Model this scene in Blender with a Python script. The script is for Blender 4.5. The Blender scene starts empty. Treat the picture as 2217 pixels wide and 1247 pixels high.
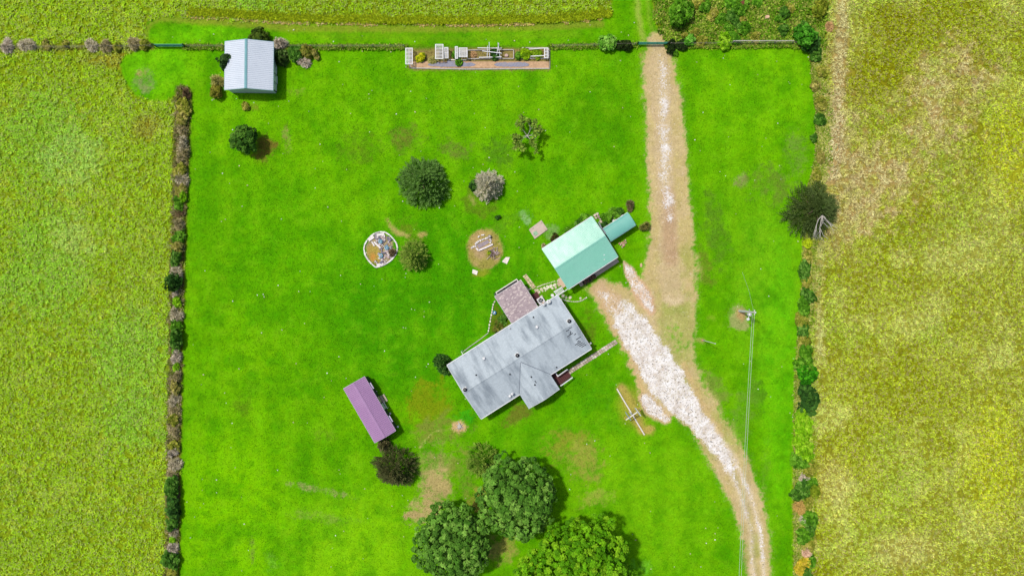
import bpy, math, random
import numpy as np
from mathutils import Matrix, Vector

# ------------------------------------------------------------------ camera, sky, sun, exposure
sc = bpy.context.scene
COL = sc.collection
H = 120.0            # flying height of the camera in metres
S = 0.068            # metres of ground per photograph pixel
CX, CY = 1108.5, 623.5

cam_d = bpy.data.cameras.new('camera')
cam_d.sensor_width = 36.0
cam_d.lens = 36.0 * H / (2217 * S)
cam_d.clip_start = 1.0
cam_d.clip_end = 3000.0
cam = bpy.data.objects.new('camera', cam_d)
COL.objects.link(cam)
cam.location = (0, 0, H)
cam.rotation_euler = (0, 0, 0)
sc.camera = cam

SUN_EL = math.radians(66)
SUN_DIR = Vector((-0.86 * math.cos(SUN_EL), 0.51 * math.cos(SUN_EL), math.sin(SUN_EL))).normalized()
world = bpy.data.worlds.new('World')
sc.world = world
world.use_nodes = True
wn = world.node_tree.nodes
bg = wn['Background']
sky = wn.new('ShaderNodeTexSky')
sky.sky_type = 'NISHITA'
sky.sun_disc = False
sky.sun_elevation = SUN_EL
sky.sun_rotation = math.atan2(SUN_DIR.x, SUN_DIR.y)
sky.dust_density = 3.0
sky.ozone_density = 0.6
world.node_tree.links.new(sky.outputs[0], bg.inputs[0])
bg.inputs[1].default_value = 0.12

sun_d = bpy.data.lights.new('sun', 'SUN')
sun_d.energy = 3.2
sun_d.angle = math.radians(3.5)
sun_d.color = (1.0, 0.955, 0.88)
sun = bpy.data.objects.new('sun', sun_d)
COL.objects.link(sun)
sun.rotation_euler = SUN_DIR.to_track_quat('Z', 'Y').to_euler()
sun.location = (0, 0, 60)

vs = sc.view_settings
vs.view_transform = 'Standard'
vs.look = 'None'
vs.exposure = 0.0
vs.gamma = 1.0
vs.use_curve_mapping = False

# ------------------------------------------------------------------ helpers
R = np.random.default_rng(11)
random.seed(5)
PI = math.pi
K = 1.30             # brightness of a white horizontal sheet in this light (calibration of base colours)


def lin(c):
    c = np.asarray(c, float) / 255.0
    return np.where(c <= 0.04045, c / 12.92, ((c + 0.055) / 1.055) ** 2.4)


def C(r, g, b, k=1.0):
    return tuple(np.clip(lin((r, g, b)) * k / K, 0.0006, 0.85))


def Wp(px, py, z=0.0):
    f = S * (H - z) / H
    return Vector(((px - CX) * f, -(py - CY) * f, z))


def tag(o, label=None, cat=None, group=None, kind=None):
    if label: o['label'] = label
    if cat: o['category'] = cat
    if group: o['group'] = group
    if kind: o['kind'] = kind
    return o


def thing(name, label, cat, loc=(0, 0, 0), rz=0.0, group=None):
    o = bpy.data.objects.new(name, None)
    o.empty_display_size = 0.3
    COL.objects.link(o)
    o.location = loc
    o.rotation_euler = (0, 0, rz)
    return tag(o, label, cat, group)


def link_mesh(name, me, mat, parent=None):
    if mat is not None:
        me.materials.append(mat)
    o = bpy.data.objects.new(name, me)
    COL.objects.link(o)
    if parent is not None:
        o.parent = parent
    return o


def raw_mesh(name, V, F, mat, parent=None, colors=None, smooth=False):
    """numpy mesh; F is (n,3) or (n,4); colors is one RGB per vertex"""
    V = np.asarray(V, np.float32)
    F = np.asarray(F, np.int32)
    me = bpy.data.meshes.new(name)
    me.vertices.add(len(V))
    me.vertices.foreach_set('co', V.ravel())
    k = F.shape[1]
    me.loops.add(F.size)
    me.loops.foreach_set('vertex_index', F.ravel())
    me.polygons.add(len(F))
    me.polygons.foreach_set('loop_start', np.arange(0, F.size, k, dtype=np.int32))
    me.polygons.foreach_set('loop_total', np.full(len(F), k, np.int32))
    if smooth:
        me.polygons.foreach_set('use_smooth', np.ones(len(F), bool))
    me.update(calc_edges=True)
    if colors is not None:
        a = me.attributes.new('tint', 'FLOAT_COLOR', 'POINT')
        c = np.ones((len(V), 4), np.float32)
        c[:, :3] = colors
        a.data.foreach_set('color', c.ravel())
    return link_mesh(name, me, mat, parent)


class MB:
    def __init__(self):
        self.v, self.f, self.c, self.isl = [], [], [], []
        self.cur = None

    def add(self, vs, fs):
        n = len(self.v)
        self.isl.append((n, len(self.f)))
        self.v += [tuple(p) for p in vs]
        self.f += [tuple(i + n for i in f) for f in fs]
        if self.cur is not None:
            self.c += [self.cur] * len(vs)
        return self

    def hexa(self, p):
        """8 points: bottom 0-3 counter-clockwise, top 4-7"""
        return self.add(p, [(3, 2, 1, 0), (4, 5, 6, 7), (0, 1, 5, 4), (1, 2, 6, 5), (2, 3, 7, 6), (3, 0, 4, 7)])

    def box(self, cx, cy, z0, sx, sy, sz, rz=0.0, top=1.0):
        c, s = math.cos(rz), math.sin(rz)
        p = []
        for z, k in ((z0, 1.0), (z0 + sz, top)):
            for a, b in ((-1, -1), (1, -1), (1, 1), (-1, 1)):
                x, y = a * sx / 2 * k, b * sy / 2 * k
                p.append((cx + c * x - s * y, cy + s * x + c * y, z))
        return self.hexa(p)

    def slab(self, quad, t):
        """quad of 4 top points (ccw from above) thickened downwards"""
        q = [Vector(a) for a in quad]
        return self.hexa([(a.x, a.y, a.z - t) for a in q] + q)

    def bar(self, a, b, w, h=None, up=(0, 0, 1)):
        a, b = Vector(a), Vector(b)
        h = w if h is None else h
        d = (b - a).normalized()
        u = Vector(up)
        if abs(d.dot(u)) > 0.97:
            u = Vector((1, 0, 0))
        s = d.cross(u).normalized()
        u = s.cross(d).normalized()
        s, u = s * w / 2, u * h / 2
        return self.hexa([a - s - u, a + s - u, b + s - u, b - s - u, a - s + u, a + s + u, b + s + u, b - s + u])

    def tube(self, pts, rads, n=6, cap=True):
        pts = [Vector(p) for p in pts]
        if not hasattr(rads, '__len__'):
            rads = [rads] * len(pts)
        vs, fs = [], []
        for i, p in enumerate(pts):
            d = (pts[min(i + 1, len(pts) - 1)] - pts[max(i - 1, 0)])
            d = d.normalized() if d.length > 1e-6 else Vector((0, 0, 1))
            ref = Vector((0, 0, 1)) if abs(d.z) < 0.9 else Vector((1, 0, 0))
            a = d.cross(ref).normalized()
            b = d.cross(a).normalized()
            for k in range(n):
                t = 2 * PI * k / n
                vs.append(p + (a * math.cos(t) + b * math.sin(t)) * rads[i])
        for i in range(len(pts) - 1):
            for k in range(n):
                k2 = (k + 1) % n
                fs.append((i * n + k, (i + 1) * n + k, (i + 1) * n + k2, i * n + k2))
        if cap:
            fs.append(tuple(range(n)))
            fs.append(tuple(range((len(pts) - 1) * n, len(pts) * n))[::-1])
        return self.add(vs, fs)

    def lathe(self, cx, cy, prof, n=12):
        """prof = [(r, z)...]"""
        vs, fs = [], []
        for r, z in prof:
            for k in range(n):
                t = 2 * PI * k / n
                vs.append((cx + r * math.cos(t), cy + r * math.sin(t), z))
        for i in range(len(prof) - 1):
            for k in range(n):
                k2 = (k + 1) % n
                fs.append((i * n + k, i * n + k2, (i + 1) * n + k2, (i + 1) * n + k))
        fs.append(tuple(range(n))[::-1])
        fs.append(tuple(range((len(prof) - 1) * n, len(prof) * n)))
        return self.add(vs, fs)

    def rock(self, cx, cy, z0, rx, ry, rz_, n=7, rot=0.0):
        """uneven flat-topped stone"""
        vs, fs = [], []
        jit = [random.uniform(0.78, 1.15) for _ in range(n)]
        for lvl, (k, z) in enumerate(((0.95, 0.0), (1.0, 0.55), (0.72, 1.0))):
            for i in range(n):
                t = 2 * PI * i / n + rot
                x, y = rx * k * jit[i] * math.cos(2 * PI * i / n), ry * k * jit[i] * math.sin(2 * PI * i / n)
                vs.append((cx + x * math.cos(rot) - y * math.sin(rot), cy + x * math.sin(rot) + y * math.cos(rot),
                           z0 + rz_ * z * (1 if lvl < 2 else random.uniform(0.85, 1.1))))
        for l in range(2):
            for i in range(n):
                j = (i + 1) % n
                fs.append((l * n + i, l * n + j, (l + 1) * n + j, (l + 1) * n + i))
        fs.append(tuple(range(2 * n, 3 * n)))
        fs.append(tuple(range(n))[::-1])
        return self.add(vs, fs)

    def build_each(self, name, mat, parent=None):
        """every separate piece as an object of its own"""
        ends = self.isl[1:] + [(len(self.v), len(self.f))]
        for (v0, f0), (v1, f1) in zip(self.isl, ends):
            m = MB()
            m.v = self.v[v0:v1]
            m.f = [tuple(i - v0 for i in f) for f in self.f[f0:f1]]
            if self.c: m.c = self.c[v0:v1]
            m.build(name, mat, parent)

    def build(self, name, mat, parent=None, smooth=False):
        me = bpy.data.meshes.new(name)
        me.from_pydata(self.v, [], self.f)
        if self.c and len(self.c) == len(self.v):
            a = me.attributes.new('tint', 'FLOAT_COLOR', 'POINT')
            a.data.foreach_set('color', np.array([(*c, 1.0) for c in self.c], np.float32).ravel())
        if smooth:
            me.polygons.foreach_set('use_smooth', np.ones(len(me.polygons), bool))
        me.update()
        return link_mesh(name, me, mat, parent)


# ------------------------------------------------------------------ materials
def nodes_of(m):
    m.use_nodes = True
    nt = m.node_tree
    return nt, nt.nodes, nt.links, nt.nodes['Principled BSDF']


def mathn(nt, op, a, b=None):
    n = nt.nodes.new('ShaderNodeMath')
    n.operation = op
    for i, x in enumerate((a, b)):
        if x is None: continue
        if isinstance(x, (int, float)): n.inputs[i].default_value = x
        else: nt.links.new(x, n.inputs[i])
    return n.outputs[0]


def noise(nt, vec, scale, detail=3, rough=0.6):
    n = nt.nodes.new('ShaderNodeTexNoise')
    n.inputs['Scale'].default_value = scale
    n.inputs['Detail'].default_value = detail
    n.inputs['Roughness'].default_value = rough
    if vec is not None: nt.links.new(vec, n.inputs['Vector'])
    return n.outputs['Fac']


def mapr(nt, x, a, b, c, d):
    n = nt.nodes.new('ShaderNodeMapRange')
    n.clamp = True
    for i, v in enumerate((a, b, c, d)):
        n.inputs[1 + i].default_value = v
    nt.links.new(x, n.inputs[0])
    return n.outputs[0]


def scale_col(nt, col, fac):
    n = nt.nodes.new('ShaderNodeVectorMath')
    n.operation = 'SCALE'
    nt.links.new(col, n.inputs[0])
    if isinstance(fac, (int, float)): n.inputs['Scale'].default_value = fac
    else: nt.links.new(fac, n.inputs['Scale'])
    return n.outputs[0]


def mix_col(nt, fac, a, b):
    n = nt.nodes.new('ShaderNodeMix')
    n.data_type = 'RGBA'
    for i, x in ((0, fac), (6, a), (7, b)):
        if isinstance(x, (int, float)): n.inputs[i].default_value = x
        elif isinstance(x, tuple): n.inputs[i].default_value = (*x[:3], 1)
        else: nt.links.new(x, n.inputs[i])
    return n.outputs[2]


def objco(nt):
    n = nt.nodes.new('ShaderNodeTexCoord')
    return n.outputs['Object']


def add_bump(nt, b, h, strength, dist):
    n = nt.nodes.new('ShaderNodeBump')
    n.inputs['Strength'].default_value = strength
    n.inputs['Distance'].default_value = dist
    nt.links.new(h, n.inputs['Height'])
    nt.links.new(n.outputs[0], b.inputs['Normal'])


def mat_plain(name, col, rough=0.6, var=0.18, scale=3.0, metal=0.0, spec=0.4, bump=0.0, dirt=None):
    m = bpy.data.materials.new(name)
    nt, N, L, b = nodes_of(m)
    b.inputs['Roughness'].default_value = rough
    b.inputs['Metallic'].default_value = metal
    b.inputs['Specular IOR Level'].default_value = spec
    rgb = N.new('ShaderNodeRGB')
    rgb.outputs[0].default_value = (*col, 1)
    co = objco(nt)
    f = noise(nt, co, scale, 5)
    c = scale_col(nt, rgb.outputs[0], mapr(nt, f, 0.25, 0.75, 1 - var, 1 + var))
    if dirt:
        f2 = noise(nt, co, scale * 0.35, 5, 0.7)
        c = mix_col(nt, mapr(nt, f2, 0.5, 0.75, 0.0, 0.55), c, dirt)
    L.new(c, b.inputs['Base Color'])
    if bump:
        add_bump(nt, b, f, bump, 0.03)
    return m


def mat_tint(name, rough=0.75, var=0.15, scale=8.0, spec=0.25, bump=0.0, transl=0.0):
    """base colour from the mesh attribute 'tint', with fine noise"""
    m = bpy.data.materials.new(name)
    nt, N, L, b = nodes_of(m)
    b.inputs['Roughness'].default_value = rough
    b.inputs['Specular IOR Level'].default_value = spec
    a = N.new('ShaderNodeAttribute')
    a.attribute_name = 'tint'
    f = noise(nt, objco(nt), scale, 2)
    c = scale_col(nt, a.outputs['Color'], mapr(nt, f, 0.25, 0.75, 1 - var, 1 + var))
    L.new(c, b.inputs['Base Color'])
    if transl:
        t = N.new('ShaderNodeBsdfTranslucent')
        L.new(c, t.inputs[0])
        mx = N.new('ShaderNodeMixShader')
        mx.inputs[0].default_value = transl
        L.new(b.outputs[0], mx.inputs[1]); L.new(t.outputs[0], mx.inputs[2])
        L.new(mx.outputs[0], N['Material Output'].inputs[0])
    if bump:
        add_bump(nt, b, f, bump, 0.03)
    return m


def mat_roof_grey():
    m = bpy.data.materials.new('grey_shingles')
    nt, N, L, b = nodes_of(m)
    b.inputs['Roughness'].default_value = 0.75
    b.inputs['Specular IOR Level'].default_value = 0.3
    co = objco(nt)
    mp = N.new('ShaderNodeMapping')
    mp.inputs['Scale'].default_value = (0.55, 0.13, 0.2)      # streaks that run down the slope
    L.new(co, mp.inputs[0])
    st = noise(nt, mp.outputs[0], 1.6, 6, 0.62)
    bl = noise(nt, co, 0.28, 5, 0.6)
    fine = noise(nt, co, 9.0, 4, 0.7)
    rgb = N.new('ShaderNodeRGB'); rgb.outputs[0].default_value = (*C(190, 202, 209), 1)
    c = mix_col(nt, mapr(nt, st, 0.45, 0.68, 0.0, 0.85), rgb.outputs[0], C(132, 144, 154))
    c = mix_col(nt, mapr(nt, bl, 0.55, 0.8, 0.0, 0.6), c, C(164, 176, 185))
    # rows of shingle butts, seen only as a faint grain
    wv = N.new('ShaderNodeTexBrick')
    wv.inputs['Scale'].default_value = 1.0
    wv.inputs['Brick Width'].default_value = 0.32
    wv.inputs['Row Height'].default_value = 0.145
    wv.inputs['Mortar Size'].default_value = 0.012
    wv.inputs['Color1'].default_value = (0.9, 0.9, 0.9, 1); wv.inputs['Color2'].default_value = (1.06, 1.06, 1.06, 1)
    wv.inputs['Mortar'].default_value = (0.7, 0.7, 0.7, 1)
    L.new(co, wv.inputs['Vector'])
    mm = N.new('ShaderNodeMix'); mm.data_type = 'RGBA'; mm.blend_type = 'MULTIPLY'; mm.inputs[0].default_value = 0.7
    L.new(c, mm.inputs[6]); L.new(wv.outputs[0], mm.inputs[7])
    c = scale_col(nt, mm.outputs[2], mapr(nt, fine, 0.25, 0.75, 0.86, 1.14))
    L.new(c, b.inputs['Base Color'])
    add_bump(nt, b, wv.outputs['Fac'], 0.25, 0.01)
    return m


def mat_metal_roof(name, col, rough, streak, spec=0.5, coat=0.0):
    m = bpy.data.materials.new(name)
    nt, N, L, b = nodes_of(m)
    b.inputs['Specular IOR Level'].default_value = spec
    co = objco(nt)
    f = noise(nt, co, 0.5, 5, 0.6)
    g = noise(nt, co, 6.0, 4, 0.7)
    rgb = N.new('ShaderNodeRGB'); rgb.outputs[0].default_value = (*col, 1)
    c = mix_col(nt, mapr(nt, f, 0.45, 0.75, 0.0, 0.6), rgb.outputs[0], streak)
    c = scale_col(nt, c, mapr(nt, g, 0.25, 0.75, 0.92, 1.08))
    L.new(c, b.inputs['Base Color'])
    L.new(mapr(nt, f, 0.3, 0.7, rough * 0.8, rough * 1.25), b.inputs['Roughness'])
    if coat:                                    # glossy paint on slightly buckled sheets
        b.inputs['Coat Weight'].default_value = coat
        b.inputs['Coat Roughness'].default_value = 0.22
        b.inputs['Coat IOR'].default_value = 2.1
        add_bump(nt, b, noise(nt, co, 0.34, 2, 0.5), 1.0, 0.14)
    return m


M = {}
M['leaf'] = mat_tint('leaves', 0.7, 0.22, 5.0, 0.10, transl=0.15)
M['grass'] = mat_tint('grass_blades', 0.85, 0.15, 3.0, 0.05, transl=0.15)
M['twig'] = mat_tint('dry_twigs', 0.85, 0.2, 6.0, 0.2)
M['stone'] = mat_tint('stones', 0.85, 0.22, 5.0, 0.3, bump=0.4)
M['shingle'] = mat_tint('mauve_shingles', 0.85, 0.12, 9.0, 0.25)
M['bark'] = mat_plain('bark', C(105, 88, 72), 0.9, 0.35, 4, bump=0.6)
M['pale_wood'] = mat_plain('weathered_pale_wood', C(196, 190, 182), 0.8, 0.25, 5)
M['white'] = mat_plain('white_paint', C(235, 236, 238), 0.5, 0.08, 2.0, dirt=C(188, 186, 180))
M['white_wood'] = mat_plain('white_painted_wood', C(232, 228, 216), 0.6, 0.10, 3.0, dirt=C(190, 180, 160))
M['siding'] = mat_plain('pale_siding', C(205, 208, 210), 0.6, 0.08, 1.5)
M['roof_grey'] = mat_roof_grey()
M['roof_green'] = mat_metal_roof('green_metal', C(140, 214, 188), 0.34, C(146, 212, 190), 0.7, 0.8)
M['roof_teal'] = mat_metal_roof('teal_metal', C(118, 192, 178), 0.36, C(136, 206, 192), 0.5)
M['roof_white'] = mat_metal_roof('galvanised_white_metal', C(216, 225, 236), 0.5, C(200, 211, 224), 0.4)
M['roof_purple'] = mat_metal_roof('purple_metal', C(172, 134, 177), 0.5, C(186, 148, 190), 0.4)
M['ridge_teal'] = mat_plain('teal_ridge_metal', C(125, 176, 182), 0.5, 0.12, 2)
M['charcoal'] = mat_plain('charcoal_boards', C(58, 60, 66), 0.7, 0.2, 3)
M['black'] = mat_plain('black_plastic', C(25, 25, 28), 0.5, 0.1, 3)
M['dark'] = mat_plain('dark_felt', C(48, 52, 60), 0.9, 0.25, 6)
M['glass'] = mat_plain('window_glass', C(60, 72, 84), 0.12, 0.1, 1, spec=0.7)
M['maroon'] = mat_plain('maroon_deck_boards', C(88, 44, 44), 0.75, 0.25, 4)
M['brown_wood'] = mat_plain('brown_wood', C(120, 88, 70), 0.8, 0.25, 4)
M['concrete'] = mat_plain('concrete', C(206, 188, 172), 0.85, 0.12, 2.5, bump=0.2, dirt=C(172, 150, 132))
M['grey_metal'] = mat_plain('grey_metal', C(170, 174, 180), 0.45, 0.1, 2, metal=0.3)
M['gate_teal'] = mat_plain('teal_gate_paint', C(56, 158, 136), 0.5, 0.12, 2)
M['green_lid'] = mat_plain('green_plastic', C(150, 190, 150), 0.6, 0.1, 3)
M['blue_glaze'] = mat_plain('blue_glaze', C(110, 180, 205), 0.25, 0.12, 4, spec=0.6)
M['dark_blue'] = mat_plain('dark_blue_glaze', C(45, 70, 95), 0.3, 0.12, 4, spec=0.6)
M['orange'] = mat_plain('orange_plastic', C(224, 150, 90), 0.5, 0.1, 4)
M['fabric'] = mat_plain('blue_grey_weed_cloth', C(150, 150, 166), 0.9, 0.12, 2.0, bump=0.3, dirt=C(180, 160, 140))
M['soil'] = mat_plain('tan_soil', C(206, 170, 132), 0.95, 0.22, 3.0, bump=0.5, dirt=C(150, 120, 88))
M['wire'] = mat_plain('pale_wire', C(190, 205, 180), 0.5, 0.05, 2)
M['fence_wire'] = mat_plain('rusty_wire', C(140, 135, 120), 0.7, 0.15, 5)
M['grey_post'] = mat_plain('weathered_post', C(150, 142, 130), 0.85, 0.25, 6)

# ------------------------------------------------------------------ the ground: one sheet of cells, coloured by what grows or lies there
CELL = 0.30
GX0, GX1, GY0, GY1 = -92.4, 92.4, -56.4, 56.4
NX, NY = int(round((GX1 - GX0) / CELL)), int(round((GY1 - GY0) / CELL))


def vnoise(x, y, seed):
    xi, yi = np.floor(x).astype(np.int64), np.floor(y).astype(np.int64)
    fx, fy = x - xi, y - yi
    fx, fy = fx * fx * (3 - 2 * fx), fy * fy * (3 - 2 * fy)

    def h(a, b):
        n = (a * 374761393 + b * 668265263 + seed * 144665) & 0x7fffffff
        n = ((n ^ (n >> 13)) * 1274126177) & 0x7fffffff
        return ((n ^ (n >> 16)) & 0xffff) / 65535.0
    return (h(xi, yi) * (1 - fx) + h(xi + 1, yi) * fx) * (1 - fy) + (h(xi, yi + 1) * (1 - fx) + h(xi + 1, yi + 1) * fx) * fy


def fbm(x, y, size, seed, octs=4):
    """0..1 fractal noise with features of about 'size' photograph pixels"""
    t, a, s = 0.0, 0.5, 0.0
    for o in range(octs):
        t = t + a * vnoise(x / size * 2 ** o + 17.3 * o, y / size * 2 ** o - 9.1 * o, seed + o)
        s += a
        a *= 0.55
    return t / s


def ss(x, a, b):
    t = np.clip((x - a) / (b - a), 0, 1)
    return t * t * (3 - 2 * t)


def seg_t(x, y, ax, ay, bx, by):
    dx, dy = bx - ax, by - ay
    t = np.clip(((x - ax) * dx + (y - ay) * dy) / (dx * dx + dy * dy + 1e-9), 0, 1)
    return t, np.hypot(x - ax - t * dx, y - ay - t * dy)


def poly_in(x, y, poly):
    """signed distance in pixels, positive inside"""
    d = np.full(x.shape, 1e9)
    ins = np.zeros(x.shape, bool)
    n = len(poly)
    for i in range(n):
        ax, ay = poly[i]
        bx, by = poly[(i + 1) % n]
        _, q = seg_t(x, y, ax, ay, bx, by)
        d = np.minimum(d, q)
        c = ((ay > y) != (by > y)) & (x < (bx - ax) * (y - ay) / (by - ay + 1e-9) + ax)
        ins ^= c
    return np.where(ins, d, -d)


def line_in(x, y, pts):
    """pts = [(x, y, half width)]; positive inside the strip"""
    d = np.full(x.shape, -1e9)
    for (ax, ay, aw), (bx, by, bw) in zip(pts[:-1], pts[1:]):
        t, q = seg_t(x, y, ax, ay, bx, by)
        d = np.maximum(d, aw + (bw - aw) * t - q)
    return d


def blob_in(x, y, cx, cy, rx, ry, rot=0.0):
    """1 at the centre, 0 on the ellipse"""
    c, s = math.cos(math.radians(rot)), math.sin(math.radians(rot))
    u, v = ((x - cx) * c + (y - cy) * s) / rx, (-(x - cx) * s + (y - cy) * c) / ry
    return 1 - np.hypot(u, v)


LAWN = [(408, 1400), (388, 1247), (393, 900), (398, 650), (405, 420), (410, 225), (388, 200), (362, 218), (330, 221),
        (292, 208), (268, 172), (258, 140), (272, 118), (305, 106), (318, 98), (312, 72), (318, 48), (345, 36), (420, 38),
        (500, 46), (640, 52), (900, 54), (1100, 52), (1230, 48), (1300, 40), (1322, 28), (1330, -40), (1330, -140),
        (1408, -140), (1415, 40), (1432, 88), (1450, 104), (1560, 106), (1650, 100), (1752, 104), (1768, 250), (1766, 350),
        (1742, 420), (1738, 530), (1734, 650), (1722, 800), (1716, 1000), (1718, 1247), (1718, 1400)]
SCRUB = [(1405, -140), (1418, 40), (1436, 88), (1450, 104), (1650, 100), (1756, 108), (1786, 104), (1800, -140)]
DRIVE = [(1424, 96, 24), (1426, 150, 34), (1436, 220, 40), (1443, 330, 41), (1450, 430, 42), (1454, 520, 46), (1450, 590, 54),
         (1446, 650, 60), (1444, 720, 58), (1458, 795, 46), (1494, 865, 36), (1540, 932, 36), (1584, 1010, 36), (1618, 1090, 32),
         (1638, 1170, 28), (1644, 1260, 25), (1646, 1400, 25)]
YARD = [(1268, 622), (1300, 606), (1345, 612), (1385, 650), (1420, 690), (1470, 760), (1510, 840), (1470, 900), (1420, 890),
        (1385, 855), (1378, 810), (1340, 735), (1298, 672)]
GRAVEL = [(1300, 630, 12), (1340, 668, 26), (1375, 715, 36), (1410, 770, 40), (1440, 820, 44), (1470, 865, 36), (1505, 905, 24),
          (1545, 955, 18), (1580, 1010, 13)]
SPUR = [(1350, 568, 5), (1362, 588, 13), (1382, 622, 17), (1400, 650, 17), (1410, 672, 9)]
ARM = [(1395, 862, 10), (1412, 885, 14), (1440, 905, 10)]

px_l = (GX0 + np.arange(NX + 1) * CELL) / S + CX
py_l = CY - (GY0 + np.arange(NY + 1) * CELL) / S
PX, PY = np.meshgrid(px_l, py_l)            # rows go up in y


def paint(x, y):
    """base colour (display RGB), roughness-of-texture masks and class at photograph pixels x, y"""
    wx = x + (fbm(x, y, 26, 1) - 0.5) * 16
    wy = y + (fbm(x, y, 26, 2) - 0.5) * 16
    ex = x + (fbm(x, y, 9, 3, 3) - 0.5) * 7
    ey = y + (fbm(x, y, 9, 4, 3) - 0.5) * 7
    col = np.zeros(x.shape + (3,))

    def lay(m, c):
        m = np.clip(m, 0, 1)[..., None]
        col[...] = col * (1 - m) + np.array(c, float) * m

    big, mid, sml = fbm(x, y, 220, 5), fbm(x, y, 70, 6), fbm(x, y, 22, 7)
    grit = fbm(x, y, 12, 71, 4)
    # --- west and north fields: olive yellow with fresher green swathes
    lay(np.ones(x.shape), (148, 174, 24))
    lay(ss(mid, 0.45, 0.72) * 0.7, (146, 172, 30))
    lay(ss(sml, 0.52, 0.75) * 0.5, (182, 192, 60))
    g = np.maximum.reduce([blob_in(wx, wy, 90, 300, 130, 120), blob_in(wx, wy, 110, 560, 110, 170), blob_in(wx, wy, 280, 760, 100, 120),
                           blob_in(wx, wy, 290, 900, 90, 90), blob_in(wx, wy, 40, 620, 60, 60), blob_in(wx, wy, 560, 5, 60, 30)])
    lay(ss(g + (grit - 0.5) * 1.4, 0.0, 0.5) * 0.75, (140, 182, 44))
    lay(ss(blob_in(wx, wy, 160, 350, 80, 70) + (grit - 0.5) * 1.6, 0, 0.5) * 0.6, (172, 206, 88))
    lay(ss(blob_in(wx, wy, 165, 520, 60, 60) + (grit - 0.5) * 1.6, 0, 0.5) * 0.5, (190, 204, 96))
    lay(ss(np.maximum(blob_in(wx, wy, 315, 275, 45, 40), blob_in(wx, wy, 260, 130, 120, 24)), 0, 0.7) * 0.6, (160, 138, 48))
    lay(ss(-y, -78, 40) * ss(x, 420, 800) * 0.6, (120, 142, 14))
    # --- east field: drier, tan swathes
    ef = ss(x, 1742, 1772)
    e = np.zeros(x.shape + (3,))
    e[...] = (162, 166, 44)
    def elay(m, c):
        m = np.clip(m, 0, 1)[..., None]
        e[...] = e * (1 - m) + np.array(c, float) * m
    elay(ss(big, 0.42, 0.62) * 0.8, (146, 152, 18))
    elay(ss(mid, 0.5, 0.72) * 0.75, (188, 190, 84))
    elay(ss(fbm(x, y, 120, 8), 0.55, 0.75) * 0.6, (156, 172, 44))
    dry = np.maximum.reduce([blob_in(wx, wy, 1810, 330, 60, 190), blob_in(wx, wy, 1900, 370, 150, 120), blob_in(wx, wy, 2030, 230, 120, 150, 20),
                             blob_in(wx, wy, 2080, 160, 90, 100), blob_in(wx, wy, 1880, 460, 90, 70)])
    elay(ss(dry + (grit - 0.5) * 1.8, -0.05, 0.8) * (0.45 + 0.55 * ss(sml, 0.35, 0.6)), (198, 172, 104))
    elay(ss(np.maximum(blob_in(wx, wy, 1890, 180, 70, 100, 60), blob_in(wx, wy, 1930, 60, 90, 70)), 0, 0.6) * 0.7, (142, 142, 12))
    elay(ss(np.maximum(blob_in(wx, wy, 2190, 320, 90, 190), blob_in(wx, wy, 2150, 1000, 90, 200)), 0, 0.7) * 0.7, (182, 186, 30))
    elay(ss(np.maximum(blob_in(wx, wy, 1960, 1190, 120, 60), blob_in(wx, wy, 1800, 1040, 60, 90)), 0, 0.7) * 0.6, (196, 182, 96))
    elay(ss(line_in(wx, wy, [(1815, 100, 22), (1815, 300, 44), (1836, 420, 56), (1812, 530, 22)]) + (grit - 0.5) * 110, -30, 40) * 0.55, (192, 166, 104))
    elay(ss(line_in(wx, wy, [(1826, -100, 14), (1818, 140, 16), (1812, 260, 18), (1798, 380, 20)]), -6, 8) * 0.75, (206, 178, 118))
    elay(ss(line_in(wx, wy, [(1776, 540, 10), (1768, 640, 14), (1776, 760, 8)]), -6, 8) * 0.55, (206, 190, 124))
    elay(ss(line_in(ex, ey, [(1762, 100, 12), (1774, 250, 12), (1772, 390, 10)]), -4, 6) * 0.5, (150, 150, 60))
    elay(ss(line_in(ex, ey, [(1744, 540, 8), (1742, 700, 14), (1744, 900, 22), (1742, 1247, 20)]), -8, 6) * 0.6, (112, 138, 30))
    col[...] = col * (1 - ef[..., None]) + e * ef[..., None]
    # --- scrub corner
    sc_ = ss(poly_in(ex, ey, SCRUB), -4, 6)
    lay(sc_, (124, 150, 26))
    lay(sc_ * ss(mid, 0.48, 0.66) * 0.8, (162, 168, 66))
    # --- mown lawn
    ld = poly_in(x + (ex - x) * 0.5, y + (ey - y) * 0.5, LAWN)
    lw = ss(ld, -2.5, 2.5)
    l = np.zeros(x.shape + (3,))
    l[...] = (104, 174, 0)
    def llay(m, c):
        m = np.clip(m, 0, 1)[..., None]
        l[...] = l * (1 - m) + np.array(c, float) * m
    llay(ss(big, 0.4, 0.62) * 0.7, (90, 162, 0))
    llay(ss(fbm(x, y, 110, 9), 0.5, 0.7) * 0.6, (116, 182, 2))
    llay(ss(blob_in(wx, wy, 500, 1130, 210, 330), 0, 0.7) * 0.9, (126, 196, 0))
    llay(ss(blob_in(wx, wy, 760, 1200, 200, 200), 0, 0.7) * 0.9, (134, 198, 8))
    llay(ss(blob_in(wx, wy, 1380, 1080, 220, 200), 0, 0.6) * 0.8, (116, 182, 8))
    llay(ss(np.maximum(blob_in(wx, wy, 340, 150, 110, 80), blob_in(wx, wy, 450, 75, 170, 26)), 0, 0.5) * 0.8, (116, 202, 8))
    llay(ss(blob_in(wx, wy, 1640, 200, 170, 150), 0, 0.6) * 0.8, (120, 190, 4))
    llay(ss(blob_in(wx, wy, 1660, 620, 100, 260), 0, 0.6) * 0.8, (114, 182, 18))
    llay(ss(blob_in(wx, wy, 1690, 820, 60, 400), 0, 0.6) * 0.7, (104, 192, 8))
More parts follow.
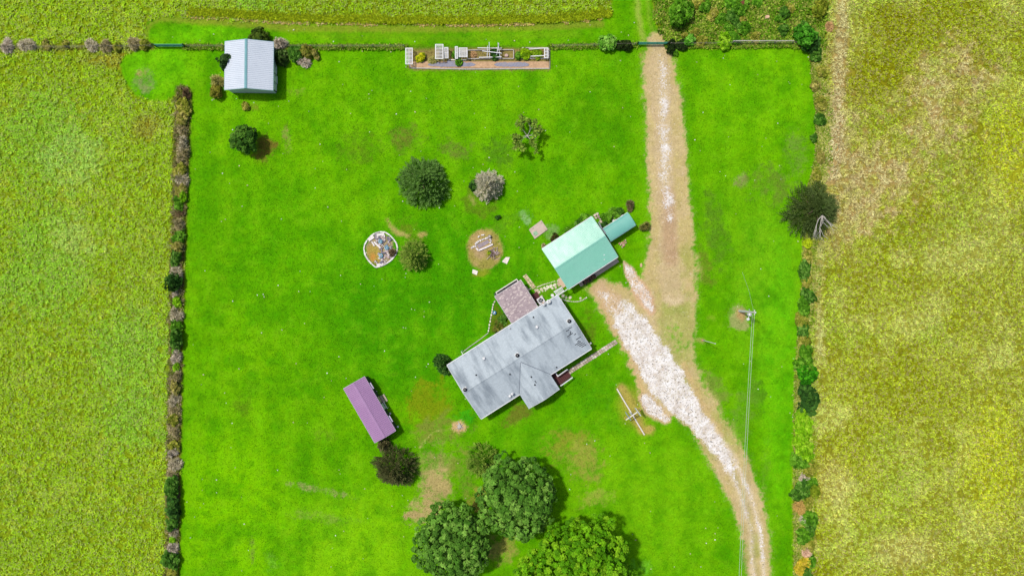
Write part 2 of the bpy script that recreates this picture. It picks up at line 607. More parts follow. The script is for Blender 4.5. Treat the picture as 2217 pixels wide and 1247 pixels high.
    llay(ss(blob_in(wx, wy, 620, 560, 200, 260), 0, 0.7) * 0.5, (86, 166, 0))
    llay(ss(blob_in(wx, wy, 1180, 960, 160, 60), 0, 0.6) * 0.6, (84, 164, 4))
    llay(ss(blob_in(wx, wy, 950, 650, 320, 240), 0, 0.45), (70, 152, 0))
    llay(ss(blob_in(wx, wy, 880, 760, 150, 140), 0, 0.5) * 0.8, (68, 148, 0))
    llay(ss(blob_in(wx, wy, 1300, 260, 110, 130), 0, 0.5) * 0.8, (84, 154, 0))
    llay(ss(blob_in(wx, wy, 1290, 830, 90, 70), 0, 0.5) * 0.8, (84, 156, 0))
    llay(ss(blob_in(wx, wy, 460, 560, 60, 330), 0, 0.6) * 0.5, (88, 160, 0))
    llay(ss(blob_in(wx, wy, 1580, 480, 70, 160), 0, 0.6) * 0.5, (92, 158, 10))
    m1, m2 = fbm(x, y, 46, 81, 4), fbm(x, y, 15, 82, 3)
    llay(ss(m1, 0.5, 0.72) * 0.45, (70, 148, 0))
    llay(ss(m1, 0.5, 0.30) * 0.35, (120, 188, 6))
    llay(ss(m2, 0.56, 0.74) * 0.40, (72, 140, 2))
    llay(ss(m2, 0.44, 0.26) * 0.35, (126, 188, 20))
    # faint mowing stripes
    st = np.sin(x / 11.0 + 2.4 * fbm(x, y, 300, 12)) * ss(fbm(x, y, 160, 13), 0.3, 0.55)
    llay(np.clip(st, 0, 1) * 0.26, (124, 190, 8))
    llay(np.clip(-st, 0, 1) * 0.22, (74, 148, 0))
    st = np.sin((x * 0.3 + y) / 9.0 + 2.4 * fbm(x, y, 200, 14)) * ss(fbm(x, y, 140, 15), 0.5, 0.65)
    llay(np.clip(st, 0, 1) * 0.16, (120, 186, 12))
    # worn olive and brown patches: a second layer that the material lets through in flecks
    l2 = l.copy()
    dry = np.zeros(x.shape)
    for bx, by, rx, ry, rot, c, a in (
            (780, 320, 70, 60, 0, (96, 140, 20), .6), (880, 300, 60, 40, 0, (112, 130, 40), .6), (985, 325, 60, 35, 0, (110, 136, 44), .6),
            (1090, 330, 60, 50, 0, (88, 140, 24), .6), (620, 300, 18, 42, 0, (142, 150, 70), .6), (1040, 430, 50, 60, 0, (100, 138, 24), .7),
            (310, 180, 36, 40, 30, (138, 158, 88), .7), (302, 158, 14, 12, 0, (172, 160, 96), .7), (525, 880, 30, 36, 0, (96, 140, 16), .6),
            (930, 880, 70, 90, 20, (124, 150, 14), .75), (960, 930, 90, 40, -20, (128, 146, 50), .7), (945, 1010, 60, 60, 0, (150, 158, 78), .8),
            (945, 1058, 52, 50, 0, (184, 168, 108), .95), (925, 1100, 60, 34, -30, (182, 164, 108), .9), (1010, 1020, 40, 90, 0, (132, 150, 56), .6),
            (1035, 1085, 30, 40, 0, (150, 146, 60), .8), (1080, 1190, 60, 50, 40, (158, 160, 72), .75), (1240, 970, 90, 60, 20, (140, 156, 44), .7),
            (1265, 1010, 60, 60, 0, (150, 160, 60), .6), (1120, 900, 60, 26, -30, (112, 128, 36), .8), (1290, 1080, 60, 24, -10, (150, 172, 60), .6),
            (1605, 390, 26, 22, 0, (146, 150, 90), .8), (1670, 400, 70, 60, 0, (106, 140, 40), .65), (1720, 330, 40, 70, 0, (110, 150, 50), .6),
            (1550, 500, 36, 120, -10, (92, 142, 26), .7), (1530, 580, 24, 60, -8, (108, 140, 30), .7), (1600, 690, 34, 36, 0, (158, 168, 96), .85),
            (1603, 684, 13, 10, 0, (186, 158, 104), .85), (1640, 860, 24, 70, 0, (84, 142, 20), .7), (1600, 920, 36, 110, 14, (106, 160, 36), .7),
            (1660, 1010, 16, 90, 0, (106, 158, 36), .5), (1545, 850, 46, 70, -20, (120, 152, 50), .75), (1140, 470, 26, 18, 30, (140, 186, 110), .7),
            (1196, 500, 26, 26, 0, (136, 178, 96), .6), (570, 322, 38, 36, 0, (120, 112, 40), .75), (1400, 120, 30, 16, 0, (140, 150, 50), .6),
            (700, 1120, 110, 20, 8, (132, 168, 56), .5), (690, 1060, 100, 12, 12, (150, 160, 90), .6), (545, 1190, 10, 40, 0, (120, 150, 50), .6),
            (590, 1220, 26, 30, 0, (134, 196, 60), .35), (890, 500, 60, 34, 30, (104, 140, 24), .6), (1090, 480, 40, 30, 0, (96, 150, 24), .6),
            (1280, 860, 80, 40, -30, (84, 164, 4), .5), (1265, 720, 46, 60, 0, (100, 130, 24), .55), (1180, 1140, 16, 16, 0, (130, 150, 50), .6),
            (1090, 860, 40, 18, -30, (100, 140, 30), .6), (700, 940, 40, 22, 0, (110, 150, 30), .5), (1330, 900, 24, 60, -30, (90, 160, 20), .4),
            (430, 400, 30, 190, 0, (88, 164, 2), .5), (640, 200, 30, 16, 0, (150, 170, 60), .5), (545, 232, 22, 12, 0, (130, 150, 40), .6),
            (1370, 1230, 60, 30, 0, (112, 190, 40), .6), (1010, 900, 30, 20, 0, (60, 170, 20), .6)):
        m = ss(blob_in(wx, wy, bx, by, rx, ry, rot) + (grit - 0.5) * 0.9, -0.1, 0.6) * a
        k_ = np.clip(m * 3.0, 0, 1)[..., None]
        l2[...] = l2 * (1 - k_) + np.array(c, float) * k_
        dry = np.maximum(dry, m * (0.65 + 0.35 * ss(sml, 0.35, 0.6)))
    def llay(m, c):
        m = np.clip(m, 0, 1)[..., None]
        l[...] = l * (1 - m) + np.array(c, float) * m
        l2[...] = l2 * (1 - m) + np.array(c, float) * m
    # drier band at the top of the north strip, a track through it, tyre lines of the lane beyond the gate
    llay(ss(line_in(ex, ey, [(318, 95, 4), (318, 60, 5), (345, 42, 6), (430, 46, 7), (640, 62, 8), (900, 64, 8), (1180, 58, 8), (1300, 52, 8)]), -5, 5) * 0.7, (150, 156, 56))
    llay(ss(line_in(ex, ey, [(680, 80, 5), (1000, 84, 5), (1250, 74, 8)]), -6, 8) * 0.35, (134, 168, 40))
    llay(ss(line_in(ex, ey, [(1372, -140, 8), (1382, 30, 7), (1392, 88, 6)]), -5, 6) * 0.7, (172, 184, 92))
    llay(ss(line_in(ex, ey, [(1398, -140, 5), (1404, 40, 5), (1420, 92, 5)]), -5, 6) * 0.5, (160, 178, 80))
    # worn paths and dirt rings
    llay(ss(line_in(ex, ey, [(838, 474, 2.5), (846, 492, 4), (862, 505, 6), (884, 510, 4)]), -3, 3) * 0.85, (190, 172, 108))
    llay(ss(blob_in(ex, ey, 914, 508, 13, 8), -0.1, 0.4) * 0.85, (192, 168, 106))
    llay(ss(line_in(ex, ey, [(1018, 424, 3), (1026, 440, 3)]), -3, 3) * 0.6, (190, 170, 120))
    llay(ss(line_in(ex, ey, [(910, 970, 1.2), (922, 948, 1.4), (940, 935, 1.5), (984, 926, 1.5)]), -1.6, 1.6) * 0.65, (196, 190, 122))
    llay(ss(blob_in(ex, ey, 995, 923, 16, 15), -0.05, 0.2) * 0.95, (214, 180, 132))
    llay(ss(line_in(ex, ey, [(1344, 838, 8), (1362, 868, 12), (1378, 905, 10), (1392, 932, 10), (1408, 930, 10)]), -7, 5) * 0.8, (204, 166, 106))
    llay(ss(blob_in(wx, wy, 1376, 880, 46, 56, -20), -0.1, 0.5) * 0.6, (166, 158, 68))
    llay(ss(line_in(ex, ey, [(1510, 735, 4), (1524, 738, 4)]), -4, 4) * 0.7, (196, 170, 130))
    llay(ss(line_in(wx, wy, [(1530, 690, 3), (1546, 692, 3)]), -4, 5) * 0.5, (178, 174, 96))
    # weedy margin strip beneath the northern fence
    llay(ss(line_in(ex, ey, [(405, 103, 2), (480, 102, 3), (660, 104, 3), (880, 103, 4), (1195, 104, 3), (1370, 99, 3)]), -3, 3) * 0.6, (84, 120, 24))
    # circle garden and pot garden floors
    llay(ss(blob_in(ex, ey, 1049, 540, 41, 46), -0.02, 0.12) * 0.95, (190, 162, 108))
    llay(ss(blob_in(ex, ey, 1049, 540, 41, 46), 0.0, 0.2) * ss(sml, 0.45, 0.65) * 0.6, (140, 146, 52))
    llay(ss(blob_in(ex, ey, 1040, 545, 20, 26), 0.0, 0.5) * 0.6, (182, 158, 122))
    llay(ss(blob_in(ex, ey, 1042, 592, 26, 10, -10), 0.0, 0.5) * 0.6, (172, 150, 60))
    llay(ss(blob_in(ex, ey, 823, 541, 33, 36), 0.0, 0.12), (172, 158, 120))
    llay(ss(blob_in(ex, ey, 810, 550, 17, 26, -20), 0.0, 0.3) * 0.9, (176, 158, 72))
    llay(ss(blob_in(ex, ey, 808, 556, 9, 11), 0.0, 0.6) * 0.8, (206, 146, 70))
    # planting beds around the buildings
    llay(ss(poly_in(ex, ey, [(1072, 655), (1062, 690), (1058, 722), (1080, 722), (1108, 702)]), -3, 4) * 0.75, (104, 116, 30))
    llay(ss(poly_in(ex, ey, [(1150, 612), (1215, 606), (1222, 632), (1200, 640), (1172, 640)]), -3, 4) * 0.55, (112, 160, 30))
    llay(ss(line_in(ex, ey, [(1210, 505, 3), (1284, 462, 5), (1300, 478, 5), (1345, 462, 6)]), -5, 5) * 0.6, (70, 120, 20))
    # lane and yard: short dry grass, tan dust, then white gravel
    base = col * (1 - lw[..., None]) + l * lw[..., None]
    col[...] = col * (1 - lw[..., None]) + l2 * lw[..., None]
    dry = dry * lw
    rag = (fbm(x, y, 7, 61, 3) - 0.5) * 20 + (fbm(x, y, 36, 62, 3) - 0.5) * 18
    dd = line_in(ex, ey, DRIVE) + rag * 0.55
    yd = poly_in(ex, ey, YARD) + rag * 0.8
    dm = np.maximum(ss(dd, -18, 16), ss(yd, -16, 14))
    dm *= 1 - 0.45 * ss(blob_in(wx, wy, 1470, 730, 34, 50, -20) + (grit - 0.5) * 1.2, 0.0, 0.7) * (x > 1400)
    dry = np.maximum(dry, dm)
    lay(dm * 3.0, (200, 182, 122))
    lay(dm * ss(sml, 0.42, 0.62) * 0.6, (212, 190, 144))
    lay(dm * ss(mid, 0.50, 0.68) * 0.55 * ss(y, 480, 560), (158, 170, 76))
    lay(dm * ss(blob_in(wx, wy, 1470, 720, 60, 130, -8) + (grit - 0.5) * 0.9, 0.0, 0.6) * 0.6, (156, 170, 80))
    dust = line_in(ex, ey, [(1426, 105, 18), (1428, 160, 24), (1432, 250, 22), (1437, 340, 20), (1443, 450, 20), (1448, 560, 22), (1455, 640, 24)])
    gd_ = line_in(ex, ey, GRAVEL) + rag * 0.5
    lay(ss(dust + rag * 0.5, -4, 6) * 0.8, (206, 184, 142))
    pale = line_in(ex, ey, [(1434, 130, 6), (1437, 250, 11), (1438, 340, 11), (1448, 470, 10)])
    lay(ss(pale + rag * 0.8, -4, 5) * 0.4, (222, 204, 170))
    lay(ss(line_in(ex, ey, [(1447, 420, 13), (1452, 560, 16)]), -8, 8) * 0.55, (186, 150, 118))
    dry = np.maximum(dry, np.maximum.reduce([ss(line_in(ex, ey, SPUR), -3, 4), ss(line_in(ex, ey, ARM), -12, 2), ss(gd_, -8, 4)]))
    lay(ss(line_in(ex, ey, ARM), -18, 2), (206, 180, 136))
    lay(ss(line_in(ex, ey, SPUR), -4, 2) * 0.95, (214, 178, 140))
    lay(ss(line_in(ex, ey, SPUR), 2, 8) * 0.3, (232, 206, 180))
    edge = np.maximum(line_in(ex, ey, [(1302, 660, 8), (1342, 730, 12), (1375, 800, 14), (1392, 850, 10)]),
                      line_in(ex, ey, [(1480, 790, 10), (1520, 880, 10), (1560, 940, 10)]))
    lay(ss(edge + rag * 0.6, -3, 5) * 0.75, (210, 180, 126))
    gd = line_in(ex, ey, GRAVEL)
    lay(ss(poly_in(ex, ey, [(1272, 620), (1302, 608), (1345, 640), (1350, 690), (1310, 672)]), -4, 8) * 0.85, (214, 180, 138))
    gm = ss(gd + rag * 0.5, -12, 14)
    gm = gm * (0.52 + 0.48 * ss(y + (x - 1330) * 0.25, 640, 735))
    lay(gm * 0.5, (206, 186, 156))
    rut = np.maximum(line_in(ex, ey, [(1545, 955, 9), (1578, 1010, 8), (1606, 1075, 7), (1626, 1150, 6), (1630, 1247, 6)]),
                     line_in(ex, ey, [(1540, 920, 7), (1588, 990, 7), (1622, 1065, 7), (1646, 1150, 6), (1655, 1247, 6)]))
    lay(ss(rut + rag * 0.3, -4, 5) * 0.7, (226, 208, 178))
    lay(ss(line_in(ex, ey, [(1560, 960, 3), (1596, 1040, 3), (1622, 1110, 3), (1640, 1247, 3)]), -4, 5) * 0.55, (160, 156, 98))
    lay(ss(line_in(ex, ey, [(1440, 648, 5), (1462, 655, 6), (1478, 648, 4)]), -6, 6) * 0.7, (228, 208, 168))
    def lay(m, c):
        m = np.clip(m, 0, 1)[..., None]
        col[...] = col * (1 - m) + np.array(c, float) * m
        base[...] = base * (1 - m) + np.array(c, float) * m
    # strip of bare earth and dead stems under the west hedge and the north-west fence
    hs = line_in(ex, ey, [(397, 204, 17), (392, 330, 17), (388, 450, 15), (384, 560, 15), (381, 700, 14), (377, 950, 14), (371, 1247, 14), (368, 1400, 14)])
    lay(ss(hs, -4, 4) * 0.9, (108, 92, 58))
    lay(ss(line_in(ex, ey, [(-300, 105, 7), (0, 105, 7), (330, 103, 6)]), -4, 4) * 0.8, (128, 122, 50))
    lay(ss(poly_in(ex, ey, [(883, 106), (1190, 104), (1191, 152), (884, 152)]), -3, 3) * 0.9, (150, 128, 84))
    # ---- masks
    gravel = np.maximum.reduce([gm, ss(line_in(ex, ey, SPUR), -2, 7) * 0.60, ss(pale, -20, 10) * 0.54, ss(line_in(ex, ey, ARM), -8, 8) * 0.95, ss(rut, -5, 6) * 0.55])
    drive = np.maximum.reduce([dm, ss(gd, -3, 4), ss(line_in(ex, ey, SPUR), -2, 3)])
    field = (1 - lw) * (1 - np.clip(drive, 0, 1)) * (1 - ss(hs, -4, 4))
    return base, col, np.clip(dry, 0, 1), np.clip(gravel, 0, 1), np.clip(drive, 0, 1), np.clip(field, 0, 1), lw, sc_, hs


baseP, wornP, dryP, gravP, driveP, fieldP, lawnP, scrubP, hedgeP = paint(PX, PY)
linB, linW = lin(baseP) / K, lin(wornP) / K
linP = linB * (1 - dryP[..., None]) + linW * dryP[..., None]
VX = GX0 + np.arange(NX + 1) * CELL
VY = GY0 + np.arange(NY + 1) * CELL
GXm, GYm = np.meshgrid(VX, VY)
# gentle unevenness, a hand's breadth at most
GZ = (fbm(PX, PY, 120, 31) - 0.5) * 0.10 * fieldP + (fbm(PX, PY, 30, 33) - 0.5) * 0.05 - 0.04


def ground_z(x, y):
    i = min(max(int((x - GX0) / CELL), 0), NX)
    j = min(max(int((y - GY0) / CELL), 0), NY)
    return float(GZ[j, i])


def G(px, py):
    """point on the ground at photograph pixel"""
    p = Wp(px, py)
    p.z = ground_z(p.x, p.y)
    return p


def mat_ground():
    m = bpy.data.materials.new('ground_cover')
    nt, N, L, b = nodes_of(m)
    b.inputs['Roughness'].default_value = 0.9
    b.inputs['Specular IOR Level'].default_value = 0.04
    at = lambda n: (lambda a: (setattr(a, 'attribute_name', n), a)[1])(N.new('ShaderNodeAttribute'))
    tint = at('tint').outputs['Color']
    wtint, worn = at('worn_tint').outputs['Color'], at('worn').outputs['Fac']
    grav, field, drive = at('gravel').outputs['Fac'], at('field').outputs['Fac'], at('drive').outputs['Fac']
    co = objco(nt)
    fine = noise(nt, co, 5.5, 4, 0.75)
    midn = noise(nt, co, 1.6, 5, 0.7)
    tuft = noise(nt, co, 2.6, 3, 0.65)
    patch = noise(nt, co, 0.45, 4, 0.6)
    # worn ground shows through the turf in flecks and tongues, not as a soft stain
    wf = mathn(nt, 'ADD', worn, mathn(nt, 'MULTIPLY', mathn(nt, 'SUBTRACT', noise(nt, co, 1.3, 7, 0.78), 0.5), 1.7))
    wf = mathn(nt, 'MULTIPLY', mapr(nt, wf, 0.30, 0.70, 0.0, 1.0), mapr(nt, worn, 0.04, 0.2, 0.0, 1.0))
    tint = mix_col(nt, wf, tint, wtint)
    # mown grass: fine grain and a little mottling
    k = mathn(nt, 'MULTIPLY', mapr(nt, fine, 0.25, 0.75, 0.80, 1.20), mapr(nt, midn, 0.3, 0.7, 0.88, 1.12))
    k = mathn(nt, 'MULTIPLY', k, mapr(nt, patch, 0.3, 0.7, 0.93, 1.07))
    k = mathn(nt, 'MULTIPLY', k, mapr(nt, noise(nt, co, 3.6, 2, 0.6), 0.60, 0.72, 1.0, 0.74))      # darker tufts
    k = mathn(nt, 'MULTIPLY', k, mapr(nt, noise(nt, co, 2.9, 2, 0.6), 0.62, 0.74, 1.0, 1.30))      # paler tufts
    # long grass: strong light and dark clumps
    kf = mathn(nt, 'MULTIPLY', mapr(nt, tuft, 0.3, 0.7, 0.48, 1.06), mapr(nt, fine, 0.3, 0.7, 0.75, 1.25))
    mx = N.new('ShaderNodeMix'); mx.data_type = 'FLOAT'
    L.new(field, mx.inputs[0]); L.new(k, mx.inputs[2]); L.new(kf, mx.inputs[3])
    c = scale_col(nt, tint, mx.outputs[0])
    # small hue wander between yellower and bluer green
    hue = N.new('ShaderNodeHueSaturation')
    L.new(mapr(nt, noise(nt, co, 0.9, 5, 0.7), 0.3, 0.7, 0.494, 0.506), hue.inputs['Hue'])
    L.new(c, hue.inputs['Color'])
    c = hue.outputs[0]
    # dust and gravel: brown and dark flecks between pale stones, weeds where it thins
    speck = mathn(nt, 'MULTIPLY', mathn(nt, 'SUBTRACT', noise(nt, co, 4.2, 6, 0.8), 0.5), 1.5)
    speck = mathn(nt, 'ADD', speck, mathn(nt, 'MULTIPLY', mathn(nt, 'SUBTRACT', noise(nt, co, 0.5, 3, 0.6), 0.5), 0.9))
    white = mapr(nt, mathn(nt, 'ADD', grav, mathn(nt, 'MULTIPLY', speck, 1.35)), 0.46, 0.66, 0.0, 1.0)
    white = mathn(nt, 'MULTIPLY', white, mapr(nt, noise(nt, co, 2.6, 7, 0.82), 0.38, 0.52, 0.5, 1.0))
    white = mathn(nt, 'MULTIPLY', white, mapr(nt, grav, 0.02, 0.12, 0.0, 1.0))
    c = mix_col(nt, white, c, mix_col(nt, mapr(nt, noise(nt, co, 0.8, 5, 0.7), 0.42, 0.62, 0.0, 1.0), C(250, 248, 246), C(216, 206, 196)))
    fl = mathn(nt, 'MULTIPLY', mapr(nt, noise(nt, co, 1.9, 6, 0.8), 0.55, 0.68, 0, 1), mapr(nt, noise(nt, co, 0.35, 3, 0.6), 0.35, 0.6, 0.15, 1.0))
    fl = mathn(nt, 'MULTIPLY', fl, grav)
    c = mix_col(nt, mathn(nt, 'MULTIPLY', fl, 0.55), c, C(168, 150, 124))
    dk = mathn(nt, 'MULTIPLY', mapr(nt, noise(nt, co, 3.6, 3, 0.7), 0.59, 0.65, 0, 1), grav)
    c = mix_col(nt, mathn(nt, 'MULTIPLY', dk, 0.85), c, C(80, 74, 62))
    dn = mathn(nt, 'MULTIPLY', mapr(nt, noise(nt, co, 3.2, 5, 0.8), 0.5, 0.66, 0, 1), mathn(nt, 'SUBTRACT', drive, grav))
    c = mix_col(nt, mathn(nt, 'MULTIPLY', dn, 0.6), c, C(128, 112, 60))
    dn2 = mathn(nt, 'MULTIPLY', mapr(nt, noise(nt, co, 2.1, 5, 0.8), 0.56, 0.70, 0, 1), drive)
    c = mix_col(nt, mathn(nt, 'MULTIPLY', dn2, 0.55), c, C(240, 226, 200))
    L.new(c, b.inputs['Base Color'])
    h = mathn(nt, 'ADD', mathn(nt, 'MULTIPLY', tuft, mathn(nt, 'ADD', mathn(nt, 'MULTIPLY', field, 1.6), 0.15)), mathn(nt, 'MULTIPLY', fine, 0.35))
    add_bump(nt, b, h, 0.7, 0.14)
    return m


M['ground'] = mat_ground()

cell_lawn = lawnP[:-1, :-1] > 0.5
cell_drive = driveP[:-1, :-1] > 0.5
cell_scrub = scrubP[:-1, :-1] > 0.5
cx_px, cy_px = PX[:-1, :-1], PY[:-1, :-1]
kind_map = np.zeros(cell_lawn.shape, np.int8)                       # 0 west field
kind_map[(cy_px < 104) & (cx_px < 1405)] = 1                        # north field
kind_map[cx_px > 1600] = 2                                          # east field
kind_map[cell_scrub & (cx_px < 1800)] = 3
kind_map[cell_lawn] = 4
kind_map[cell_drive] = 5
kind_map[(gravP[:-1, :-1] > 0.55) & cell_drive & (cx_px > 1290) & (gravP[:-1, :-1] > 0.62) & (cy_px > 615)] = 6


def ground_piece(name, k):
    jj, ii = np.nonzero(kind_map == k)
    w = NX + 1
    quad = np.stack([jj * w + ii, jj * w + ii + 1, (jj + 1) * w + ii + 1, (jj + 1) * w + ii], 1)
    used, inv = np.unique(quad.ravel(), return_inverse=True)
    V = np.stack([GXm.ravel()[used], GYm.ravel()[used], GZ.ravel()[used]], 1)
    o = raw_mesh(name, V, inv.reshape(-1, 4), M['ground'], None, linB.reshape(-1, 3)[used], smooth=True)
    a = o.data.attributes.new('worn_tint', 'FLOAT_COLOR', 'POINT')
    cw = np.ones((len(used), 4), np.float32)
    cw[:, :3] = linW.reshape(-1, 3)[used]
    a.data.foreach_set('color', cw.ravel())
    for an, arr in (('gravel', gravP), ('field', fieldP), ('drive', driveP), ('worn', dryP)):
        a = o.data.attributes.new(an, 'FLOAT', 'POINT')
        a.data.foreach_set('value', arr.ravel()[used].astype(np.float32))
    tag(o, kind='structure')
    return o


for k, n in enumerate(('field', 'field', 'field', 'scrub_ground', 'lawn', 'driveway', 'gravel_yard')):
    ground_piece(n, k)
# the country beyond the frame, one flat sheet with a hole for the finer cells
FAR = 700.0
xs, ys = [-FAR, GX0, GX1, FAR], [-FAR, GY0, GY1, FAR]
V = [(x, y, -0.04) for y in ys for x in xs]
F = [(j * 4 + i, j * 4 + i + 1, (j + 1) * 4 + i + 1, (j + 1) * 4 + i) for j in range(3) for i in range(3) if (i, j) != (1, 1)]
far = raw_mesh('ground', V, F, M['ground'], None, np.tile(lin((150, 158, 30)) / K, (16, 1)))
a = far.data.attributes.new('field', 'FLOAT', 'POINT')
a.data.foreach_set('value', np.ones(16, np.float32))
tag(far, kind='structure')


# ------------------------------------------------------------------ grass that stands up: blades as triangles, coloured like the ground they grow from
def ground_lookup(x, y, arr):
    i = np.clip(np.round((x - GX0) / CELL).astype(int), 0, NX)
    j = np.clip(np.round((y - GY0) / CELL).astype(int), 0, NY)
    return arr[j, i]


def blades(name, x, y, n, hgt, reach, width, tint=None, spread=0.25, parent=None, clump=0.10, flat=False, boost=1.25, pale=0.0):
    """n blades round each tuft at (x, y); tint is one linear RGB per tuft"""
    m = len(x)
    x, y = np.repeat(x, n), np.repeat(y, n)
    if tint is None:
        tint = ground_lookup(x, y, linP)
    else:
        tint = np.repeat(np.asarray(tint), n, 0)
    per = np.repeat(R.uniform(0.72, 1.25, m), n) * R.uniform(1 - spread, 1 + spread, m * n)
    tint = np.clip(tint * per[:, None] * boost, 0.0004, 0.8)
    if pale:                                    # dry stems among the green
        pk = R.uniform(0, 1, m * n) < pale
        gold = np.where((x > 43)[:, None], np.array(C(194, 182, 116)), np.array(C(186, 200, 108)))
        tint[pk] = (gold * R.uniform(0.75, 1.25, (m * n, 1)))[pk]
    z = ground_lookup(x, y, GZ)
    th = R.uniform(0, 2 * PI, m * n)
    rx, ry = x + R.normal(0, clump, m * n), y + R.normal(0, clump, m * n)
    hh, rr = hgt * R.uniform(0.5, 1.25, m * n), reach * R.uniform(0.4, 1.3, m * n)
    ww = width * R.uniform(0.6, 1.3, m * n) / 2
    dx, dy = np.cos(th), np.sin(th)
    P = np.zeros((m * n, 4, 3), np.float32)
    z0 = z + (0.02 if flat else 0)
    P[:, 0] = np.stack([rx - dx * 0.05, ry - dy * 0.05, z0], 1)
    midx, midy, midz = rx + dx * rr * 0.5, ry + dy * rr * 0.5, z0 + hh * 0.85
    P[:, 1] = np.stack([midx - dy * ww, midy + dx * ww, midz], 1)
    P[:, 2] = np.stack([rx + dx * rr, ry + dy * rr, z0 + hh * R.uniform(0.75, 1.0, m * n)], 1)
    P[:, 3] = np.stack([midx + dy * ww, midy - dx * ww, midz], 1)
    F = np.arange(m * n * 4).reshape(-1, 4)
    o = raw_mesh(name, P.reshape(-1, 3), F, M['grass'], parent, np.repeat(tint, 4, 0))
    return tag(o, kind='stuff')


def scatter(npts, mask_fn):
    x = R.uniform(-78, 78, npts)
    y = R.uniform(-45, 45, npts)
    k = mask_fn(x, y)
    return x[k], y[k]


x, y = scatter(120000, lambda a, b: (ground_lookup(a, b, fieldP) > 0.6) & (ground_lookup(a, b, scrubP) < 0.3))
dens = 0.72 + 0.28 * ss(fbm(x / S + CX, CY - y / S, 40, 41), 0.35, 0.6)
k = R.uniform(0, 1, len(x)) < dens * 0.9
blades('field_grass', x[k], y[k], 9, 0.28, 0.36, 0.105, spread=0.34, boost=np.array([1.62, 1.90, 2.5]), pale=0.22)
x, y = scatter(260000, lambda a, b: (ground_lookup(a, b, scrubP) > 0.5))
k = R.uniform(0, 1, len(x)) < 0.9
blades('scrub_weeds', x[k], y[k], 6, 0.42, 0.5, 0.2, tint=np.array([C(120, 156, 34), C(142, 162, 60), C(98, 148, 26), C(158, 166, 76), C(84, 128, 18)])[R.integers(0, 5, int(k.sum()))], spread=0.45)
# short mown blades, sparse: they only give the lawn its grain
x, y = scatter(170000, lambda a, b: (ground_lookup(a, b, lawnP) > 0.9) & (ground_lookup(a, b, driveP) < 0.3))
blades('lawn_grass', x, y, 2, 0.06, 0.14, 0.09, spread=0.25, clump=0.18, boost=1.02)
# dead stems under the west hedge
x, y = scatter(160000, lambda a, b: ground_lookup(a, b, hedgeP) > 1)
pick = np.array([C(156, 146, 100), C(124, 116, 74), C(138, 150, 58), C(176, 166, 124), C(100, 122, 48)])
blades('hedge_undergrowth', x, y, 9, 0.5, 0.35, 0.09, tint=pick[R.integers(0, 5, len(x))], spread=0.3)
# windrow of cut hay along the edge of the north field
t = R.uniform(0, 1, 900)
wxp = np.array([408, 500, 600, 700, 800, 900, 1000, 1100, 1200, 1285, 1308])
wyp = np.array([35, 38, 46, 49, 51, 52, 53, 51, 49, 42, 38])
hx = 408 + t * 900
hy = np.interp(hx, wxp, wyp) + R.normal(0, 1.0, 900)
hk = (fbm(hx, hy, 30, 51) > 0.42)
hx, hy = hx[hk], hy[hk]
pick = np.array([C(226, 204, 140), C(206, 184, 110), C(188, 168, 84)])
blades('hay_windrow', (hx - CX) * S, (CY - hy) * S, 9, 0.22, 0.3, 0.10, tint=pick[R.integers(0, 3, len(hx))], clump=0.16)
# taller fringe of the north field behind it, and along the lawn's eastern edge
hx = R.uniform(410, 1322, 4200)
hy = np.interp(hx, wxp, wyp) - 3 - np.abs(R.normal(0, 5, len(hx)))
blades('tall_grass', (hx - CX) * S, (CY - hy) * S, 5, 0.4, 0.45, 0.14, tint=np.array([C(142, 164, 22), C(160, 176, 26), C(124, 146, 16)])[R.integers(0, 3, len(hx))])
ey_ = R.uniform(104, 1290, 9000)
ex_ = np.interp(ey_, [104, 250, 350, 420, 530, 650, 800, 1000, 1290], [1754, 1770, 1768, 1746, 1742, 1737, 1724, 1720, 1722]) + np.abs(R.normal(0, 12, 9000))
blades('fringe_weeds', (ex_ - CX) * S, (CY - ey_) * S, 5, 0.3, 0.42, 0.14, tint=np.array([C(130, 152, 40), C(166, 172, 80), C(110, 146, 28), C(186, 184, 108)])[R.integers(0, 4, 9000)])
# straggling weeds under the northern fences
hx = np.concatenate([R.uniform(400, 486, 260), R.uniform(600, 880, 900), R.uniform(1190, 1378, 500), R.uniform(1440, 1740, 1500)])
hy = np.interp(hx, [400, 880, 1190, 1378, 1440, 1740], [103, 103, 103, 99, 100, 97]) + R.normal(0, 1.8, len(hx))
blades('fence_weeds', (hx - CX) * S, (CY - hy) * S, 7, 0.42, 0.3, 0.12, tint=np.array([C(90, 140, 20), C(120, 176, 30), C(140, 170, 50), C(170, 180, 84)])[R.integers(0, 4, len(hx))])

# ------------------------------------------------------------------ buildings
def frame_of(px0, px1, z):
    """world angle of the line between two photograph points at height z"""
    a, b = Wp(*px0, z), Wp(*px1, z)
    return math.atan2(b.y - a.y, b.x - a.x)


class Loc:
    """local frame of a building: photograph pixel at height z -> local x, y"""
    def __init__(self, corners, z, ang):
        c = sum((Wp(*p, z) for p in corners), Vector()) / len(corners)
        self.o = Vector((c.x, c.y, 0))
        self.a = ang

    def __call__(self, px, py, z=0.0):
        d = Wp(px, py, z) - self.o
        c, s = math.cos(-self.a), math.sin(-self.a)
        return Vector((c * d.x - s * d.y, s * d.x + c * d.y, z))

    def xy(self, px, py, z=0.0):
        v = self(px, py, z)
        return v.x, v.y


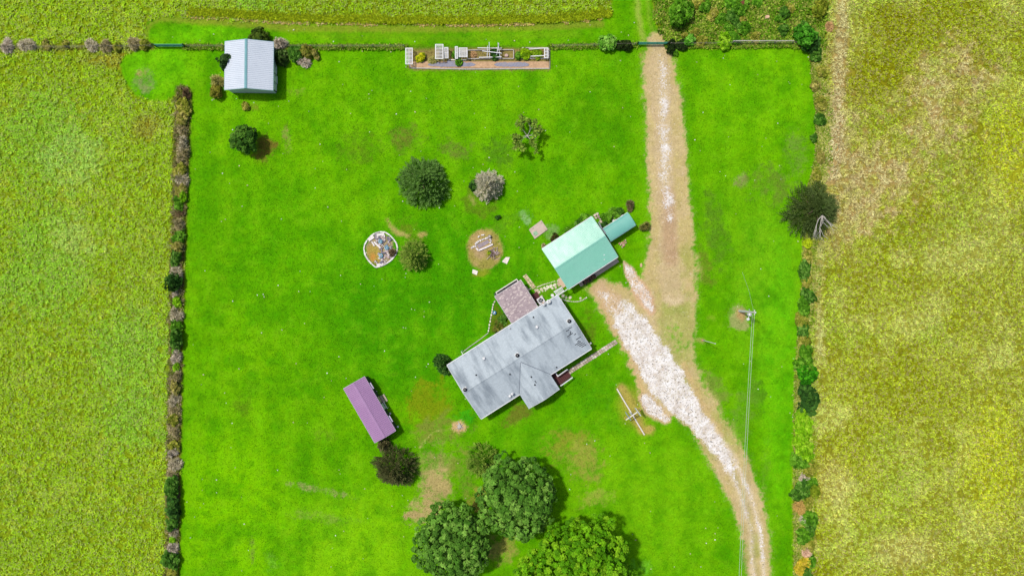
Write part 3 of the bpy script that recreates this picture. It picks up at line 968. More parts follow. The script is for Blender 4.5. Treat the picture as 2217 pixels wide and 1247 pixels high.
def ribbed(p00, p10, p11, p01, n, w, h, t=0.05, flip=False):
    """metal roof slope: p00-p10 along the eave, p00-p01 up the slope, n ribs running up it"""
    mb = MB()
    p00, p10, p11, p01 = map(Vector, (p00, p10, p11, p01))
    nrm = (p10 - p00).cross(p01 - p00).normalized()
    if nrm.z < 0: nrm = -nrm
    quad = [p00, p10, p11, p01]
    if (p10 - p00).cross(p01 - p00).z < 0: quad = [p00, p01, p11, p10]
    mb.slab(quad, t)
    e, e2 = (p10 - p00), (p11 - p01)
    L = e.length
    for i in range(n):
        u = (i + 0.5) / n
        a, b = p00 + e * u, p01 + e2 * u
        d = e.normalized() * w / 2
        d2 = d * 0.55
        up = nrm * h
        lo = nrm * 0.003
        if (p10 - p00).cross(p01 - p00).z > 0:
            mb.hexa([a - d + lo, a + d + lo, b + d + lo, b - d + lo, a - d2 + up, a + d2 + up, b + d2 + up, b - d2 + up])
        else:
            mb.hexa([a + d + lo, a - d + lo, b - d + lo, b + d + lo, a + d2 + up, a - d2 + up, b - d2 + up, b + d2 + up])
    return mb


def gable_walls(mb, L, W, ze, zr, t=0.14):
    """four walls with pointed ends, ridge along x"""
    for sy in (-1, 1):
        mb.box(0, sy * (W / 2 - t / 2), 0, L - 2 * t - 0.004, t, ze)
    for sx in (-1, 1):
        x0, x1 = sx * (L / 2 - t), sx * L / 2
        pts = [(-W / 2, 0), (W / 2, 0), (W / 2, ze), (0, zr), (-W / 2, ze)]
        vs_ = [(x0, a, b) for a, b in pts] + [(x1, a, b) for a, b in pts]
        fs_ = [(0, 1, 2, 3, 4), (9, 8, 7, 6, 5)] + [(i, i + 5, (i + 1) % 5 + 5, (i + 1) % 5) for i in range(5)]
        mb.add(vs_, fs_ if sx > 0 else [f[::-1] for f in fs_])


def window(parent, x, y, z, w, h, ax, out):
    """window in a wall along x (ax='x') or y; out = +1/-1 side it looks to"""
    mb = MB()
    f = 0.07
    def bx(cu, cz, du, dz, dep, off):
        if ax == 'x': mb.box(x + cu, y + out * off, z + cz - dz / 2, du, dep, dz)
        else: mb.box(x + out * off, y + cu, z + cz - dz / 2, dep, du, dz)
    bx(0, h / 2 + f / 2, w + 2 * f, f, 0.09, 0.045); bx(0, -h / 2 - f / 2, w + 2 * f, f, 0.12, 0.06)
    bx(-w / 2 - f / 2, 0, f, h - 0.004, 0.09, 0.045); bx(w / 2 + f / 2, 0, f, h - 0.004, 0.09, 0.045)
    bx(0, 0, w - 0.004, 0.04, 0.06, 0.035)
    fr = mb.build('window', M['white'], parent)
    g = MB()
    if ax == 'x': g.box(x, y + out * 0.012, z - h / 2, w, 0.02, h)
    else: g.box(x + out * 0.012, y, z - h / 2, 0.02, w, h)
    g.build('pane', M['glass'], fr)
    return fr


def door(parent, x, y, z, w, h, ax, out, mat):
    mb = MB()
    if ax == 'x': mb.box(x, y + out * 0.03, z, w, 0.06, h)
    else: mb.box(x + out * 0.03, y, z, 0.06, w, h)
    d = mb.build('door', mat, parent)
    k = MB()
    if ax == 'x': k.box(x + w * 0.38, y + out * 0.09, z + 1.0, 0.07, 0.06, 0.07)
    else: k.box(x + out * 0.09, y + w * 0.38, z + 1.0, 0.06, 0.07, 0.07)
    k.build('handle', M['grey_metal'], d)
    return d


# ---- main house --------------------------------------------------
ZE, ZR = 2.95, 4.15
hc = [(968, 791), (1206, 640), (1281, 752), (1042, 908)]
hang = frame_of(hc[0], hc[1], ZE)
HL = Loc(hc, ZE, hang)
house = thing('house', 'long grey shingle roofed house with a front gable and white gutters', 'house', HL.o, hang)
pA, pB, pC, pD = [HL(*p, ZE) for p in hc]
hx0, hx1 = (pA.x + pD.x) / 2, (pB.x + pC.x) / 2
hy0, hy1 = (pD.y + pC.y) / 2, (pA.y + pB.y) / 2
hyr = (hy0 + hy1) / 2
mb = MB()
gable_walls(mb, hx1 - hx0 - 0.5, hy1 - hy0 - 0.7, ZE - 0.08, ZR - 0.18)
house_wall = mb.build('wall', M['siding'], house)
house_wall.location = ((hx0 + hx1) / 2, hyr, 0)
mb = MB()
mb.slab([(hx0, hyr, ZR), (hx1, hyr, ZR), (hx1, hy1, ZE), (hx0, hy1, ZE)], 0.10)
roof_n = mb.build('roof_slope', M['roof_grey'], house)
mb = MB()
mb.slab([(hx0, hy0, ZE), (hx1, hy0, ZE), (hx1, hyr - 0.003, ZR), (hx0, hyr - 0.003, ZR)], 0.10)
roof_s = mb.build('roof_slope', M['roof_grey'], house)
mb = MB()
mb.hexa([(hx0 + .02, hyr - 0.16, ZR - 0.03), (hx1 - .02, hyr - 0.16, ZR - 0.03), (hx1 - .02, hyr + 0.16, ZR - 0.03), (hx0 + .02, hyr + 0.16, ZR - 0.03),
         (hx0 + .02, hyr - 0.03, ZR + 0.035), (hx1 - .02, hyr - 0.03, ZR + 0.035), (hx1 - .02, hyr + 0.03, ZR + 0.035), (hx0 + .02, hyr + 0.03, ZR + 0.035)])
mb.build('ridge_cap', M['roof_grey'], house)
# front gable over the porch
sl = (ZR - ZE) / (hyr - hy0)
gf1, gf2 = HL(1145, 885, ZE), HL(1211, 841, ZE)
gx0, gx1 = gf1.x, gf2.x
gy = (gf1.y + gf2.y) / 2
gxm = (gx0 + gx1) / 2
GZR = ZR - 0.16
ya = hyr - (ZR - GZR) / sl
mb = MB()
mb.slab([(gx0, gy, ZE), (gxm, gy, GZR), (gxm, ya, GZR), (gx0, hy0 + 0.02, ZE + 0.005)], 0.09)
mb.build('roof_slope', M['roof_grey'], house)
mb = MB()
mb.slab([(gxm + 0.003, gy, GZR), (gx1, gy, ZE), (gx1, hy0 + 0.02, ZE + 0.005), (gxm + 0.003, ya, GZR)], 0.09)
mb.build('roof_slope', M['roof_grey'], house)
mb = MB()                                   # dark valley flashing, two thin strips a little above the shingles
for sx, gx in ((-1, gx0), (1, gx1)):
    a, b = Vector((gxm + sx * 0.05, ya - 0.05, GZR + 0.012)), Vector((gx, hy0 + 0.06, ZE + 0.03))
    mb.bar(a, b, 0.09, 0.012)
mb.build_each('valley_flashing', mat_plain('valley', C(120, 130, 142), 0.8, 0.2, 4), house)
mb = MB()                                   # gable front wall and side walls
pts = [(gx0 + .35, 0), (gx1 - .35, 0), (gx1 - .35, ZE - 0.02), (gxm, GZR - 0.16), (gx0 + .35, ZE - 0.02)]
v_ = [(a, gy + 0.3, b) for a, b in pts] + [(a, gy + 0.42, b) for a, b in pts]
mb.add(v_, [(0, 1, 2, 3, 4), (9, 8, 7, 6, 5)] + [(i, (i + 1) % 5, (i + 1) % 5 + 5, i + 5)[::-1] for i in range(5)])
mb.box(gx0 + .41, (gy + 0.42 + hy0 + 0.35) / 2, 0, 0.12, hy0 + 0.35 - gy - 0.42 - 0.004, ZE - 0.1)
mb.build('wall', M['siding'], house)
# gutters and white edge boards
mb = MB()
for y, sgn in ((hy1 + 0.06, 1), ):
    mb.box((hx0 + hx1) / 2, y, ZE - 0.14, hx1 - hx0, 0.11, 0.12)
mb.box((hx0 + gx0) / 2, hy0 - 0.06, ZE - 0.14, gx0 - hx0 - 0.02, 0.11, 0.12)
mb.box((hx1 + gx1) / 2, hy0 - 0.06, ZE - 0.14, hx1 - gx1 - 0.02, 0.11, 0.12)
mb.build_each('gutter', M['white'], house)
mb = MB()
for x, sx in ((hx0 - 0.03, -1), (hx1 + 0.03, 1)):
    for (ya_, za_), (yb_, zb_) in (((hy0, ZE), (hyr - 0.01, ZR)), ((hy1, ZE), (hyr + 0.01, ZR))):
        mb.bar((x, ya_, za_ - 0.06), (x, yb_, zb_ - 0.06), 0.05, 0.16)
for a, b in (((gx0, ZE), (gxm, GZR)), ((gx1, ZE), (gxm, GZR))):
    mb.bar((a[0], gy - 0.03, a[1] - 0.05), (b[0], gy - 0.03, b[1] - 0.05), 0.05, 0.15)
mb.build_each('edge_board', M['white'], house)


def roof_z(x, y):
    """height of the main house roof at local x, y"""
    z = ZR - abs(y - hyr) * sl
    if y < hyr and gx0 < x < gx1 and y > gy:
        z = max(z, GZR - abs(x - gxm) * (GZR - ZE) / ((gx1 - gx0) / 2))
    return z


def on_roof(px, py, zg=3.6):
    x, y = HL.xy(px, py, zg)
    z = roof_z(x, y)
    x, y = HL.xy(px, py, z)
    return x, y, roof_z(x, y)


for px, py in ((1120, 769), (1007, 843), (1232, 695)):          # round static vents with pale flashing
    x, y, z = on_roof(px, py)
    mb = MB(); mb.box(x, y, z - 0.07, 0.62, 0.62, 0.11)
    v = mb.build('roof_vent', M['white'], house)
    mb = MB(); mb.lathe(x, y, [(0.16, z), (0.16, z + 0.24), (0.27, z + 0.26), (0.28, z + 0.33), (0.19, z + 0.40), (0.06, z + 0.43)], 14)
    mb.build('vent_cap', M['black'], v, True)
    mb = MB(); mb.lathe(x, y, [(0.07, z + 0.425), (0.07, z + 0.445), (0.04, z + 0.455)], 10)
    mb.build('cap_top', M['grey_metal'], v)
for px, py, r, mt in ((1163, 708, 0.2, 'white'), (1048, 776, 0.2, 'white'), (1104, 857, 0.2, 'white')):
    x, y, z = on_roof(px, py)
    mb = MB(); mb.lathe(x, y, [(r * 1.3, z - 0.06), (r * 1.3, z + 0.03), (r, z + 0.05), (r, z + 0.22), (r * 1.1, z + 0.25), (r * 0.8, z + 0.36), (r * 0.2, z + 0.40)], 14)
    mb.build('dome_vent', M[mt], house, True)
x, y, z = on_roof(1109, 852)                                     # second pipe flue beside the dome near the front eave
mb = MB(); mb.lathe(x, y, [(0.22, z - 0.05), (0.22, z + 0.02), (0.12, z + 0.04), (0.12, z + 0.5), (0.2, z + 0.52), (0.2, z + 0.6), (0.05, z + 0.7)], 12)
mb.build('flue', M['white'], house, True)
for px, py in ((1155, 687), (1031, 812), (1104, 711 + 99), (1205, 795), (1150, 816), (1158, 833)):
    x, y, z = on_roof(px, py)
    mb = MB(); mb.lathe(x, y, [(0.13, z - 0.04), (0.13, z + 0.02), (0.06, z + 0.03), (0.06, z + 0.3), (0.045, z + 0.3), (0.045, z + 0.26)], 10)
    mb.build('vent_pipe', M['dark'], house)
x, y, z = on_roof(1104, 711)
mb = MB(); mb.lathe(x, y, [(0.16, z - 0.04), (0.16, z + 0.02), (0.09, z + 0.03), (0.09, z + 0.34), (0.07, z + 0.34), (0.07, z + 0.28)], 10)
mb.build('vent_pipe', M['grey_metal'], house)
# strips where the shingle tabs have blown off, dark felt showing
for a, b in (((1238.5, 708), (1232, 711)), ((1232, 713.5), (1225, 717.5)), ((1240, 721), (1228, 729)), ((1247, 722), (1243, 725)), ((1257, 729), (1247, 735.5)),
             ((1255, 737), (1250, 740)), ((1258, 739), (1245, 747)), ((1262, 741), (1250, 748)), ((1266, 743), (1254, 750)), ((1269.5, 745.5), (1259, 751.5)),
             ((1236, 717), (1234, 724)), ((1233, 730), (1231, 731))):
    x0, y0, z0 = on_roof(*a); x1, y1, z1 = on_roof(*b)
    mb = MB(); mb.bar((x0, y0, z0 + 0.008), (x1, y1, z1 + 0.008), 0.10, 0.02)
    mb.build('bare_strip', M['dark'], house)
for a, b in (((1157.5, 824), (1161, 829)), ((1150, 815.5), (1151.5, 816.5))):
    x0, y0, z0 = on_roof(*a); x1, y1, z1 = on_roof(*b)
    mb = MB(); mb.bar((x0, y0, z0 + 0.008), (x1, y1, z1 + 0.008), 0.14, 0.02)
    mb.build('bare_strip', M['dark'], house)
wxl, wxr = hx0 + 0.25, hx1 - 0.25
wyl, wyh = hy0 + 0.35, hy1 - 0.35
for y in (hyr - 2.2, hyr + 2.0):
    window(house, wxl, y, 1.7, 1.2, 1.1, 'y', -1)
    window(house, wxr, y, 1.7, 1.2, 1.1, 'y', 1)
for x in (hx0 + 2.2, hx0 + 5.0):
    window(house, x, wyl, 1.7, 1.3, 1.1, 'x', -1)
for x in (hx1 - 2.2, ):
    window(house, x, wyl, 1.7, 1.3, 1.1, 'x', -1)
for x in (hx0 + 2.5, hx0 + 6.0):
    window(house, x, wyh, 1.7, 1.2, 1.0, 'x', 1)
window(house, gxm, gy + 0.3, 1.6, 1.5, 1.2, 'x', -1)
x, y = HL.xy(1279, 743, 2.6)
mb = MB(); mb.box(wxr + 0.35, y, 2.3, 0.7, 0.25, 0.3)
mb.build('meter_mast', M['grey_metal'], house)
mb = MB()
x, y = HL.xy(1001, 765, 2.8)
mb.tube([(x, hy1 + .05, 2.85), (x, hy1 + .55, 2.7), (x, hy1 + .6, 0.1)], 0.05, 6)
mb.build('downspout', M['white'], house)

# front steps on the north-east side of the gable
ax, ay = HL.xy(1199, 822, 1.0); bx, by = HL.xy(1228, 806, 0.1)
sy = (ay + by) / 2 - 0.25
steps = thing('porch_steps', 'dark maroon wooden steps with white handrails beside the front gable', 'steps', HL.o, hang)
x0 = gx1 + 0.02
mb = MB(); mb.box(x0 + 0.35, sy + 0.35, 0.0, 0.68, 2.2, 0.95)
mb.build('landing', M['maroon'], steps)
for i in range(6):
    mb = MB(); mb.box(x0 + 0.69 + 0.28 * i + 0.14, sy - 0.1, 0.0, 0.27, 1.25, 0.80 - 0.135 * i)
    mb.build('tread', M['maroon'], steps)
for yy, xa in ((sy + 0.60, 0.75), (sy - 0.80, 0.4)):
    mb = MB()
    for t_ in (0.0, 0.5, 1.0):
        xx = x0 + xa + (2.35 - xa) * t_
        mb.box(xx, yy, 0, 0.09, 0.09, 1.75 - 0.75 * t_)
    mb.bar((x0 + xa - 0.1, yy, 1.80), (x0 + 2.45, yy, 1.02), 0.16, 0.07)
    mb.build('handrail', M['white'], steps)
mb = MB()
mb.bar((x0 + 0.72, sy + 1.5, 1.78), (x0 + 0.72, sy + 0.62, 1.78), 0.14, 0.07)
for q in (1.45, 0.75): mb.box(x0 + 0.72, sy + q, 0, 0.09, 0.09, 1.73)
mb.build('handrail', M['white'], steps)

# ---- covered deck with mauve shingles ----------------------------
DZ = 2.62
dc = [(1071.6, 642.5), (1126.5, 607), (1163.3, 661.5), (1107.5, 699)]
dl = [HL(*p, DZ) for p in dc]
dx0, dx1 = (dl[0].x + dl[3].x) / 2, (dl[1].x + dl[2].x) / 2
dy0, dy1 = hy1 + 0.14, (dl[0].y + dl[1].y) / 2
deck = thing('porch', 'covered deck with square mauve shingled roof behind the grey house', 'porch', HL.o, hang)
dz = lambda y: 2.92 - (y - dy0) / (dy1 - dy0) * 0.42
mb = MB()
mb.slab([(dx0, dy0, dz(dy0) - 0.012), (dx1, dy0, dz(dy0) - 0.012), (dx1, dy1, dz(dy1) - 0.012), (dx0, dy1, dz(dy1) - 0.012)], 0.12)
mb.build('roof', M['brown_wood'], deck)
mb = MB()
rows = 30
for r in range(rows):
    ya_ = dy1 + 0.03 - (dy1 - dy0) * r / rows
    yb_ = ya_ - (dy1 - dy0) / rows * 1.25
    yb_ = max(yb_, dy0)
    x = dx0 - 0.03
    while x < dx1 + 0.02:
        w = random.choice((0.16, 0.2, 0.28, 0.34, 0.5))
        xe = min(x + w, dx1 + 0.03)
        c = random.random()
        base = (174, 158, 161) if c < 0.55 else (162, 146, 150) if c < 0.72 else (186, 170, 170) if c < 0.86 else (208, 194, 190)
        mb.cur = C(*base, random.uniform(0.93, 1.07))
        th = 0.018 if c < 0.86 else 0.024
        za_, zb_ = dz(ya_), dz(yb_)
        mb.add([(x, yb_, zb_ + 0.002), (xe - 0.004, yb_, zb_ + 0.002), (xe - 0.004, ya_, za_ + th), (x, ya_, za_ + th), (xe - 0.004, ya_, za_ - 0.004), (x, ya_, za_ - 0.004)],
               [(0, 1, 2, 3), (3, 2, 4, 5), (1, 4, 2), (0, 3, 5)])
        x = xe
sh = mb.build('shingles', M['shingle'], deck)
sh['kind'] = 'stuff'
mb = MB()
mb.bar((dx0 - 0.04, dy0, dz(dy0) - 0.06), (dx0 - 0.04, dy1, dz(dy1) - 0.06), 0.04, 0.13)
mb.bar((dx1 + 0.04, dy0, dz(dy0) - 0.06), (dx1 + 0.04, dy1, dz(dy1) - 0.06), 0.04, 0.13)
mb.bar((dx0 - 0.06, dy1 + 0.05, dz(dy1) - 0.06), (dx1 + 0.06, dy1 + 0.05, dz(dy1) - 0.06), 0.04, 0.13)
mb.build_each('edge_board', M['white'], deck)
rl = HL(1074, 633.6, 1.4); rr = HL(1118.4, 604.3, 1.4)
ry = (rl.y + rr.y) / 2
nb = 14
for i in range(nb):
    yb0 = hy1 + 0.1 + (ry - hy1 - 0.1) * i / nb
    mb = MB(); mb.box((dx0 + dx1) / 2 - 0.1, yb0 + (ry - hy1 - 0.1) / nb / 2, 0.42, dx1 - dx0 - 0.3, (ry - hy1 - 0.1) / nb - 0.02, 0.05)
    mb.build('deck_board', M['charcoal'], deck)
mb = MB()
for t_ in (0, 0.33, 0.67, 1):
    mb.box(rl.x + (rr.x - rl.x) * t_, ry, 0, 0.1, 0.1, 1.35)
mb.bar((rl.x - 0.05, ry, 1.4), (rr.x + 0.05, ry, 1.4), 0.14, 0.06)
mb.bar((rl.x, ry, 0.62), (rr.x, ry, 0.62), 0.07, 0.06)
mb.bar((rl.x, ry - 0.08, 1.4), (rl.x, ry - 0.9, 1.4), 0.12, 0.06)
mb.bar((rr.x, ry - 0.08, 1.4), (rr.x, ry - 0.55, 1.4), 0.12, 0.06)
mb.build_each('railing', M['white_wood'], deck)
mb = MB()
for x in (dx0 + 0.2, dx1 - 0.2):
    mb.box(x, dy1 - 0.25, 0, 0.12, 0.12, dz(dy1 - 0.25) - 0.14)
mb.build_each('post', M['white'], deck)
for i in range(4):                                                # brown steps on the deck's side
    a = HL(1148 - 2 * 0 + 0, 634, 0.2)
    mb = MB(); mb.box(dx1 + 0.2 + 0.27 * i, a.y - 1.0, 0, 0.26, 1.3, 0.42 - 0.1 * i)
    mb.build('step', M['maroon'], deck)

# ---- arbour that bridges the gap to the green roofed workshop ----
az = 2.6
ar = [HL(*p, az) for p in ((1201, 632), (1214.6, 622.8), (1220.4, 629), (1206.5, 640.6))]
arb = thing('arbour', 'white slatted arbour bridging the gap between grey and green roofs', 'arbour', HL.o, hang)
xa0, xa1 = (ar[0].x + ar[3].x) / 2, (ar[1].x + ar[2].x) / 2
ya0, ya1 = (ar[3].y + ar[2].y) / 2, (ar[0].y + ar[1].y) / 2
mb = MB()
for y in (ya0, ya1):
    mb.box((xa0 + xa1) / 2, y, az - 0.05, xa1 - xa0 + 0.2, 0.12, 0.1)
for x in (xa0, xa1):
    for y in (ya0, ya1):
        mb.box(x, y, 0, 0.1, 0.1, az - 0.06)
mb.build('frame', M['white'], arb)
for i in range(7):
    mb = MB(); mb.box(xa0 + (xa1 - xa0) * i / 6, (ya0 + ya1) / 2, az + 0.053, 0.09, ya1 - ya0 + 0.25, 0.06)
    mb.build('slat', M['white'], arb)
p, q = HL(1207, 641, az), HL(1230, 625, az)
mb = MB(); mb.bar((p.x, p.y, az - 0.1), (q.x, q.y, az - 0.1), 0.1, 0.1)
mb.build('rail', M['white'], arb)

# ---- satellite dishes on the roof edge ---------------------------
for px, py, w, lab in ((1187, 653.5, 0.32, 'larger plain white satellite dish standing at the grey roof corner'), (1177.5, 659, 0.22, 'smaller white satellite dish with an orange receiver at the roof edge')):
    x, y, z = on_roof(px, py, 3.2)
    o = HL.o + Matrix.Rotation(hang, 3, 'Z') @ Vector((x, y, z))
    d = thing('satellite_dish', lab, 'satellite dish', o, hang, 'satellite dishes on the grey roof')
    ang = Matrix.Translation((0, 0, 0.55)) @ Matrix.Rotation(math.radians(-48), 4, 'X')
    vs_, fs_ = [(0, 0, -0.09)], []
    n = 18
    for r in range(1, 4):
        for k in range(n):
            t = 2 * PI * k / n
            vs_.append((w * 1.05 * r / 3 * math.cos(t), w * 1.25 * r / 3 * math.sin(t), -0.09 + 0.11 * (r / 3) ** 2))
    for k in range(n):
        fs_.append((0, 1 + k, 1 + (k + 1) % n))
        for r in range(2):
            a_, b_ = 1 + r * n + k, 1 + r * n + (k + 1) % n
            fs_.append((a_, a_ + n, b_ + n, b_))
    mb = MB(); mb.add([ang @ Vector(v) for v in vs_], fs_)
    mb.add([ang @ (Vector(v) - Vector((0, 0, 0.015))) for v in vs_], [f[::-1] for f in fs_])
    mb.build('reflector', M['white'], d, True)
    mb = MB(); mb.tube([(0, -0.15, -0.05), (0, -0.05, 0.3), ang @ Vector((0, 0, -0.1))], 0.035, 6)
    mb.build('mast', M['grey_metal'], d)
    mb = MB(); mb.tube([ang @ Vector((0, -w, 0.0)), ang @ Vector((0, -w * 0.5, 0.45))], 0.02, 5)
    arm = mb.build('arm', M['grey_metal'], d)
    mb = MB(); c = ang @ Vector((0, -w * 0.5, 0.5)); mb.box(c.x, c.y, c.z - 0.06, 0.13, 0.16, 0.12)
    mb.build('receiver', M['orange'] if w < 0.25 else M['white'], arm)

# ---- air conditioner ---------------------------------------------
o = Wp(1171, 650.5, 0.95); o.z = 0
ac = thing('air_conditioner', 'square white air conditioning unit with black fan beside the mauve porch', 'air conditioner', o, hang)
mb = MB(); mb.box(0, 0, 0, 1.15, 1.15, 0.08)
mb.build('base_pad', M['concrete'], ac)
mb = MB()
for sx in (-1, 1):
    mb.box(sx * 0.44, 0, 0.08, 0.07, 0.95, 0.8); mb.box(0, sx * 0.44, 0.08, 0.80, 0.07, 0.8)
mb.box(0, 0, 0.08, 0.8, 0.8, 0.45)
vs_, fs_ = [], []
n = 24
for k in range(n):
    t = 2 * PI * k / n
    m_ = max(abs(math.cos(t)), abs(math.sin(t)))
    vs_ += [(0.36 * math.cos(t), 0.36 * math.sin(t), 0.90), (0.475 * math.cos(t) / m_, 0.475 * math.sin(t) / m_, 0.90)]
for k in range(n):
    a_, b_ = 2 * k, 2 * ((k + 1) % n)
    fs_.append((a_, a_ + 1, b_ + 1, b_))
mb.add(vs_, fs_)
mb.build('cabinet', M['white'], ac)
mb = MB(); mb.lathe(0, 0, [(0.365, 0.54), (0.365, 0.56)], 20)
mb.build('fan_well', M['black'], ac)
mb = MB(); mb.lathe(0, 0, [(0.09, 0.6), (0.09, 0.8), (0.04, 0.82)], 10)
for k in range(4):
    t = k * PI / 2 + 0.4
    c_, s_ = math.cos(t), math.sin(t)
    mb.hexa([(c_ * a - s_ * b, s_ * a + c_ * b, z) for z, dz_ in ((0.66, 0), (0.69, 0)) for a, b in ((0.08, -0.05), (0.33, -0.12), (0.33, 0.12), (0.08, 0.05))])
mb.build('fan', M['grey_metal'], ac)
mb = MB()
for r in (0.12, 0.24, 0.35):
    mb.tube([(r * math.cos(2 * PI * k / 16), r * math.sin(2 * PI * k / 16), 0.91) for k in range(17)], 0.008, 4, False)
mb.build('grille', M['black'], ac)

# ---- workshop with the green metal roof --------------------------
WZ, WR = 2.9, 3.62
wc = [(1172.8, 540), (1281, 469.5), (1338.4, 556), (1230.6, 625)]
wang = frame_of(wc[0], wc[1], WZ)
WL = Loc(wc, WZ, wang)
shop = thing('workshop', 'workshop with pale green ribbed metal roof between house and lane', 'workshop', WL.o, wang)
q = [WL(*p, WZ) for p in wc]
wx0, wx1 = (q[0].x + q[3].x) / 2, (q[1].x + q[2].x) / 2
wy0, wy1 = (q[3].y + q[2].y) / 2, (q[0].y + q[1].y) / 2
wyr = (wy0 + wy1) / 2 + 0.1
mb = MB(); gable_walls(mb, wx1 - wx0 - 0.5, wy1 - wy0 - 0.6, WZ - 0.1, WR - 0.16)
w = mb.build('wall', M['siding'], shop); w.location = ((wx0 + wx1) / 2, (wy0 + wy1) / 2, 0)
ribbed((wx0, wy1, WZ), (wx1, wy1, WZ), (wx1, wyr, WR), (wx0, wyr, WR), 43, 0.08, 0.05).build('roof_slope', M['roof_green'], shop)
ribbed((wx0, wy0, WZ), (wx1, wy0, WZ), (wx1, wyr - .003, WR), (wx0, wyr - .003, WR), 43, 0.08, 0.05).build('roof_slope', M['roof_green'], shop)
mb = MB()
for sgn in (-1, 1):
    qd = [(wx0 - .02, wyr + sgn * 0.24, WR - 0.005), (wx1 + .02, wyr + sgn * 0.24, WR - 0.005), (wx1 + .02, wyr, WR + 0.07), (wx0 - .02, wyr, WR + 0.07)]
    mb.add(qd, [(0, 1, 2, 3) if sgn < 0 else (3, 2, 1, 0)])
mb.build('ridge_cap', M['roof_green'], shop)
mb = MB()
for x in (wx0 - 0.03, wx1 + 0.03):
    mb.bar((x, wy0, WZ - 0.05), (x, wyr - 0.01, WR - 0.05), 0.05, 0.16)
    mb.bar((x, wy1, WZ - 0.05), (x, wyr + 0.01, WR - 0.05), 0.05, 0.16)
mb.build_each('edge_board', mat_plain('pale_green_trim', C(176, 222, 206), 0.45, 0.08, 2), shop)
mb = MB()
mb.box((wx0 + wx1) / 2, wy0 - 0.06, WZ - 0.15, wx1 - wx0, 0.10, 0.10)
mb.box((wx0 + wx1) / 2, wy1 + 0.06, WZ - 0.15, wx1 - wx0, 0.10, 0.10)
mb.build_each('gutter', M['white'], shop)
door(shop, (wx0 + wx1) / 2, wy0 + 0.3, 0, 2.6, 2.3, 'x', -1, M['white'])
window(shop, wx0 + 0.25, wyr + 1.5, 1.6, 1.0, 0.9, 'y', -1)
window(shop, wx0 + 2.0, wy1 - 0.3, 1.6, 1.0, 0.9, 'x', 1)
mb = MB()                                                          # grey drainpipe down the north-east gable
a, b, c = WL(1296, 481, 2.7), WL(1301, 492, 2.5), WL(1311, 505, 2.3)
mb.tube([a, b, c, (c.x, c.y, 0.1)], 0.11, 7)
mb.build('drainpipe', M['grey_metal'], shop)
for px, py in ((1308, 552), (1308.5, 562), (1291, 490), (1295, 493)):              # small pale scuffs: patched screws
    v = WL(px, py, 3.2)
    zz = WR - abs(v.y - wyr) * (WR - WZ) / (wyr - wy0)
    mb = MB(); mb.box(v.x, v.y, zz + 0.01, 0.16, 0.12, 0.05)
    mb.build('roof_patch', M['white'], shop)
# concrete apron under the south eave
ap = [WL(*p, 0) for p in ((1252, 614), (1258, 622), (1339.5, 566), (1335, 558))]
mb = MB(); y_lo = (ap[1].y + ap[2].y) / 2
mb.box((ap[1].x + ap[2].x) / 2, (y_lo + wy0 + 0.28) / 2, 0, ap[2].x - ap[1].x, wy0 + 0.28 - y_lo, 0.10)
s_ = mb.build('apron', M['concrete'], shop)
mb = MB(); mb.box(wx0 - 0.15, WL(1222, 610, 0).y + 0.1, 0, 0.55, 1.5, 0.18)
mb.build('door_step', mat_plain('tan_boards', C(214, 188, 160), 0.8, 0.15, 4), shop)
# stacked firewood on the apron
fw = thing('firewood_pile', 'stack of dark split firewood on the apron under the green eave', 'firewood', WL.o, wang)
v = WL(1276, 604.5, 0.4)
for i in range(26):
    mb = MB()
    xx, yy, zz = v.x + random.uniform(-1.1, 1.1), v.y + random.uniform(-0.22, 0.22), 0.10 + random.uniform(0.0, 0.4)
    a_ = random.uniform(-0.5, 0.5) + PI / 2
    d_ = Vector((math.cos(a_), math.sin(a_), random.uniform(-0.1, 0.1))) * 0.26
    mb.tube([Vector((xx, yy, zz)) - d_, Vector((xx, yy, zz)) + d_], random.uniform(0.07, 0.12), 6)
    mb.build('log', M['brown_wood'] if i % 3 else M['charcoal'], fw)

# ---- barrel roofed lean-to beside the workshop -------------------
lc = [(1305, 495.5), (1359, 460), (1376.6, 488), (1321, 524)]
VZ, VH = 1.9, 0.45
LL = Loc(lc, VZ, wang)
lt = thing('shelter', 'small barrel roofed teal shelter at the end of the green workshop', 'shelter', LL.o, wang)
q = [LL(*p, VZ) for p in lc]
lx0, lx1 = (q[0].x + q[3].x) / 2, (q[1].x + q[2].x) / 2
ly0, ly1 = (q[3].y + q[2].y) / 2, (q[0].y + q[1].y) / 2
mb = MB()
n = 12
arc = []
for k in range(n + 1):
    t = PI * k / n
    arc.append(((ly0 + ly1) / 2 + (ly1 - ly0) / 2 * math.cos(t), VZ + VH * math.sin(t) ** 0.8))
vs_ = [(x, y, z) for x in (lx0, lx1) for y, z in arc] + [(x, y, z - 0.05) for x in (lx0, lx1) for y, z in arc]
m_ = n + 1
fs_ = [(k, k + m_, k + 1 + m_, k + 1) for k in range(n)] + [(2 * m_ + k, 2 * m_ + k + 1, 2 * m_ + k + 1 + m_, 2 * m_ + k + m_) for k in range(n)]
fs_ += [(k, k + 1, k + 1 + 2 * m_, k + 2 * m_) for k in range(n)] + [(m_ + k, m_ + k + 2 * m_, m_ + k + 1 + 2 * m_, m_ + k + 1) for k in range(n)]
mb.add(vs_, fs_)
for k in range(1, n, 1):
    y, z = arc[k]
    mb.bar((lx0, y, z + 0.02), (lx1, y, z + 0.02), 0.06, 0.05)
mb.build('roof', M['roof_teal'], lt)
mb = MB()
mb.bar((lx0, ly0, VZ - 0.06), (lx1, ly0, VZ - 0.06), 0.10, 0.14)
mb.bar((lx0, ly1, VZ - 0.06), (lx1, ly1, VZ - 0.06), 0.10, 0.14)
mb.build_each('edge_board', M['white'], lt)
mb = MB()
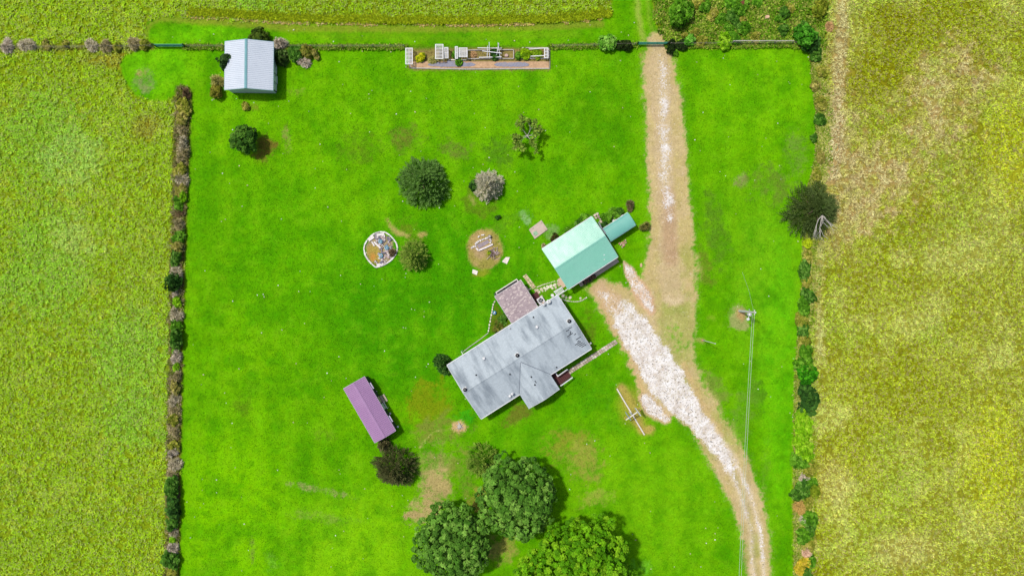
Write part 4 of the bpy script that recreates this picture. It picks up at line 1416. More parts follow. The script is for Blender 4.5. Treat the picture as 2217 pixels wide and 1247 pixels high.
for y in (ly0 + 0.1, ly1 - 0.1):
    mb.box((lx0 + lx1) / 2, y, 0, lx1 - lx0 - 0.2, 0.08, VZ - 0.14)
mb.build('wall', M['siding'], lt)
mb = MB(); mb.box(lx1 - 0.15, (ly0 + ly1) / 2, 0, 0.07, ly1 - ly0 - 0.3, VZ + 0.3)
mb.build('end_wall', M['white'], lt)
# white sheet leaning between bushes and shelter
o = G(1337, 473)
ws = thing('white_board', 'white sheet leaning on the north side of the teal shelter', 'board', o, wang)
mb = MB(); mb.hexa([(-0.9, -0.55, 0.9), (0.9, -0.55, 0.9), (0.9, 0.2, 0.05), (-0.9, 0.2, 0.05), (-0.9, -0.50, 0.95), (0.9, -0.50, 0.95), (0.9, 0.25, 0.10), (-0.9, 0.25, 0.10)])
mb.build('panel', M['white'], ws)

# ---- white metal barn in the north-west --------------------------
BZ, BR = 2.8, 4.05
o = Wp(539.5, 143.5, BZ)
bx0, bx1 = Wp(486.5, 143, BZ).x - o.x, Wp(591.7, 143, BZ).x - o.x
by0, by1 = Wp(540, 195.8, BZ).y - o.y, Wp(540, 91, BZ).y - o.y
o.z = 0
barn = thing('barn', 'white ribbed metal barn with a teal ridge cap by the fence', 'barn', o, math.radians(-0.6))
t_ = 0.12
mb = MB()
wlx0, wlx1, wly0, wly1 = bx0 + 0.15, bx1 - 0.35, by0 + 0.25, by1 - 0.25
for x in (wlx0 + t_ / 2, wlx1 - t_ / 2):
    mb.box(x, (wly0 + wly1) / 2, 0, t_, wly1 - wly0 - 2 * t_ - 0.004, BZ - 0.08)
bxm = (bx0 + bx1) / 2 - 0.05
for y0_, y1_ in ((wly0, wly0 + t_), (wly1 - t_, wly1)):
    pts = [(wlx0, 0), (wlx1, 0), (wlx1, BZ - 0.06), (bxm, BR - 0.15), (wlx0, BZ - 0.06)]
    v_ = [(a, y0_, b) for a, b in pts] + [(a, y1_, b) for a, b in pts]
    mb.add(v_, [(0, 1, 2, 3, 4), (9, 8, 7, 6, 5)] + [(i, i + 5, (i + 1) % 5 + 5, (i + 1) % 5) for i in range(5)])
mb.build('wall', mat_plain('white_barn_metal', C(206, 212, 220), 0.55, 0.08, 1.5), barn)
ribbed((bx0, by0, BZ), (bx0, by1, BZ), (bxm, by1, BR), (bxm, by0, BR), 26, 0.12, 0.05).build('roof_slope', M['roof_white'], barn)
ribbed((bx1, by0, BZ), (bx1, by1, BZ), (bxm + .003, by1, BR), (bxm + .003, by0, BR), 26, 0.12, 0.05).build('roof_slope', M['roof_white'], barn)
mb = MB()
for sgn in (-1, 1):
    qd = [(bxm + sgn * 0.2, by0 - .03, BR - 0.01), (bxm + sgn * 0.2, by1 + .03, BR - 0.01), (bxm, by1 + .03, BR + 0.08), (bxm, by0 - .03, BR + 0.08)]
    mb.add(qd, [(0, 1, 2, 3) if sgn > 0 else (3, 2, 1, 0)])
mb.build('ridge_cap', M['ridge_teal'], barn)
mb = MB()
for y in (by0 - 0.02, by1 + 0.02):
    mb.bar((bx0, y, BZ - 0.05), (bxm, y, BR - 0.05), 0.04, 0.14)
    mb.bar((bx1, y, BZ - 0.05), (bxm + .01, y, BR - 0.05), 0.04, 0.14)
for x in (bx0 - 0.03, bx1 + 0.03):
    mb.bar((x, by0, BZ - 0.06), (x, by1, BZ - 0.06), 0.04, 0.12)
mb.build_each('edge_board', M['ridge_teal'], barn)
for i, (ya_, yb_) in enumerate(((by0 + 0.5, by0 + 1.55), (by0 + 1.62, by0 + 2.7), (by0 + 2.95, by0 + 4.1))):
    mb = MB(); mb.box(wlx1 + 0.06 + 0.09 * (i % 2), (ya_ + yb_) / 2, 0.05, 0.07, yb_ - ya_, 2.35)
    d = mb.build('door', M['white'], barn)
    mb = MB(); mb.box(wlx1 + 0.12 + 0.09 * (i % 2), yb_ - 0.2, 1.0, 0.05, 0.08, 0.2)
    mb.build('handle', M['black'], d)
mb = MB()
mb.box(wlx1 + 0.12, by0 + 2.3, 2.43, 0.14, 4.2, 0.09)
mb.box(wlx1 + 0.02, by0 + 0.42, 0, 0.05, 0.08, 2.4); mb.box(wlx1 + 0.02, by0 + 2.82, 0, 0.05, 0.12, 2.4)
mb.build_each('door_track', M['charcoal'], barn)

# ---- purple roofed shed ------------------------------------------
PZ, PR = 2.4, 3.1
pc = [(743.9, 841.3), (788.8, 815), (856.4, 931.5), (811.5, 958.4)]
pang = frame_of(pc[0], pc[3], PZ)                                   # long axis
PL = Loc(pc, PZ, pang)
shed = thing('shed', 'dark boarded shed with a purple ribbed metal roof and window boxes', 'shed', PL.o, pang)
q = [PL(*p, PZ) for p in pc]
sx0, sx1 = (q[0].x + q[1].x) / 2, (q[3].x + q[2].x) / 2
sy0, sy1 = (q[0].y + q[3].y) / 2, (q[1].y + q[2].y) / 2
if sy0 > sy1: sy0, sy1 = sy1, sy0
syr = (sy0 + sy1) / 2
mb = MB(); gable_walls(mb, sx1 - sx0 - 0.3, sy1 - sy0 - 0.16, PZ - 0.05, PR - 0.1, 0.1)
w = mb.build('wall', M['charcoal'], shed); w.location = ((sx0 + sx1) / 2, syr, 0)
nn = 34
ribbed((sx0, sy0, PZ), (sx1, sy0, PZ), (sx1, syr, PR), (sx0, syr, PR), nn, 0.10, 0.05).build('roof_slope', M['roof_purple'], shed)
ribbed((sx0, sy1, PZ), (sx1, sy1, PZ), (sx1, syr + .003, PR), (sx0, syr + .003, PR), nn, 0.10, 0.05).build('roof_slope', M['roof_purple'], shed)
mb = MB()
for sgn in (-1, 1):
    qd = [(sx0 - .02, syr + sgn * 0.17, PR - 0.005), (sx1 + .02, syr + sgn * 0.17, PR - 0.005), (sx1 + .02, syr, PR + 0.05), (sx0 - .02, syr, PR + 0.05)]
    mb.add(qd, [(0, 1, 2, 3) if sgn < 0 else (3, 2, 1, 0)])
mb.build('ridge_cap', M['roof_purple'], shed)
mb = MB()
for x in (sx0 - 0.03, sx1 + 0.03):
    mb.bar((x, sy0, PZ - 0.03), (x, syr - .01, PR - 0.03), 0.04, 0.1)
    mb.bar((x, sy1, PZ - 0.03), (x, syr + .01, PR - 0.03), 0.04, 0.1)
for y in (sy0 - 0.03, sy1 + 0.03):
    mb.bar((sx0, y, PZ - 0.05), (sx1, y, PZ - 0.05), 0.04, 0.1)
mb.build_each('edge_board', mat_plain('lilac_trim', C(214, 190, 222), 0.5, 0.06, 2), shed)
fs = sy1 if PL(870, 860, 0).y > 0 else sy0                           # the side towards the house
sg = 1 if fs > syr else -1
fw_ = fs - sg * 0.08
for px, py in ((801, 837), (843, 908)):                              # windows with pale hoods
    x = PL(px, py, 2.0).x
    window(shed, x, fw_, 1.45, 0.8, 0.7, 'x', sg)
    mb = MB(); mb.hexa([(x - .5, fw_ + sg * 0.02, 2.02), (x + .5, fw_ + sg * 0.02, 2.02), (x + .5, fw_ + sg * 0.34, 1.92), (x - .5, fw_ + sg * 0.34, 1.92),
                        (x - .5, fw_ + sg * 0.02, 2.08), (x + .5, fw_ + sg * 0.02, 2.08), (x + .5, fw_ + sg * 0.34, 1.98), (x - .5, fw_ + sg * 0.34, 1.98)])
    mb.build('window_hood', mat_plain('lilac_hood', C(220, 205, 232), 0.5, 0.06, 2), shed)
xd = PL(822, 868, 0.6).x
door(shed, xd + 0.9, fw_, 0.2, 0.95, 1.9, 'x', sg, M['white'])
door(shed, xd - 0.2, fw_, 0.2, 0.95, 1.9, 'x', sg, mat_plain('tan_door', C(200, 180, 150), 0.7, 0.15, 3))
tan = mat_plain('tan_step_boards', C(196, 184, 162), 0.8, 0.2, 5)
for k, dy_ in enumerate((0.22, 0.62)):
    for j in range(3):
        mb = MB(); mb.box(xd, fw_ + sg * (dy_ + 0.1 * j - 0.05), 0.08, 1.15, 0.09, 0.30 - 0.16 * k)
        mb.build('step_board', tan, shed)
# short rail beside the step, resting against the wall
mb = MB(); xr = PL(832, 879, 1.0).x
mb.bar((xr - 0.55, fw_ + sg * 0.35, 0.95), (xr + 0.55, fw_ + sg * 0.35, 0.95), 0.09, 0.09)
for e_ in (-0.5, 0.5): mb.box(xr + e_, fw_ + sg * 0.35, 0, 0.07, 0.07, 0.9)
mb.build('rail', M['white'], shed)
for px, py in ((859, 925), (843, 896)):
    v = PL(px, py, 0.4)
    mb = MB(); mb.lathe(v.x, fw_ + sg * 0.2, [(0.11, 0), (0.14, 0.25), (0.10, 0.25)], 10)
    mb.build('lamp', M['white'], shed)

# ------------------------------------------------------------------ trees, bushes, hedge
def unit(v):
    return v / (np.linalg.norm(v, axis=1, keepdims=True) + 1e-9)


def leaf_quads(P, N, size, col, elong=1.5, axis=None, jit=0.5):
    """pointed leaf faces at P facing N; returns vertices, faces, colours"""
    n = len(P)
    N = unit(N + R.normal(0, jit, (n, 3)))
    a = R.normal(0, 1, (n, 3)) if axis is None else axis + R.normal(0, 0.25, (n, 3))
    T = unit(a - N * np.sum(a * N, 1, keepdims=True))
    B = np.cross(N, T)
    s = (size * R.uniform(0.6, 1.3, n))[:, None]
    L, W = T * s * elong / 2, B * s / 2
    V = np.stack([P - L, P - W * 1.0 + L * 0.1, P + L, P + W + L * 0.1], 1).reshape(-1, 3)
    return V, np.arange(n * 4).reshape(-1, 4), np.repeat(col, 4, 0)


def tints(pal, n, spread=0.25, gain=(1.42, 1.38, 1.05)):
    p = np.array([C(*c) for c in pal]) * np.array(gain)
    return np.clip(p[R.integers(0, len(p), n)] * R.uniform(1 - spread, 1 + spread, n)[:, None], 0.0004, 0.8)


def dome_dirs(n, low=-0.25):
    """even directions over the upper part of a sphere"""
    i = np.arange(n) + 0.5
    z = 1 - (1 - low) * i / n
    t = i * 2.399963 + R.uniform(0, 6)
    r = np.sqrt(np.clip(1 - z * z, 0, 1))
    d = np.stack([r * np.cos(t), r * np.sin(t), z], 1)
    return unit(d + R.normal(0, 0.35 / math.sqrt(n) * 2, (n, 3)))


def clump_crown(rx, ry, hz, zc, clump, nleaf, leaf, pal, lobes=0, uneven=0.10, low=-0.25, spread=0.22):
    """leaf clumps standing on an uneven dome; optional larger lobes"""
    area = 2 * PI * ((rx + ry) / 2) ** 1.0 * max(hz, (rx + ry) / 2) * 1.25
    nc = int(area / (PI * clump ** 2) * 0.94)
    D = dome_dirs(nc, low)
    rad = 1 + (vnoise(D[:, 0] * 2.2 + 9, D[:, 1] * 2.2 + D[:, 2] * 1.7 + 5, int(R.integers(1, 999))) - 0.5) * 2 * uneven
    depth = 0.30 if rx > 6.5 else 0.20 if rx > 4 else 0.28
    if lobes:
        LD = dome_dirs(lobes, low)
        near = np.max(D @ LD.T, 1)
        rad *= 1.04 - depth + depth * ss(near, math.cos(1.95 / math.sqrt(lobes)), math.cos(0.7 / math.sqrt(lobes)))
    E = np.array([rx - clump * 0.6, ry - clump * 0.6, hz - clump * 0.5])
    rad = rad * R.uniform(0.84, 1.05, nc)
    cc = D * E * rad[:, None] + np.array([0, 0, zc])
    n = nc * nleaf
    ci = np.repeat(np.arange(nc), nleaf)
    d = unit(R.normal(0, 1, (n, 3)) + D[ci] * 1.1)
    rr = clump * R.uniform(0.75, 1.25, nc)[ci] * R.uniform(0.72, 1.08, n)
    P = cc[ci] + d * rr[:, None] * np.array([1, 1, 0.85])
    N = d * 0.7 + np.array([0, 0, 0.8])
    base = tints(pal, nc, 0.16)[ci]
    col = np.clip(base * R.uniform(1 - spread, 1 + spread, n)[:, None], 0.0004, 0.8)
    V, F, Cc = leaf_quads(P, N, leaf, col)
    # inner leaves so that the gaps look into foliage, not through it
    m = n // 9
    d2 = dome_dirs(m, low)
    P2 = d2 * E * 0.66 + np.array([0, 0, zc])
    V2, F2, C2 = leaf_quads(P2, d2 + np.array([0, 0, 0.3]), leaf * 2.2, tints(pal, m, 0.2))
    return np.vstack([V, V2]), np.vstack([F, F2 + len(V)]), np.vstack([Cc, C2])


def spray_crown(r, h, z0, nsp, ln, nb, bl, bw, pal, tip=None, shape=0.8, up=0.35, spread=0.25):
    """sprays that radiate from a trunk: each is a row of blades set herring-bone along a twig (conifers)"""
    u = R.uniform(0, 1, nsp) ** 0.62                     # share of radius: more sprays outside
    th = np.arange(nsp) * 2.399963 + R.normal(0, 0.15, nsp)
    ragged = 0.84 + 0.30 * vnoise(np.mod(th, 2 * PI) * 2.4, np.full(nsp, float(R.uniform(0, 50))), 77)
    rad = r * u * R.uniform(0.86, 1.06, nsp) * ragged
    zz = z0 + (h - z0) * (1 - u ** (1 / shape)) * 0.96 + R.normal(0, h * 0.03, nsp)
    lnv = np.minimum(ln * R.uniform(0.7, 1.25, nsp), rad + 0.25)
    out = np.stack([np.cos(th), np.sin(th), np.full(nsp, up) + R.normal(0, 0.18, nsp) + (1 - u) * 0.9], 1)
    out = unit(out)
    tipP = np.stack([rad * np.cos(th), rad * np.sin(th), zz], 1)
    k = np.tile(np.linspace(0.0, 1.0, nb), nsp)
    si = np.repeat(np.arange(nsp), nb)
    side = np.where(np.tile(np.arange(nb), nsp) % 2 == 0, 1.0, -1.0)
    lat = unit(np.cross(out, np.array([0, 0, 1.0])))[si]
    ang = 0.75 * side * np.where(k > 0.99, 0.0, 1.0)
    ax = unit(out[si] * np.cos(ang)[:, None] + lat * np.sin(ang)[:, None])
    s = bl * (1.1 - 0.55 * k)
    P = tipP[si] - out[si] * (lnv[si] * (1 - k))[:, None] + ax * (s / 2)[:, None]
    N = unit(np.cross(lat, out[si]))
    N = np.where(N[:, 2:3] < 0, -N, N)
    base = tints(pal, nsp, 0.2)[si]
    if tip is not None:
        f = (ss(k, 0.45, 1.0) * 0.75)[:, None]
        base = base * (1 - f) + np.array(C(*tip)) * f
    col = np.clip(base * R.uniform(1 - spread, 1 + spread, len(P))[:, None], 0.0004, 0.8)
    return leaf_quads(P, N, bw, col, bl / bw, ax, 0.18)


def twig_ball(r, h, n, w, pal, bend=0.25, ry=None):
    """dry brush: thin stems fanning from the root to an uneven dome"""
    D = dome_dirs(n, 0.02)
    L = R.uniform(0.7, 1.1, n)
    tipP = D * np.array([r, ry or r, h]) * L[:, None]
    root = R.normal(0, r * 0.2, (n, 3)) * np.array([1, 1, 0])
    mid = (root + tipP) * 0.5 + np.array([0, 0, h * bend]) + R.normal(0, r * 0.08, (n, 3))
    lat = unit(np.cross(tipP - root, np.array([0, 0, 1.0])) + 1e-6)
    ww = (w * R.uniform(0.6, 1.4, n))[:, None]
    V = np.stack([root - lat * ww * .4, root + lat * ww * .4, mid + lat * ww * .5, tipP + lat * ww * .2, tipP - lat * ww * .2, mid - lat * ww * .5], 1).reshape(-1, 3)
    i = np.arange(n)[:, None] * 6
    F = np.vstack([i + np.array([[0, 1, 2, 5]]), i + np.array([[5, 2, 3, 4]])])
    return V, F, np.repeat(tints(pal, n, 0.3, (1.5, 1.5, 1.35)), 6, 0)


def trunk_mesh(mb, h, r, spread, nlimb=5, seed=0):
    rnd = random.Random(seed)
    mb.tube([(0, 0, -0.1), (rnd.uniform(-.1, .1), rnd.uniform(-.1, .1), h * 0.3), (rnd.uniform(-.2, .2), rnd.uniform(-.2, .2), h * 0.62)], [r * 1.25, r * 0.85, r * 0.5], 8)
    for i in range(nlimb):
        t = 2 * PI * i / nlimb + rnd.uniform(-.3, .3)
        z = h * rnd.uniform(0.28, 0.5)
        c, s = math.cos(t), math.sin(t)
        mb.tube([(0, 0, z), (c * spread * .35, s * spread * .35, z + h * .16), (c * spread * .75, s * spread * .75, z + h * rnd.uniform(.2, .34))], [r * .5, r * .32, r * .1], 6)


def tree(name, cat, px, py, h, zc, label, crown_fn, group=None, trunk_r=0.25, spread=2.0, mat='leaf', nlimb=5, crown_name='crown'):
    o = Wp(px, py, zc)
    g = ground_z(o.x, o.y)
    t = thing(name, label, cat, (o.x, o.y, g), 0, group)
    V, F, Cc = crown_fn()
    cr = raw_mesh(crown_name, V, F, M[mat], t, Cc)
    mb = MB(); trunk_mesh(mb, h, trunk_r, spread, nlimb, int(px))
    mb.build('trunk' if trunk_r > 0.07 else 'stem', M['bark'], t)
    return t


PAL_OAK = [(72, 116, 40), (86, 132, 48), (98, 146, 58), (66, 112, 34), (116, 160, 72)]
PAL_BRIGHT = [(80, 138, 10), (92, 150, 14), (104, 160, 20), (70, 126, 8), (116, 164, 26)]
PAL_SPRUCE = [(58, 98, 30), (72, 114, 38), (86, 128, 48), (46, 84, 24)]
PAL_YEL = [(74, 118, 28), (90, 134, 36), (60, 100, 22), (108, 148, 48)]
PAL_DARK = [(38, 74, 26), (50, 92, 34), (32, 64, 22), (66, 108, 42)]
PAL_CEDAR = [(48, 60, 28), (60, 72, 36), (40, 52, 24), (70, 78, 42), (80, 78, 50)]
PAL_SILVER = [(150, 152, 128), (172, 170, 148), (128, 134, 108), (186, 180, 160)]
PAL_BRUSH = [(146, 134, 98), (166, 152, 116), (120, 114, 76), (180, 168, 136), (108, 108, 60)]
PAL_GREYBR = [(166, 156, 136), (188, 176, 158), (146, 138, 112), (200, 190, 174), (128, 126, 84)]
PAL_LILAC = [(184, 172, 162), (202, 190, 180), (164, 152, 140), (146, 136, 116)]
PAL_OLIVE = [(128, 136, 48), (146, 150, 64), (106, 120, 36), (162, 160, 84)]
PAL_LIME = [(108, 164, 14), (126, 178, 24), (94, 150, 10), (140, 186, 44)]
PAL_GREEN = [(70, 124, 20), (88, 142, 30), (58, 106, 16), (106, 158, 50)]
PAL_MID = [(60, 106, 30), (78, 126, 40), (48, 90, 24), (98, 142, 60)]
PAL_TAN = [(150, 146, 84), (168, 162, 98), (132, 130, 64), (114, 122, 50)]

# big crowns at the foot of the picture
tree('oak_tree', 'tree', 1119, 1078, 9.5, 4.6, 'dark green round broadleaf tree east of two, touching a yellowish bush',
     lambda: clump_crown(5.75, 5.75, 4.9, 4.4, 0.43, 40, 0.24, PAL_OAK, 40, 0.10), 'broadleaf trees on the front lawn', 0.38, 3.6)
tree('oak_tree', 'tree', 982, 1172, 9.2, 4.6, 'dark green round broadleaf tree cut by the lower edge, nearest the worn tan patch',
     lambda: clump_crown(5.4, 5.4, 4.8, 4.4, 0.43, 40, 0.24, PAL_OAK, 36, 0.11), 'broadleaf trees on the front lawn', 0.36, 3.4)
tree('oak_tree', 'tree', 1262, 1226, 11.0, 5.4, 'largest bright green lobed tree, cut by the lower edge',
     lambda: clump_crown(7.2, 6.6, 5.6, 5.2, 0.46, 42, 0.26, PAL_BRIGHT, 32, 0.14, spread=0.25), 'broadleaf trees on the front lawn', 0.45, 4.4)
tree('bush', 'bush', 1148, 1232, 3.6, 2.0, 'low bright green bush beside the largest lobed tree',
     lambda: clump_crown(2.2, 2.2, 1.9, 1.5, 0.45, 40, 0.3, PAL_BRIGHT, 8, 0.15), None, 0.1, 1.2)
tree('bush', 'bush', 1042, 1003, 4.6, 2.6, 'yellowish green loose bush tucked against a dark round tree',
     lambda: spray_crown(2.55, 4.6, 0.5, 230, 0.9, 8, 0.42, 0.13, PAL_YEL, (150, 172, 70), 0.7), None, 0.14, 1.4)
tree('cedar_tree', 'tree', 852, 1018, 6.4, 3.2, 'brownish dark cedar tree below the purple shed',
     lambda: spray_crown(3.15, 6.4, 0.5, 430, 0.95, 9, 0.42, 0.12, PAL_CEDAR, (100, 102, 62), 0.75), 'evergreens on the lawn', 0.22, 1.8)
tree('bush', 'bush', 828, 966, 3.2, 2.0, 'small brown bush against the corner of the purple shed',
     lambda: spray_crown(1.0, 3.0, 0.3, 120, 0.6, 7, 0.34, 0.12, PAL_CEDAR, (130, 122, 84), 0.7), None, 0.1, 0.6)
# evergreens and ornamentals on the back lawn
tree('spruce_tree', 'tree', 914, 391, 7.4, 3.2, 'large dark green spiky spruce tree on the back lawn',
     lambda: spray_crown(3.75, 7.2, 0.4, 560, 1.0, 9, 0.44, 0.14, PAL_SPRUCE, (112, 152, 74), 0.85), 'evergreens on the lawn', 0.22, 2.0)
tree('spruce_tree', 'tree', 1056, 398, 5.6, 2.6, 'silvery grey spruce tree, palest on the back lawn',
     lambda: spray_crown(2.25, 5.4, 0.3, 330, 0.8, 9, 0.38, 0.12, PAL_SILVER, (206, 200, 182), 0.8), 'evergreens on the lawn', 0.16, 1.2)
tree('bush', 'bush', 1026, 401, 1.4, 0.8, 'tiny dark green bush at the foot of the silvery spruce',
     lambda: clump_crown(0.7, 0.8, 0.8, 0.5, 0.25, 24, 0.2, PAL_DARK, 0, 0.2), None, 0.05, 0.3)
tree('spruce_tree', 'tree', 893, 553, 5.8, 2.6, 'yellow green spiky spruce tree touching the round pot garden',
     lambda: spray_crown(2.45, 5.6, 0.3, 240, 1.05, 9, 0.42, 0.13, PAL_YEL, (158, 178, 74), 0.8), 'evergreens on the lawn', 0.18, 1.4)
tree('spruce_tree', 'tree', 527, 302, 5.0, 2.6, 'small dark green tree alone on the lawn below the barn',
     lambda: clump_crown(1.95, 1.8, 2.3, 2.2, 0.42, 46, 0.26, PAL_SPRUCE, 10, 0.16), 'evergreens on the lawn', 0.15, 1.0)


def branchy(mb, p, d, ln, r, depth, rnd, gz=0.12):
    q = p + d * ln * 0.5 + Vector((rnd.uniform(-1, 1), rnd.uniform(-1, 1), rnd.uniform(-.5, .5))) * ln * 0.08
    e = q + (d + Vector((rnd.uniform(-1, 1), rnd.uniform(-1, 1), gz)) * 0.25).normalized() * ln * 0.5
    mb.tube([p, q, e], [r, r * 0.75, r * 0.5], 5)
    ends = [e]
    if depth:
        for _ in range(3):
            dd = (d + Vector((rnd.uniform(-1, 1), rnd.uniform(-1, 1), rnd.uniform(-0.3, 0.6))) * 0.75).normalized()
            ends += branchy(mb, q if rnd.random() < 0.35 else e, dd, ln * rnd.uniform(0.55, 0.8), r * 0.5, depth - 1, rnd, gz)
    return ends


def sparse_tree(px, py, h, zc, r, label, pal, seed, nleaf, leaf=0.26):
    rnd = random.Random(seed)
    o = Wp(px, py, zc)
    t = thing('fruit_tree', label, 'tree', (o.x, o.y, ground_z(o.x, o.y)))
    mb = MB()
    mb.tube([(0, 0, -.1), (0.05, 0, h * 0.3)], [0.13, 0.1], 7)
    tr = mb.build('trunk', M['pale_wood'], t)
    br = MB(); ends = []
    for i in range(6):
        a = 2 * PI * i / 6 + rnd.uniform(-.3, .3)
        ends += branchy(br, Vector((0.05, 0, h * 0.28)), Vector((math.cos(a), math.sin(a), 0.75)).normalized(), r * 0.62, 0.055, 2, rnd)
    br.build('branches', M['pale_wood'], t)
    E = np.array([list(e) for e in ends])
    E = E[R.permutation(len(E))[:int(len(E) * 0.62)]]
    i = R.integers(0, len(E), nleaf)
    P = E[i] + R.normal(0, 0.17, (nleaf, 3))
    V, F, Cc = leaf_quads(P, np.tile([0, 0, 1.0], (nleaf, 1)), leaf, tints(pal, nleaf, 0.25))
    raw_mesh('leaves', V, F, M['leaf'], t, Cc)
    return t


sparse_tree(1141, 290, 4.6, 2.8, 2.3, 'thin half bare tree with pale branches on the back lawn', [(104, 134, 50), (124, 150, 64), (86, 116, 40)], 7, 900)

# dark tree with dead limbs on the eastern boundary
o = Wp(1770, 450, 3.4)
dt = thing('boundary_tree', 'wide dark tree with dead white limbs on the east field edge', 'tree', (o.x, o.y, ground_z(o.x, o.y)))
V, F, Cc = spray_crown(4.3, 6.0, 0.6, 820, 1.5, 9, 0.42, 0.11, [(42, 66, 22), (52, 76, 28), (34, 54, 18), (76, 94, 44)], (96, 116, 60), 0.9, 0.1)
raw_mesh('crown', V, F, M['leaf'], dt, Cc)
mb = MB(); trunk_mesh(mb, 6.0, 0.3, 2.6, 7, 3); mb.build('trunk', M['bark'], dt)
rnd = random.Random(12)
for k, (bx_, by_) in enumerate(((1793, 478), (1780, 484), (1762, 494), (1774, 500), (1797, 488))):
    mb = MB()
    e = Wp(bx_, by_, 5.2) - Vector((o.x, o.y, 0))
    branchy(mb, Vector((0.3, -1.2, 4.4)), (e - Vector((0.3, -1.2, 4.2))).normalized(), (e - Vector((0.3, -1.2, 4.2))).length * 0.75, 0.085, 2, rnd, 0.05)
    mb.build('dead_branch', M['pale_wood'], dt)

# ---- bushes
ORD = ['first', 'second', 'third', 'fourth', 'fifth', 'sixth', 'seventh', 'eighth', 'ninth', 'tenth', 'eleventh', 'twelfth', 'thirteenth', 'fourteenth',
       'fifteenth', 'sixteenth', 'seventeenth', 'eighteenth', 'nineteenth', 'twentieth']


def bush(px, py, r, h, style, pal, label, group=None, name='bush', ry=None):
    """r in photograph pixels, h in metres"""
    zc = h * 0.55
    rm = r * S * (H - zc) / H
    rym = (ry or r) * S * (H - zc) / H
    if style == 'leafy':
        fn = lambda: clump_crown(rm, rym, h * 0.55, h * 0.45, max(0.2, min(0.42, rm * 0.35)), 26, max(0.16, min(0.3, rm * 0.26)), pal, 6, 0.2)
    elif style == 'frond':
        fn = lambda: spray_crown(rm, h, 0.15, int(60 + 70 * rm * rm), 0.7, 7, 0.4, 0.14, pal, None, 0.7)
    else:
        fn = lambda: twig_ball(rm * 1.05, h, int(150 + 110 * rm), 0.085, pal, 0.25, rym * 1.05)
    one = fn
    def several():
        # a lopsided bush: two to four overlapping heads of different size
        parts_ = []
        for i in range(random.choice((2, 3, 3, 4)) if r >= 9 else 2):
            k = random.uniform(0.5, 0.8)
            V, F, Cc = one()
            a = random.uniform(0, 2 * PI); d_ = random.uniform(0.25, 0.5)
            off = np.array([math.cos(a) * rm * d_, math.sin(a) * rym * d_, 0])
            parts_.append((V * np.array([k * random.uniform(.85, 1.2), k * random.uniform(.85, 1.25), random.uniform(0.6, 1.0)]) + off, F, Cc))
        n_, VV, FF, CC = 0, [], [], []
        for V, F, Cc in parts_:
            VV.append(V); FF.append(F + n_); CC.append(Cc); n_ += len(V)
        return np.vstack(VV), np.vstack(FF), np.vstack(CC)
    return tree(name, 'bush', px, py, h, zc, label, several, group, 0.05, rm * 0.5, 'twig' if style == 'brush' else 'leaf', 3, 'foliage')


HEDGE = [(205, 'brush', [(96, 78, 56), (120, 96, 72), (80, 66, 46)], 12, 1.6), (236, 'leafy', PAL_OLIVE, 15, 1.4), (262, 'leafy', PAL_TAN, 14, 1.2), (284, 'brush', PAL_BRUSH, 13, 1.8),
         (309, 'brush', PAL_GREYBR, 15, 1.9), (334, 'brush', PAL_BRUSH, 16, 1.9), (370, 'leafy', PAL_OLIVE, 14, 1.3), (393, 'brush', PAL_GREYBR, 14, 1.8), (409, 'leafy', PAL_TAN, 12, 1.2),
         (425, 'leafy', PAL_LIME, 12, 1.2), (441, 'leafy', PAL_GREEN, 11, 1.3), (458, 'brush', [(110, 92, 66), (86, 74, 50)], 12, 1.4), (488, 'brush', PAL_BRUSH, 13, 1.7), (508, 'leafy', PAL_GREEN, 12, 1.4),
         (534, 'leafy', PAL_TAN, 13, 1.5), (558, 'leafy', PAL_MID, 13, 1.9), (590, 'brush', PAL_GREYBR, 13, 1.7), (618, 'leafy', PAL_DARK, 20, 2.8), (641, 'brush', PAL_LILAC, 10, 1.5),
         (654, 'leafy', PAL_LIME, 10, 1.2), (680, 'brush', PAL_GREYBR, 14, 1.7), (706, 'leafy', PAL_GREEN, 12, 1.6), (729, 'leafy', PAL_MID, 17, 2.5), (757, 'leafy', PAL_LIME, 9, 1.1),
         (773, 'brush', PAL_LILAC, 13, 1.6), (791, 'leafy', PAL_LIME, 10, 1.1), (812, 'brush', PAL_BRUSH, 13, 1.6), (842, 'leafy', PAL_TAN, 12, 1.4), (868, 'brush', PAL_GREYBR, 14, 1.7),
         (890, 'brush', PAL_BRUSH, 13, 1.6), (914, 'leafy', PAL_OLIVE, 12, 1.4), (938, 'brush', PAL_BRUSH, 13, 1.6), (960, 'leafy', PAL_OLIVE, 11, 1.3), (982, 'brush', PAL_LILAC, 12, 1.6),
         (1006, 'brush', PAL_GREYBR, 13, 1.6), (1030, 'brush', PAL_BRUSH, 13, 1.7), (1054, 'leafy', PAL_MID, 17, 2.4), (1078, 'brush', [(110, 98, 72), (92, 84, 54)], 14, 1.6), (1096, 'leafy', PAL_DARK, 16, 2.4),
         (1118, 'leafy', PAL_TAN, 11, 1.3), (1136, 'leafy', PAL_MID, 12, 1.8), (1152, 'brush', PAL_GREYBR, 12, 1.6), (1170, 'leafy', PAL_LIME, 9, 1.0), (1190, 'brush', PAL_LILAC, 12, 1.6),
         (1214, 'leafy', PAL_MID, 15, 2.2), (1238, 'leafy', PAL_OLIVE, 13, 1.4)]
WORD = {id(PAL_OLIVE): 'olive leafy', id(PAL_TAN): 'straw coloured leafy', id(PAL_BRUSH): 'tan dry brush', id(PAL_GREYBR): 'grey brown dry brush', id(PAL_LIME): 'lime green leafy',
        id(PAL_GREEN): 'fresh green leafy', id(PAL_MID): 'blue green leafy', id(PAL_DARK): 'dark green leafy', id(PAL_LILAC): 'lilac grey dry brush'}
count = {}
